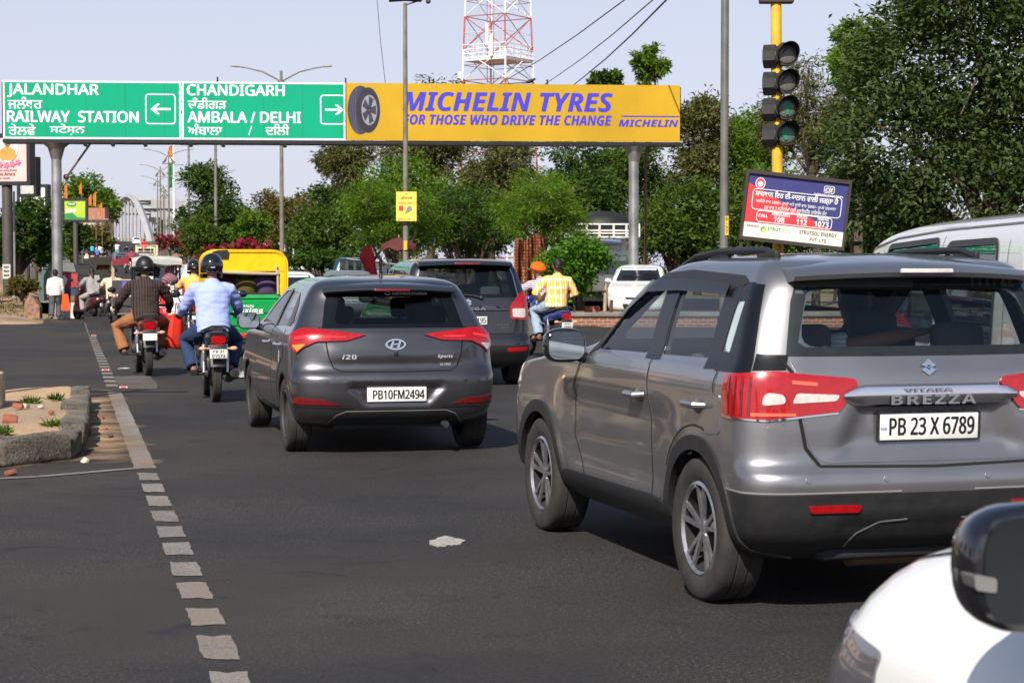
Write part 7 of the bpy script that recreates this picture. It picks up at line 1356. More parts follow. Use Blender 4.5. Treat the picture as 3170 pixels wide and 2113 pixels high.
# ---------------- two-wheelers
STEEL = mat("bright steel", (.55, .55, .56), .25, .95); GREYM = mat("engine grey", (.09, .09, .09), .45, .7); DMET = mat("dark metal", (.03, .03, .03), .4, .5)
SEATM = mat("seat vinyl", (.015, .014, .014), .55, bump=.1)
def motorcycle(label, loc, rz, col, plate1="", plate2="", group=None, rx=0, tank=None, lamp=REDL, detail=True, lean=0):
    rt = thing("motorcycle", label, "motorcycle", loc, rz, group, rx, lean); P = paint("bike paint " + str(col), col, .2, .3)
    for y in (0, 1.27):
        w_ = wheel(rt, (0, y, .305), .305, .10, 1, STEEL if y else ALLOYD, 5, False); w_.scale = (1, 1, 1)
        b = MB().lathe([(.05, -.05), (.085, -.04), (.085, .04), (.05, .05)], 20, Matrix.Translation((0, y, .305))); b.build("hub", GREYM, w_)
    b = MB()                                      # fork, frame, engine
    for s in (-1, 1): b.tube([(s * .085, 1.27, .305), (s * .085, 1.02, .95)], [.022, .018], 8)
    b.tube([(0, 1.02, .92), (0, .78, .62), (0, .75, .34), (0, .45, .30), (0, .30, .55), (0, .95, .78)], .02, 8)
    for s in (-1, 1): b.tube([(s * .07, 0, .305), (s * .08, .45, .36)], [.02, .022], 8); b.tube([(s * .10, .5, .62), (s * .11, -.02, .66), (s * .09, -.30, .70)], .013, 6)
    b.build("frame", DMET, rt)
    e = MB(); e.box((0, .60, .40), (.26, .34, .22), bev=.05); e.cyl((0, .66, .45), (0, .76, .66), .075); e.cyl((-.16, .55, .38), (.16, .55, .38), .10); e.box((-.10, .25, .33), (.03, .62, .07), bev=.02); e.build("engine", GREYM, rt)
    t = MB(); rings = []
    for y, z, w2, h2 in ((.46, .79, .09, .06), (.52, .83, .12, .10), (.68, .87, .145, .13), (.84, .89, .14, .125), (.97, .88, .09, .09), (1.0, .87, .05, .05)): rings.append([(w2 * math.cos(a), y, z + h2 * math.sin(a)) for a in (2 * math.pi * k / 18 for k in range(18))])
    t.loft(rings); t.build("fuel_tank", tank or P, rt, 60)
    s_ = MB(); rings = []
    for y, z, w2, h2 in ((.52, .79, .08, .045), (.35, .785, .12, .05), (.12, .81, .13, .05), (-.12, .835, .12, .045), (-.27, .845, .07, .03)): rings.append([(w2 * math.cos(a), y, z + h2 * math.sin(a)) for a in (2 * math.pi * k / 16 for k in range(16))])
    s_.loft(rings); s_.build("seat", SEATM, rt, 60)
    c_ = MB(); rings = []
    for y, z, w2, h2 in ((.30, .68, .13, .10), (.0, .72, .14, .09), (-.25, .75, .13, .075), (-.36, .76, .11, .07), (-.39, .76, .09, .055)): rings.append([(math.copysign(abs(math.cos(a)) ** .6, math.cos(a)) * w2, y, z + h2 * math.copysign(abs(math.sin(a)) ** .6, math.sin(a))) for a in (2 * math.pi * k / 20 for k in range(20))])
    c_.loft(rings); tl = c_.build("tail_cowl", P if detail else DMET, rt, 50)
    l_ = MB(); l_.prism(round_poly([(-.085, -.035), (.085, -.035), (.075, .045), (-.075, .045)], .03), lambda p, k: (p[0], k, p[1] + .735), -.415, -.37); l_.prism(round_poly([(-.045, -.085), (.045, -.085), (.05, -.035), (-.05, -.035)], .01), lambda p, k: (p[0], k, p[1] + .735), -.41, -.37); l_.build("tail_light", lamp, tl)
    g = MB(); g.tube([(-.155, .10, .80), (-.165, -.12, .83), (-.13, -.33, .86), (-.07, -.41, .89), (.07, -.41, .89), (.13, -.33, .86), (.165, -.12, .83), (.155, .10, .80)], .013, 8); g.build("grab_rail", mat("grey rail", (.10, .10, .10), .35, .6), rt)
    m = MB(); rings = []
    for i in range(4):
        a = R(38 + 14 * i); y = -.40 + .0 * i; rings.append([(x, -(.33 + .02 * (1 - (x / .09) ** 2)) * math.sin(a) - .03, .32 + (.36 + .02 * (1 - (x / .09) ** 2)) * math.cos(a) + .04) for x in (-.085, -.06, 0, .06, .085)])
    m.loft(rings, False, False); m.box((0, -.405, .60), (.19, .03, .16), (-.1, 0, 0), .02); mu = m.build("rear_mudguard", BLK, rt)
    pl = plate(rt, (0, -.435, .575), plate1, .20, .105, .06, 0, two=plate2, frame=False) if plate2 else None
    if not plate2: q = MB(); q.box((0, -.435, .575), (.20, .01, .10), bev=.01); q.build("number_plate", PLATE, rt)
    for s in (-1, 1):
        q = MB(); q.cyl((s * .09, -.38, .635), (s * .15, -.38, .635), .010, n=8); q.ell((s * .175, -.385, .635), (.045, .03, .026)); q.build("indicator", mat("pale amber lens", (.75, .38, .25), .15, coat=1), rt)
        q = MB(); q.cyl((s * .13, .02, .34), (s * .13, .10, .66), .026, .022); q.lathe([(.034, k * .012 - .08) for k in range(14)], 12, Matrix.Translation((s * .13, .06, .5)) @ Matrix.Rotation(R(90), 4, 'Y')); q.build("shock_absorber", STEEL, rt)
        q = MB(); q.tube([(s * .30, .97, 1.03), (s * .33, .95, 1.12), (s * .37, .93, 1.22)], .007, 6); q.ell((s * .40, .93, 1.24), (.065, .02, .045)); q.build("mirror", GBLK, rt)
        q = MB(); q.cyl((s * .10, .48, .30), (s * .25, .48, .30), .014); q.cyl((s * .10, .12, .36), (s * .22, .12, .36), .012); q.build("footpeg", BLK, rt)
    h = MB(); h.tube([(-.38, .84, .985), (-.25, .90, 1.0), (-.10, 1.0, .98), (.10, 1.0, .98), (.25, .90, 1.0), (.38, .84, .985)], .013, 8)
    for s in (-1, 1): h.cyl((s * .27, .893, 1.0), (s * .40, .83, .982), .02); h.tube([(s * .24, .93, 1.01), (s * .38, .94, 1.0)], .007, 6)
    h.build("handlebar", BLK, rt)
    f = MB(); f.ell((0, 1.12, .90), (.13, .12, .14)); f.box((0, 1.06, 1.02), (.2, .06, .10), (-.4, 0, 0), .03); f.build("headlamp", P, rt)
    f = MB(); f.loft([[(x, 1.27 + .34 * math.sin(R(a)), .305 + .34 * math.cos(R(a)) + .015 * (1 - (x / .07) ** 2)) for x in (-.065, -.03, 0, .03, .065)] for a in range(-60, 71, 13)], False, False); f.build("front_mudguard", P, rt)
    x_ = MB(); x_.tube([(.09, .72, .42), (.13, .76, .25), (.17, .55, .22), (.17, .30, .24)], .022, 10); x_.tube([(.175, .30, .25), (.185, -.02, .30), (.195, -.26, .345), (.197, -.28, .348)], [.045, .055, .06, .05], 14); x_.build("exhaust", mat("exhaust steel", (.25, .24, .23), .35, .9), rt)
    x_ = MB(); x_.cyl((.197, -.275, .347), (.198, -.30, .352), .045, .045); x_.cyl((.198, -.29, .35), (.199, -.315, .354), .022); x_.build("exhaust_tip", DMET, rt)
    if detail: x_ = MB(); x_.tube([(-.20, .30, .62), (-.23, .0, .60), (-.22, -.12, .40), (-.20, .25, .36)], .010, 6); x_.build("sari_guard", STEEL, rt)
    return rt
def scooter(label, loc, rz, col, plate1="", plate2="", group=None, rx=0, lean=0):
    rt = thing("scooter", label, "scooter", loc, rz, group, rx, lean); P = paint("scooter paint " + str(col), col, .1, .25)
    for y in (0, 1.22): wheel(rt, (0, y, .225), .225, .10, 1, ALLOY, 5, False)
    b = MB(); rings = []
    for y, z, w2, h2 in ((.48, .42, .14, .16), (.30, .48, .20, .22), (.0, .52, .22, .20), (-.22, .58, .19, .15), (-.36, .62, .13, .10), (-.40, .63, .10, .07)): rings.append([(math.copysign(abs(math.cos(a)) ** .7, math.cos(a)) * w2, y, z + h2 * math.copysign(abs(math.sin(a)) ** .7, math.sin(a))) for a in (2 * math.pi * k / 20 for k in range(20))])
    b.loft(rings); b.build("body", P, rt, 50)
    b = MB(); b.box((0, .72, .27), (.36, .52, .06), bev=.02); b.build("floorboard", BLK, rt)
    b = MB(); rings = []
    for z, y, w2, d2 in ((.26, .98, .17, .05), (.45, 1.0, .22, .06), (.70, .98, .22, .07), (.85, .95, .16, .08), (.95, .93, .09, .06)): rings.append([(w2 * math.cos(a), y + d2 * math.sin(a), z) for a in (2 * math.pi * k / 18 for k in range(18))])
    b.loft(rings); b.build("front_apron", P, rt, 60)
    b = MB(); b.ell((0, 1.22, .34), (.09, .25, .15)); b.build("front_mudguard", P, rt)
    b = MB(); rings = []
    for y, z, w2, h2 in ((.50, .74, .10, .04), (.30, .745, .15, .05), (.0, .75, .15, .05), (-.22, .77, .11, .04)): rings.append([(w2 * math.cos(a), y, z + h2 * math.sin(a)) for a in (2 * math.pi * k / 16 for k in range(16))])
    b.loft(rings); b.build("seat", SEATM, rt, 60)
    b = MB(); b.tube([(-.13, .05, .78), (-.14, -.2, .82), (-.08, -.36, .86), (.08, -.36, .86), (.14, -.2, .82), (.13, .05, .78)], .014, 8); b.build("grab_rail", DMET, rt)
    b = MB(); b.ell((0, -.385, .64), (.09, .035, .05)); tl = b.build("tail_light", REDL, rt)
    for s in (-1, 1):
        q = MB(); q.ell((s * .145, -.33, .63), (.04, .05, .04)); q.build("indicator", WLENS, rt)
        q = MB(); q.tube([(s * .24, .93, 1.0), (s * .28, .92, 1.12), (s * .33, .90, 1.17)], .007, 6); q.ell((s * .36, .90, 1.19), (.06, .02, .045)); q.build("mirror", GBLK, rt)
    b = MB(); b.tube([(-.36, .84, .95), (-.2, .92, .96), (0, .95, .98), (.2, .92, .96), (.36, .84, .95)], .016, 8); b.ell((0, .98, .97), (.12, .09, .09)); b.build("handlebar", BLK, rt)
    b = MB(); b.box((0, -.36, .42), (.16, .03, .30), (-.15, 0, 0), .02); b.build("rear_mudguard", BLK, rt)
    plate(rt, (0, -.385, .46), plate1, .19, .10, .1, 0, two=plate2, frame=False) if plate2 else MB().box((0, -.385, .46), (.19, .012, .10)).build("number_plate", PLATE, rt)
    b = MB(); b.box((-.10, .08, .26), (.10, .34, .18), bev=.05); b.tube([(.14, .45, .20), (.15, .1, .24), (.16, -.2, .28)], [.03, .05, .05], 12); b.build("exhaust", DMET, rt)
    return rt
# ---------------- three-wheelers
def place(u, v, off=(0, 0, 0)): p = gp(u, v); return p
def hoodring(w_, h0, h1, r, y, n=8):
    pts = [(-w_, y, h0)] + [(-w_ + r - r * math.cos(R(90 * k / n)), y, h1 - r + r * math.sin(R(90 * k / n))) for k in range(n + 1)] + [(w_ - r + r * math.sin(R(90 * k / n)), y, h1 - r + r * math.cos(R(90 * k / n))) for k in range(n + 1)] + [(w_, y, h0)]
    return pts
def auto_rickshaw(loc, rz):
    rt = thing("auto_rickshaw", "green auto rickshaw with yellow canopy and rolled up rear flap", "auto rickshaw", loc, rz)
    G = mat("auto green paint", (.0, .27, .055), .35, 0, .5, var=.12, scale=3); Y = cloth("yellow canopy vinyl", (.85, .50, .01), wr=.35); BE = cloth("beige canvas edge", (.42, .36, .24))
    b = MB()
    prof = [(.27, .02), (.33, .0), (.50, .0), (.53, .03), (.56, .0), (.72, .0), (.75, .03), (.78, .0), (.97, .0), (1.0, .025), (1.03, .0), (1.09, .02)]
    rings = [[(-.70, y + .05, z), (-.66, y, z), (0, y - .01, z), (.66, y, z), (.70, y + .05, z), (.715, 1.3, z), (.62, 2.1, z), (0, 2.45, z), (-.62, 2.1, z), (-.715, 1.3, z)] for z, y in prof]
    b.loft(rings); b.build("body", G, rt, 30)
    h = MB(); ys = (.02, .0, .15, .8, 1.5, 2.0, 2.2); rg = []
    for i, y in enumerate(ys):
        k = (.03, 0, 0, 0, .0, .06, .16)[i]; top = (1.80, 1.845, 1.87, 1.885, 1.87, 1.82, 1.70)[i]; rg.append(hoodring(.72 - k, 1.08, top, .22, y))
    h.loft(rg, False, False)
    inner = [[(x * .96, y, z - .02 if z > 1.2 else z) for x, y, z in r_] for r_ in rg[1:]]; h.loft(inner, False, False)
    n = len(rg[0]); low = [(x, .015, max(1.49 + .02 * math.sin(x * 14), 0)) for x, y, z in rg[0]]
    rear = [[(x, .005 - .012 * math.sin(x * 23) * (1 - t), z * t + 1.50 * (1 - t) if z > 1.50 else z) for x, y, z in rg[0]] for t in (1, .75, .5, .25, 0)]
    h.loft(rear, False, False)
    for s in (-1, 1): h.loft([[(s * .715, .02, z), (s * .66, .0, z), (s * .60, .0 + .012 * math.sin(z * 30), z), (s * .535, .02, z)] for z in (1.08, 1.2, 1.3, 1.4, 1.5)], False, False)
    h.build("canopy", Y, rt, 60)
    f = MB(); f.tube([(-.56, -.02, 1.485), (-.3, -.03, 1.475), (0, -.035, 1.465), (.3, -.035, 1.455), (.56, -.02, 1.45)], [.02, .03, .035, .03, .025], 8); f.tube([(.545, -.012, 1.10), (.54, -.012, 1.45)], .022, 8); f.tube([(-.545, -.012, 1.10), (-.54, -.012, 1.45)], .022, 8); f.tube([(.55, -.015, 1.45), (.50, -.03, 1.55), (.53, -.012, 1.58)], .028, 8); f.build("rolled_flap", BE, rt, 60)
    f = MB(); f.prism([(-.58, 1.84), (-.5, 1.86), (-.33, 1.87), (-.31, 1.83), (-.32, 1.72), (-.6, 1.72), (-.63, 1.78)], lambda p, t: (p[0], t, p[1]), -.03, -.012); f.build("vent_patch", BLK, rt)
    f = MB(); f.box((0, 1.2, .62), (1.3, 2.0, .06)); f.box((0, 1.75, 1.1), (1.25, .05, .9)); f.box((0, .25, .80), (1.25, .4, .3), bev=.05); f.box((0, .10, 1.03), (1.2, .05, .2)); f.build("cabin", DARK, rt)
    f = MB(); f.box((0, -.03, .375), (1.40, .04, .085), bev=.01); f.build("red_bumper", mat("red bumper", (.62, .02, .02), .4), rt)
    t = Txt(); t.put("BAJAJ", .02, .875, -.018, w=.19, h=.04, bold=.05, space=1.1); t.put("maxima", .02, .78, -.018, w=.52, h=.082, bold=.05, shear=.3, space=1.1); t.box((.14, -.015, .765), (.30, .006, .012)); t.build("lettering", WHITE, rt, 0)
    plate(rt, (.03, -.02, .565), "PB10FV", .24, .12, 0, 0, two="7137", mats=YPLATE, frame=False)
    for s in (-1, 1):
        f = MB(); f.box((s * .60, -.01, .20), (.11, .05, .15), bev=.02); f.build("tail_light", ALENS, rt)
        f = MB(); f.box((s * .68, .0, .95), (.02, .03, .05)); f.build("reflector", REDL, rt)
        wheel(rt, (s * .60, .45, .23), .23, .13, s, ALLOYD, steel=True)
    wheel(rt, (0, 2.3, .23), .23, .12, 1, ALLOYD, steel=True)
    MB().box((0, .9, .24), (.9, 1.7, .08)).build("underbody", DARK, rt)
    return rt
def e_rickshaw(label, loc, rz, kind):
    rt = thing("electric_rickshaw", label, "electric rickshaw", loc, rz, None)
    fm = mat("dark green frame", (.012, .02, .015), .4, .4) if kind == 0 else mat("beige frame", (.45, .38, .28), .5)
    b = MB()
    for s in (-1, 1):
        b.tube([(s * .48, .02, .35), (s * .48, .0, 1.70)], .022, 8); b.tube([(s * .48, 1.25, .35), (s * .48, 1.25, 1.70)], .022, 8); b.tube([(s * .46, 1.9, .9), (s * .46, 1.8, 1.66)], .02, 8); b.tube([(s * .48, 0, 1.70), (s * .48, 1.9, 1.70)], .02, 8)
    b.tube([(-.48, 0, 1.69), (.48, 0, 1.69)], .022, 8); b.tube([(-.48, 0, 1.22), (.48, 0, 1.22)], .02, 8); b.build("frame", fm, rt)
    c = MB(); rg = []
    for y, dz in ((-.06, -.03), (0, .03), (.7, .06), (1.4, .05), (1.95, .0)): rg.append([(x, y, 1.72 + dz + .045 * (1 - (x / .52) ** 2) + .006 * math.sin(x * 11 + y * 5)) for x in np.linspace(-.53, .53, 11)])
    c.loft(rg, False, False); rg2 = [[(x, -.065, 1.70 + .045 * (1 - (x / .52) ** 2) - k * (.10 + .02 * math.sin(x * 9))) for x in np.linspace(-.53, .53, 11)] for k in (0, .5, 1)]; c.loft(rg2, False, False)
    c.build("canopy", cloth("worn grey canopy", (.42, .42, .38)) if kind == 0 else mat("maroon roof", (.20, .02, .03), .5), rt, 60)
    p = MB(); p.box((0, -.02, .88), (1.06, .03, .66)); p.box((0, .0, .45), (.96, .06, .22)); po = p.build("rear_panel", mat("red poster", (.62, .02, .025), .5) if kind == 0 else mat("dirty panel", (.05, .045, .05), .6), rt, 0)
    if kind == 0:
        q = MB(); q.box((.375, -.038, .88), (.30, .008, .66)); q.build("white_poster", mat("white poster", (.75, .72, .72), .5), po, 0)
        t = Txt(); t.put("RAL TYRES", -.13, 1.10, -.038, w=.66, h=.07, bold=.03, space=1.1); t.box((-.1, -.036, .72), (.64, .006, .018)); t.put("TR", .16, .60, -.038, w=.10, h=.07, bold=.03); t.box((-.05, -.038, .82), (.22, .006, .10)); t.build("lettering", WHITE, po, 0)
        t = Txt(); 
        for cx in (.32, .42): t.add(*outline(circ(cx, 1.13, .06, 24), .014, -.045))
        t.build("ring_emblem", INK, po, 0)
        t = Txt(); t.put("DRIVE CITY", .375, 1.115, -.047, w=.22, h=.025, bold=.02); t.put("ਪੰਜ", .41, .75, -.045, w=.11, h=.05); t.put("10", .31, .60, -.045, w=.07, h=.035); t.build("lettering", mat("red ink", (.6, .04, .06), .5), po, 0)
        t = MB(); t.prism(circ(.13, 1.0, .07, 24), lambda a, k: (a[0], k, a[1]), -.042, -.036); t.build("yellow_disc", mat("yellow print", (.7, .55, .1), .5), po, 0)
        t = MB(); t.prism([(.07, .97), (.10, .935), (.16, .935), (.19, .97), (.14, 1.01), (.11, 1.0)], lambda a, k: (a[0], k, a[1]), -.046, -.036); t.build("green_print", mat("green print", (.03, .3, .08), .5), po, 0)
        t = MB(); t.box((-.05, -.045, .82), (.10, .004, .05)); t.build("blue_print", mat("blue print", (.05, .2, .6), .5), po, 0)
    else:
        t = Txt(); q = MB(); q.box((.12, -.036, 1.05), (.78, .006, .28)); q.build('purple_sticker', mat('purple poster', (.16, .10, .42), .5), po, 0); t.put("ਨਿਊ", .12, 1.05, -.04, w=.5, h=.08, bold=.02); t.put("9814 22410", .12, .95, -.041, w=.6, h=.05, bold=.02); t.box((.12, -.038, .88), (.78, .006, .03)); t.build("lettering", WHITE, po, 0)
        t = MB(); t.box((0, -.038, .82), (1.04, .006, .07)); t.build("pink_band", mat("pink print", (.65, .10, .22), .5), po, 0)
        r_ = MB(); 
        for z in (1.86, 1.93): r_.tube([(-.45, .0, z), (.55, .0, z), (.55, 1.5, z), (-.45, 1.5, z), (-.45, 0, z)], .014, 6)
        for x in (-.45, .55): r_.tube([(x, 0, 1.75), (x, 0, 1.93)], .014, 6); r_.tube([(x, 1.5, 1.75), (x, 1.5, 1.93)], .014, 6)
        r_.build("roof_rack", CHROME, rt)
        r_ = MB(); r_.box((.05, -.05, 1.67), (.92, .02, .085)); so_ = r_.build("header_sign", mat("red poster", (.62, .02, .025), .5), rt, 0); r_ = MB(); r_.box((.18, -.064, 1.675), (.50, .006, .05)); r_.build("sign_panel", PLATE, so_, 0)
        r_ = MB(); r_.loft([[(x, .02 + .01 * math.sin(x * 30), z) for x in np.linspace(.05, .46, 12)] for z in (1.22, 1.35, 1.5, 1.62)], False, False); r_.build("plastic_curtain", glass("crinkled plastic", (.7, .72, .75), .25, .2), rt)
    for s in (-1, 1):
        wheel(rt, (s * .44, .25, .23), .23, .09, s, ALLOYD, 6, False); q = MB(); q.ell((s * .40, -.05, .40), (.05, .03, .05)); q.build("tail_light", REDL if kind else WLENS, rt)
    wheel(rt, (0, 2.2, .23), .23, .09, 1, ALLOYD, 6, False)
    f = MB(); f.box((0, .9, .34), (.9, 1.8, .06)); f.box((0, .28, .60), (.9, .4, .12), bev=.04); f.box((0, 1.15, .60), (.9, .35, .12), bev=.04); f.box((0, 2.0, .75), (.7, .1, .8), bev=.04); f.tube([(-.4, -.06, .33), (.4, -.06, .33)], .03, 8); f.build("chassis", mat("dusty grey steel", (.13, .12, .10), .6), rt)
    return rt
def canvas_rickshaw(loc, rz, rx):
    rt = thing("auto_rickshaw", "auto rickshaw under a dark grey canvas hood with a slit rear window", "auto rickshaw", loc, rz, rx=rx); m = cloth("dark canvas", (.045, .04, .035))
    h = MB(); rg = [hoodring(.52 - k, .55, t, .16, y) for y, t, k in ((0, 1.58, .02), (.1, 1.62, 0), (.7, 1.64, 0), (1.4, 1.60, .02), (1.6, 1.5, .06))]; h.loft(rg, False, False)
    for p in ([(-.52, .55), (.52, .55), (.52, 1.15), (-.52, 1.15)], [(-.52, 1.15), (-.36, 1.15), (-.36, 1.33), (-.52, 1.33)], [(.36, 1.15), (.52, 1.15), (.52, 1.33), (.36, 1.33)], [(-.52, 1.33), (.52, 1.33), (.50, 1.50), (.40, 1.60), (-.40, 1.60), (-.50, 1.50)]): h.prism(p, lambda a, k: (a[0], k, a[1]), .0, .02)
    h.build("hood", m, rt, 40); f = MB(); f.box((0, .8, .42), (1.0, 1.9, .3), bev=.05); f.build("body", mat("dark auto body", (.03, .03, .03), .5), rt)
    for s in (-1, 1): wheel(rt, (s * .45, .3, .22), .22, .1, s, ALLOYD, steel=True)
    f = MB(); f.cyl((0, 1.9, .22), (0, 1.6, 1.0), .03); f.build("fork", DMET, rt); wheel(rt, (0, 1.9, .22), .22, .1, 1, ALLOYD, steel=True)
    return rt
# ---------------- riders and three-wheelers
def g3(u, v): p = gp(u, v); return (p.x, p.y, 0)
hd_ = head
def on_ramp(u, Y): p = px(u, 800, Y); return (p.x, Y, gz(Y))
SL = math.atan(.0187)
q = g3(668, 1243); bk1 = motorcycle("black motorcycle under the blue shirted rider, plate ending 1573", q, hd_(.24), (.012, .012, .014), "PB 91", "01573", "motorcycles in the traffic", lean=0)
J = dict(RIDE); J.update(el=(.315, .55, 1.10), ha=(.34, .84, 1.0), kn=(.30, .70, .70), an=(.215, .45, .36), toe=(.24, .62, .33))
person("rider in pale blue shirt, jeans and glossy black helmet, nearest of the bike riders", q, hd_(.24), J, cloth("pale blue shirt", (.36, .43, .82)), JEANS, 'helmet', loose=1.14, vox=.012, scale=1.0)
q2 = g3(458, 1163); bk2 = motorcycle("dark red motorcycle with a blank white plate under the brown shirted rider", q2, hd_(.30), (.14, .012, .015), "", "", "motorcycles in the traffic", lean=-.02)
J = dict(RIDE); J.update(el=(.36, .52, 1.08), ha=(.38, .80, .95), kn=(.32, .68, .72), an=(.24, .44, .36), toe=(.27, .60, .32), knL=(-.40, .62, .70), anL=(-.30, .45, .34), toeL=(-.33, .60, .32))
person("rider in brown striped shirt, rust trousers and matt black helmet", q2, hd_(.27), J, cloth("brown striped shirt", (.060, .040, .036), (.020, .014, .013), 'X', 8), BRNP, 'helmet', loose=1.12, vox=.012, hmat=mat("matt black helmet", (.012, .014, .013), .45))
bag = MB(); rg = []
for z, w_, d_ in ((.32, .15, .07), (.36, .17, .09), (.55, .16, .07), (.78, .13, .05), (.82, .12, .03)): rg.append([(w_ * math.cos(a) * 1.0, d_ * math.sin(a) + .01 * math.sin(5 * a), z) for a in (2 * math.pi * k / 14 for k in range(14))])
bag.loft(rg); bo = bag.build("shopping_bag", cloth("red bag cloth", (.85, .04, .02)), None, 50); tag(bo, "red cloth shopping bag hanging beside the brown shirted rider", "bag")
bo.location = (q2[0] + .30, q2[1] + .40, .06); bo.rotation_euler = (0, .12, 1.1)
ht = MB(); ht.tube([(-.06, 0, .80), (-.05, 0, .98), (.05, 0, .98), (.06, 0, .80)], .008, 6); ht.build("handle", BLK, bo)
au = auto_rickshaw((-4.62, 33.2, 0), hd_(.235))
for k, (x, sh, hdk) in enumerate(((-.35, cloth("dark maroon kurta", (.06, .015, .02)), 'hair'), (.02, cloth("dull olive shirt", (.10, .08, .02)), 'scarf'), (.38, cloth("dull purple shirt", (.08, .05, .12)), 'hair'))):
    a = hd_(.235); cx, cy = x * math.cos(a) - .32 * math.sin(a), x * math.sin(a) + .32 * math.cos(a)
    person(("passenger in dark maroon at the left inside the green auto", "passenger with covered head in the middle of the green auto", "passenger in purple shirt at the right inside the green auto")[k], (-4.62 + cx, 33.2 + cy, .42), a, SIT, sh, BLKP, hdk, 'long', .025, "passengers in the green auto")
er = e_rickshaw("electric rickshaw with a red tyre shop poster on its back panel", (-7.63, 41.0, 0), hd_(.24), 0)
a = hd_(.24)
for k, (x, y, sh, hh, hm, fz) in enumerate(((.0, .30, cloth("bright blue shirt", (.03, .15, .50)), 'cap', JEANS, None), (.28, .22, cloth("purple floral shawl", (.16, .05, .09), (.35, .2, .22), 'DIAGONAL', 9), 'scarf', cloth("purple floral shawl", (.2, .1, .1)), None))):
    person(("passenger in blue shirt and dark cap inside the red postered rickshaw", "passenger wrapped in a purple patterned shawl in the red postered rickshaw")[k], (-7.63 + x * math.cos(a) - y * math.sin(a), 41 + x * math.sin(a) + y * math.cos(a), .28), a, SIT, sh, BLKP, hh, 'long', .022, "passengers in the red postered rickshaw", hmat=hm)
wb = MB(); wb.box((0, 0, .12), (.22, .10, .24), bev=.03); wb.tube([(-.06, 0, .24), (-.05, 0, .38), (.05, 0, .38), (.06, 0, .24)], .01, 6); w_ = wb.build("carrier_bag", mat("white plastic bag", (.72, .70, .72), .5)); w_.location = (-7.85, 41.2, 1.24); tag(w_, "white carrier bag hung inside the red postered rickshaw", "bag")
er2 = e_rickshaw("electric rickshaw with maroon roof, chrome roof rack and purple poster", (-9.95, 50.0, 0.02), hd_(.24), 1)
canvas_rickshaw((px(318, 800, 73).x, 73, gz(73)), hd_(.23), SL)
person("passenger in orange seen through the slit of the canvas rickshaw", (px(320, 800, 73.5).x, 73.5, gz(73) + .35), hd_(.23), SIT, cloth("orange kurta", (.75, .20, .02)), BLKP, 'scarf', 'long', .03, hmat=cloth("orange kurta", (.75, .2, .02)))
# scooters
q = g3(352, 1006); scooter("grey black scooter ridden by the man in the cream shirt", q, hd_(.25), (.02, .02, .022), "PB10", "8264")
person("scooter rider in cream T shirt with a dark turban", q, hd_(.25), SCOOT, cloth("cream T shirt", (.75, .55, .38), wr=.3), BLKP, 'turban', 'short', .015, hmat=HAIR, loose=1.08)
q = g3(300, 990); scooter("red and black scooter turned left under the woman with the scarf", q, hd_(.85), (.05, .008, .012), "PB10", "4417")
wo_ = person("woman in grey patterned kurta on a turned scooter, long dark plait", q, hd_(.65), SCOOT, cloth("grey patterned kurta", (.42, .40, .40), (.12, .1, .1), 'DIAGONAL', 22), cloth("pale grey salwar", (.36, .35, .32)), 'long', 'short', .015, loose=1.05)
sc = MB(); sc.loft([[V3((x + .03 * math.sin(t * 6), y, z)) for x in (.0, .06, .12, .17)] for t, y, z in ((0, .44, 1.33), (.2, .30, 1.34), (.4, .22, 1.15), (.7, .18, .90), (1, .16, .62))], False, False); sc.build("scarf", cloth("black white striped scarf", (.55, .54, .52), (.01, .01, .01), 'X', 16), wo_, 60)
# walker
q = g3(172, 990); J = dict(WALK); J.update(knL=(-.10, -.04, .46), anL=(-.10, -.22, .12), toeL=(-.11, -.06, .06), elR=(.22, .02, 1.03), haR=(.22, .10, .80))
mn = person("man walking away in a long white shirt and grey trousers", q, hd_(.15), J, cloth("white cotton shirt", (.72, .66, .64)), GREYP, 'hair', 'long', .015, scale=.93, loose=1.12)
fb = MB(); fb.loft([[(x, .02 * math.sin(x * 30 + z * 9), z) for x in np.linspace(-.07 - .02 * k, .10 + .02 * k, 7)] for k, z in enumerate((.78, .62, .45, .28))], False, False); f_ = fb.build("cloth_bag", cloth("red orange bag", (.75, .10, .03))); f_.location = (q[0] + .27, q[1] + .05, 0); tag(f_, "orange red cloth bag held by the man walking away", "bag")
# riders between the rickshaws and up the ramp
bkm = motorcycle("dark motorcycle of the yellow shirted rider beside the green auto", (px(605, 900, 38.5).x, 38.5, 0), hd_(.24), (.02, .02, .05), "", "", "motorcycles in the traffic", detail=False)
person("rider in yellow orange shirt with black helmet beside the green auto", (px(605, 900, 38.5).x, 38.5, 0), hd_(.24), RIDE, cloth("apricot shirt", (.80, .45, .13), wr=.3), JEANS, 'helmet', 'short', .018, loose=1.05)
far = [(408, 115, (.62, .02, .03), 'red T shirt', 'hair', "far rider in red T shirt ahead of the maroon roofed rickshaw"), (391, 120, (.03, .03, .035), 'dark jacket', 'helmet', "far rider in dark jacket and black helmet ahead of the maroon roofed rickshaw"),
       (363, 187, (.72, .60, .56), 'white shirt far', 'turban', "far rider in white shirt and blue turban alone on the ramp"), (286, 160, (.03, .03, .03), 'black top', 'helmet', "far rider in black with a turquoise backpack near the cycle cart"),
       (308, 158, (.72, .70, .70), 'white shirt b', 'hair', "far rider in white shirt with a child in blue behind the backpack rider"), (324, 235, (.70, .70, .72), 'white shirt c', 'helmet', "far rider in white at the left kerb halfway up the ramp"),
       (368, 470, (.75, .75, .75), 'white shirt d', 'helmet', "tiny rider in white at the crest below the arch"), (548, 105, (.25, .15, .1), 'tan shirt', 'helmet', "black helmeted rider mostly hidden behind the grey canopy"), (333, 243, (.05, .05, .06), 'grey shirt e', 'helmet', "far rider in dark clothes beside the rider in white at the kerb")]
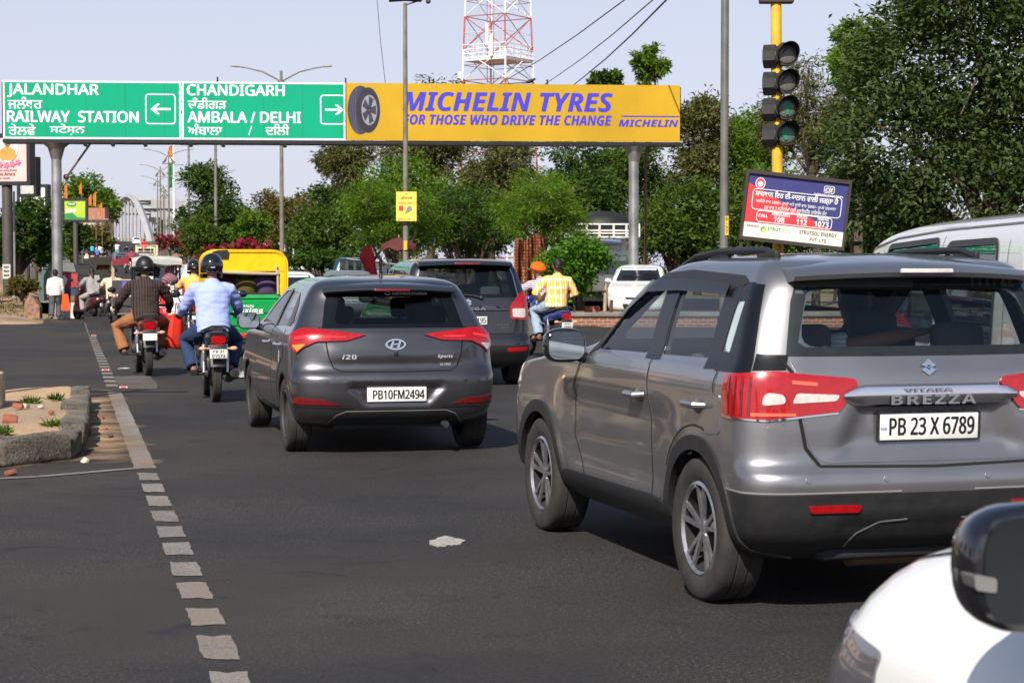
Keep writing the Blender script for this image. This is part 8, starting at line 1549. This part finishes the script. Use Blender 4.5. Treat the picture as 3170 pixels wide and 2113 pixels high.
for u, Y, col, nm, hh, lb in far:
    l_ = on_ramp(u, Y); b_ = dup(bkm, l_, hd_(.235), "bike of the " + " ".join(lb.replace("far ", "").split()[:11]), "motorcycles in the traffic")
    b_.rotation_euler = (SL, 0, hd_(.235))
    person(lb, l_, hd_(.235), RIDE, cloth(nm, col, wr=.2), BLKP, hh, 'short' if hh != 'helmet' else 'long', .03, "riders up the ramp", SL, hmat=mat("blue turban cloth", (.02, .05, .2), .8) if hh == 'turban' else None)
l_ = on_ramp(286, 160); bp = MB(); bp.box((0, .12, 1.20), (.30, .16, .42), bev=.06); b_ = bp.build("backpack", mat("turquoise nylon", (.03, .50, .55), .6)); b_.location = l_; b_.rotation_euler = (SL, 0, hd_(.235)); tag(b_, "turquoise backpack on the rider in black", "backpack")
l_ = on_ramp(302, 157.5); person("child in blue riding pillion behind the white shirted far rider", (l_[0], l_[1], l_[2] + .35), hd_(.235), SIT, cloth("child blue shirt", (.12, .18, .55)), BLKP, 'hair', 'long', .03, scale=.8)
l_ = on_ramp(363, 186.2); bp = MB(); bp.box((0, -.45, .62), (.42, .15, .40), bev=.08); b_ = bp.build("parcel", mat("teal parcel", (.02, .40, .42), .6)); b_.location = l_; b_.rotation_euler = (SL, 0, hd_(.235)); tag(b_, "teal parcel tied behind the rider with the blue turban", "parcel")
l_ = on_ramp(353, 480); person("dark dressed walker at the far end of the ramp under the arch", l_, 0, STAND, cloth("charcoal suit", (.02, .02, .03)), BLKP, 'hair', 'long', .04)
# cycle cart with blue tarpaulin
def cycle_cart(loc, rz, rx):
    rt = thing("cycle_cart", "cycle cart with a blue tarpaulin load near the left kerb of the ramp", "cart", loc, rz, rx=rx)
    b = MB(); b.box((0, .5, .75), (1.0, 1.2, .08), bev=.02); b.box((0, -.08, .9), (1.0, .04, .25)); b.tube([(0, 1.1, .7), (0, 1.8, .8), (0, 2.1, .35)], .03, 8); b.tube([(-.3, 1.95, 1.0), (.3, 1.95, 1.0)], .02, 6); b.build("frame", mat("rusty frame", (.07, .05, .04), .7), rt)
    t = MB(); t.ell((0, .45, .98), (.5, .55, .2)); t.build("tarpaulin", cloth("blue tarpaulin", (.02, .22, .62)), rt)
    for s, y in ((-1, .4), (1, .4), (0, 2.1)): q = MB(); q.lathe([(.33, -.02), (.35, 0), (.33, .02)], 28, Matrix.Translation((s * .55, y, .35))); q.lathe([(.03, -.04), (.03, .04)], 10, Matrix.Translation((s * .55, y, .35))); [q.cyl((s * .55, y, .35), (s * .55, y + .33 * math.cos(k * .63), .35 + .33 * math.sin(k * .63)), .006, n=4) for k in range(10)]; q.build("wheel", TYRE, rt)
    return rt
l_ = on_ramp(258, 172); cycle_cart(l_, hd_(.235), SL); person("cart rider wrapped in a pale shawl above the blue tarpaulin", (l_[0] - .25, l_[1] + 1.1, l_[2] + .45), hd_(.235), SIT, cloth("pale shawl", (.70, .62, .56)), GREYP, 'scarf', 'long', .03, hmat=cloth("pale shawl", (.7, .6, .5)))
# pickup on the ramp
def pickup(loc, rz, rx):
    rt = thing("pickup_truck", "cream mini pickup truck with slatted tailgate and rail cage on the ramp", "pickup truck", loc, rz, rx=rx); P = mat("cream paint", (.72, .62, .42), .5, var=.1)
    b = MB(); b.box((0, 1.1, .62), (1.5, 2.2, .08)); 
    for s in (-1, 1): b.box((s * .74, 1.1, .82), (.04, 2.2, .34))
    for k in range(3): b.box((0, -.01, .68 + .15 * k), (1.52, .05, .12), bev=.015)
    b.build("load_bed", P, rt)
    c = MB()
    for z in (1.2, 1.42, 1.62): c.tube([(-.75, 0, z), (.75, 0, z)], .025, 6); c.tube([(-.75, 0, z), (-.75, 2.2, z)], .025, 6); c.tube([(.75, 0, z), (.75, 2.2, z)], .025, 6)
    for x in (-.75, -.25, .25, .75): c.tube([(x, 0, .98), (x, 0, 1.64)], .025, 6)
    for y in (.7, 1.4, 2.2): c.tube([(-.75, y, .98), (-.75, y, 1.64)], .025, 6); c.tube([(.75, y, .98), (.75, y, 1.64)], .025, 6)
    c.build("rail_cage", P, rt)
    k = MB(); k.box((0, 2.9, .95), (1.42, 1.3, 1.1), bev=.12); k.build("cab", P, rt); k = MB(); k.box((0, 2.24, 1.22), (1.1, .02, .35)); k.build("rear_window", DGLASS, rt)
    for s in (-1, 1): q = MB(); q.box((s * .62, -.04, .55), (.16, .03, .08)); q.build("tail_light", DREDL, rt); wheel(rt, (s * .62, .55, .27), .27, .15, s, ALLOYD, steel=True); wheel(rt, (s * .62, 2.95, .27), .27, .15, s, ALLOYD, steel=True)
    MB().box((0, 1.6, .42), (.9, 3.0, .15)).build("chassis", DARK, rt); return rt
l_ = on_ramp(456, 140); pickup(l_, hd_(.235), SL); person("person in red standing in the bed of the cream pickup", on_ramp(446, 141)[:2] + (gz(141) + .66,), hd_(.235), dict(STAND), cloth("bright red shirt", (.68, .02, .03)), JEANS, 'hair', 'short', .03, scale=.86, rx=SL)
# sikh rider with pillion
q = g3(1724, 1108); motorcycle("blue motorcycle carrying two men next to the black people carrier", q, hd_(.42), (.01, .03, .20), "PB10AU", "2964", "motorcycles in the traffic")
J = dict(RIDE); J.update(pel=(0, .42, .87), chest=(-.03, .52, 1.14), neck=(-.05, .60, 1.36), head=(-.07, .64, 1.50), sh=(.19, .56, 1.30), hip=(.10, .46, .84)); 
for k in ('sh', 'el', 'ha'): 
    v = J[k]; J[k + 'L'] = (-v[0] - .04, v[1] + .05, v[2]); J[k + 'R'] = (v[0], v[1] + .05, v[2])
J['elL'] = (-.42, .70, 1.12)
person("rider with bright orange turban and white striped shirt", q, hd_(.42), J, cloth("white striped shirt", (.66, .60, .66), (.12, .1, .16), 'Z', 9), GREYP, 'turban', 'long', .014, hmat=cloth("orange turban", (.90, .13, .01)), loose=1.05)
J = dict(RIDE); J.update(pel=(0, .05, .94), chest=(.03, .08, 1.20), neck=(.05, .13, 1.43), head=(.06, .16, 1.59), sh=(.19, .11, 1.37), el=(.36, .10, 1.12), ha=(.20, .35, 1.0), hip=(.10, .07, .91), kn=(.27, .46, .82), an=(.23, .28, .38), toe=(.25, .45, .34)); J['shL'] = (-.15, .11, 1.37); J['shR'] = (.23, .11, 1.36)
person("pillion man in yellow checked shirt and pale jeans behind the orange turban", q, hd_(.30), J, cloth("yellow checked shirt", (.90, .52, .09), plaid=[((.85, .72, .5), 'X', 3.2, .72), ((.85, .72, .5), 'Z', 2.2, .76), ((.78, .22, .03), 'X', 6.4, .9)], wr=.4), cloth("pale jeans", (.30, .38, .50)), 'hair', 'long', .013, loose=1.12, shoes=mat("tan shoe", (.22, .09, .05), .6))
# other cars
small_car('sedan', "white saloon car right of the green auto, tail towards us", (.78, .76, .74), (px(905, 900, 44).x, 44, 0), hd_(.22), text="PB10FE2210")
small_car('hatch', "silver hatchback car ahead of the dark grey hatchback", (.35, .38, .40), (px(1080, 900, 53).x, 53, .0), hd_(.15), metal=.7, text="PB10DG7044")
small_car('tall', "white tall hatchback car left of the green auto with red tail lamps", (.78, .77, .76), (px(655, 900, 52).x, 52, gz(52)), hd_(.235), text="PB08CU1190")
small_car('tall', "dark teal car half hidden behind the silver hatchback", (.01, .05, .07), (px(1100, 900, 72).x, 72, .3), hd_(.15), metal=.3, text="PB10EH5531")
small_car('tall', "tiny white car climbing at the crest of the ramp", (.78, .78, .78), on_ramp(424, 388), hd_(.22), rx=SL)
small_car('hatch', "small white car facing us left of the black people carrier", (.78, .77, .75), (px(1215, 900, 66).x, 66, .15), math.pi + .25)
wc, _s = small_car('tall', "white hatchback facing us behind the brick median", (.80, .79, .77), (px(1955, 900, 57).x + .6, 60.5, 0), math.pi - .12, text="PB10GK3358")
small_car('hatch', "dark blue car parked under the dark tree right of the ramp", (.02, .03, .06), (px(720, 800, 118).x, 118, 1.0), head(-1.2))
# foreground white car, only its front corner and left mirror show
fc, fcs = small_car('fore', "white car at the lower right corner with a black door mirror", (.80, .79, .77), (2.25, .93, 0), hd_(.22))
for o in list(fc.children):
    if o.name.startswith(("mirror", "headlight")):
        for c_ in list(o.children): bpy.data.objects.remove(c_)
        bpy.data.objects.remove(o)
for sx in (-1, 1):
    m_ = mirror(fc, (sx * .885, 2.43, 1.06), sx, GBLK, .27, .215, mat("dim mirror glass", (.010, .012, .014), .3, var=0, spec=.25), .15)
    st = MB(); st.prism(round_poly([(-.135, .0), (-.095, -.008), (-.095, -.032), (-.132, -.026)], .006), lambda p, t: (p[0] * -sx, t, p[1]), -.045, .03); st.build("turn_signal", mat("smoky lens", (.13, .125, .12), .15, coat=1), m_)
fcs.line("panel_gap", 'top', [[(sg * .56, 2.75), (sg * .63, 3.2), (sg * .655, 3.52), (sg * .3, 3.66)] for sg in (-1, 1)], .012, GAP, fc, .003)
for q, sg in (('fl', -1), ('fr', 1)): fcs.lay("headlight", q, [round_poly([(-.42, .66), (-.02, .60), (.06, .70), (-.10, .79), (-.40, .76)], .03)], mat("smoky headlight", (.10, .10, .11), .1, coat=1), fc, .006, .03, .01)
# people in the silver SUV
def in_car(o, x, y, z=0): a = o.rotation_euler[2]; return (o.location[0] + x * math.cos(a) - y * math.sin(a), o.location[1] + x * math.sin(a) + y * math.cos(a), z)
J = dict(SIT); J.update(elL=(-.24, .30, .78), haL=(-.12, .42, .72), elR=(.24, .30, .78), haR=(.12, .42, .72))
person("driver with dark hair at the wheel of the silver SUV", in_car(suv, .36, 1.58, .22), suv.rotation_euler[2], J, cloth("charcoal T shirt", (.04, .04, .045)), BLKP, 'hair', 'long', .016)
J = dict(SIT); J.update(elR=(.36, -.12, .985), haR=(.64, -.10, 1.03))
person("rear passenger of the silver SUV with one bare arm stretched along the seat back", in_car(suv, -.42, .80, .205), suv.rotation_euler[2], J, cloth("pale blue checked shirt", (.45, .58, .66), (.75, .8, .8), 'Z', 14), BLKP, 'hair', 'short', .014)
bpy.data.scenes.remove(EV)
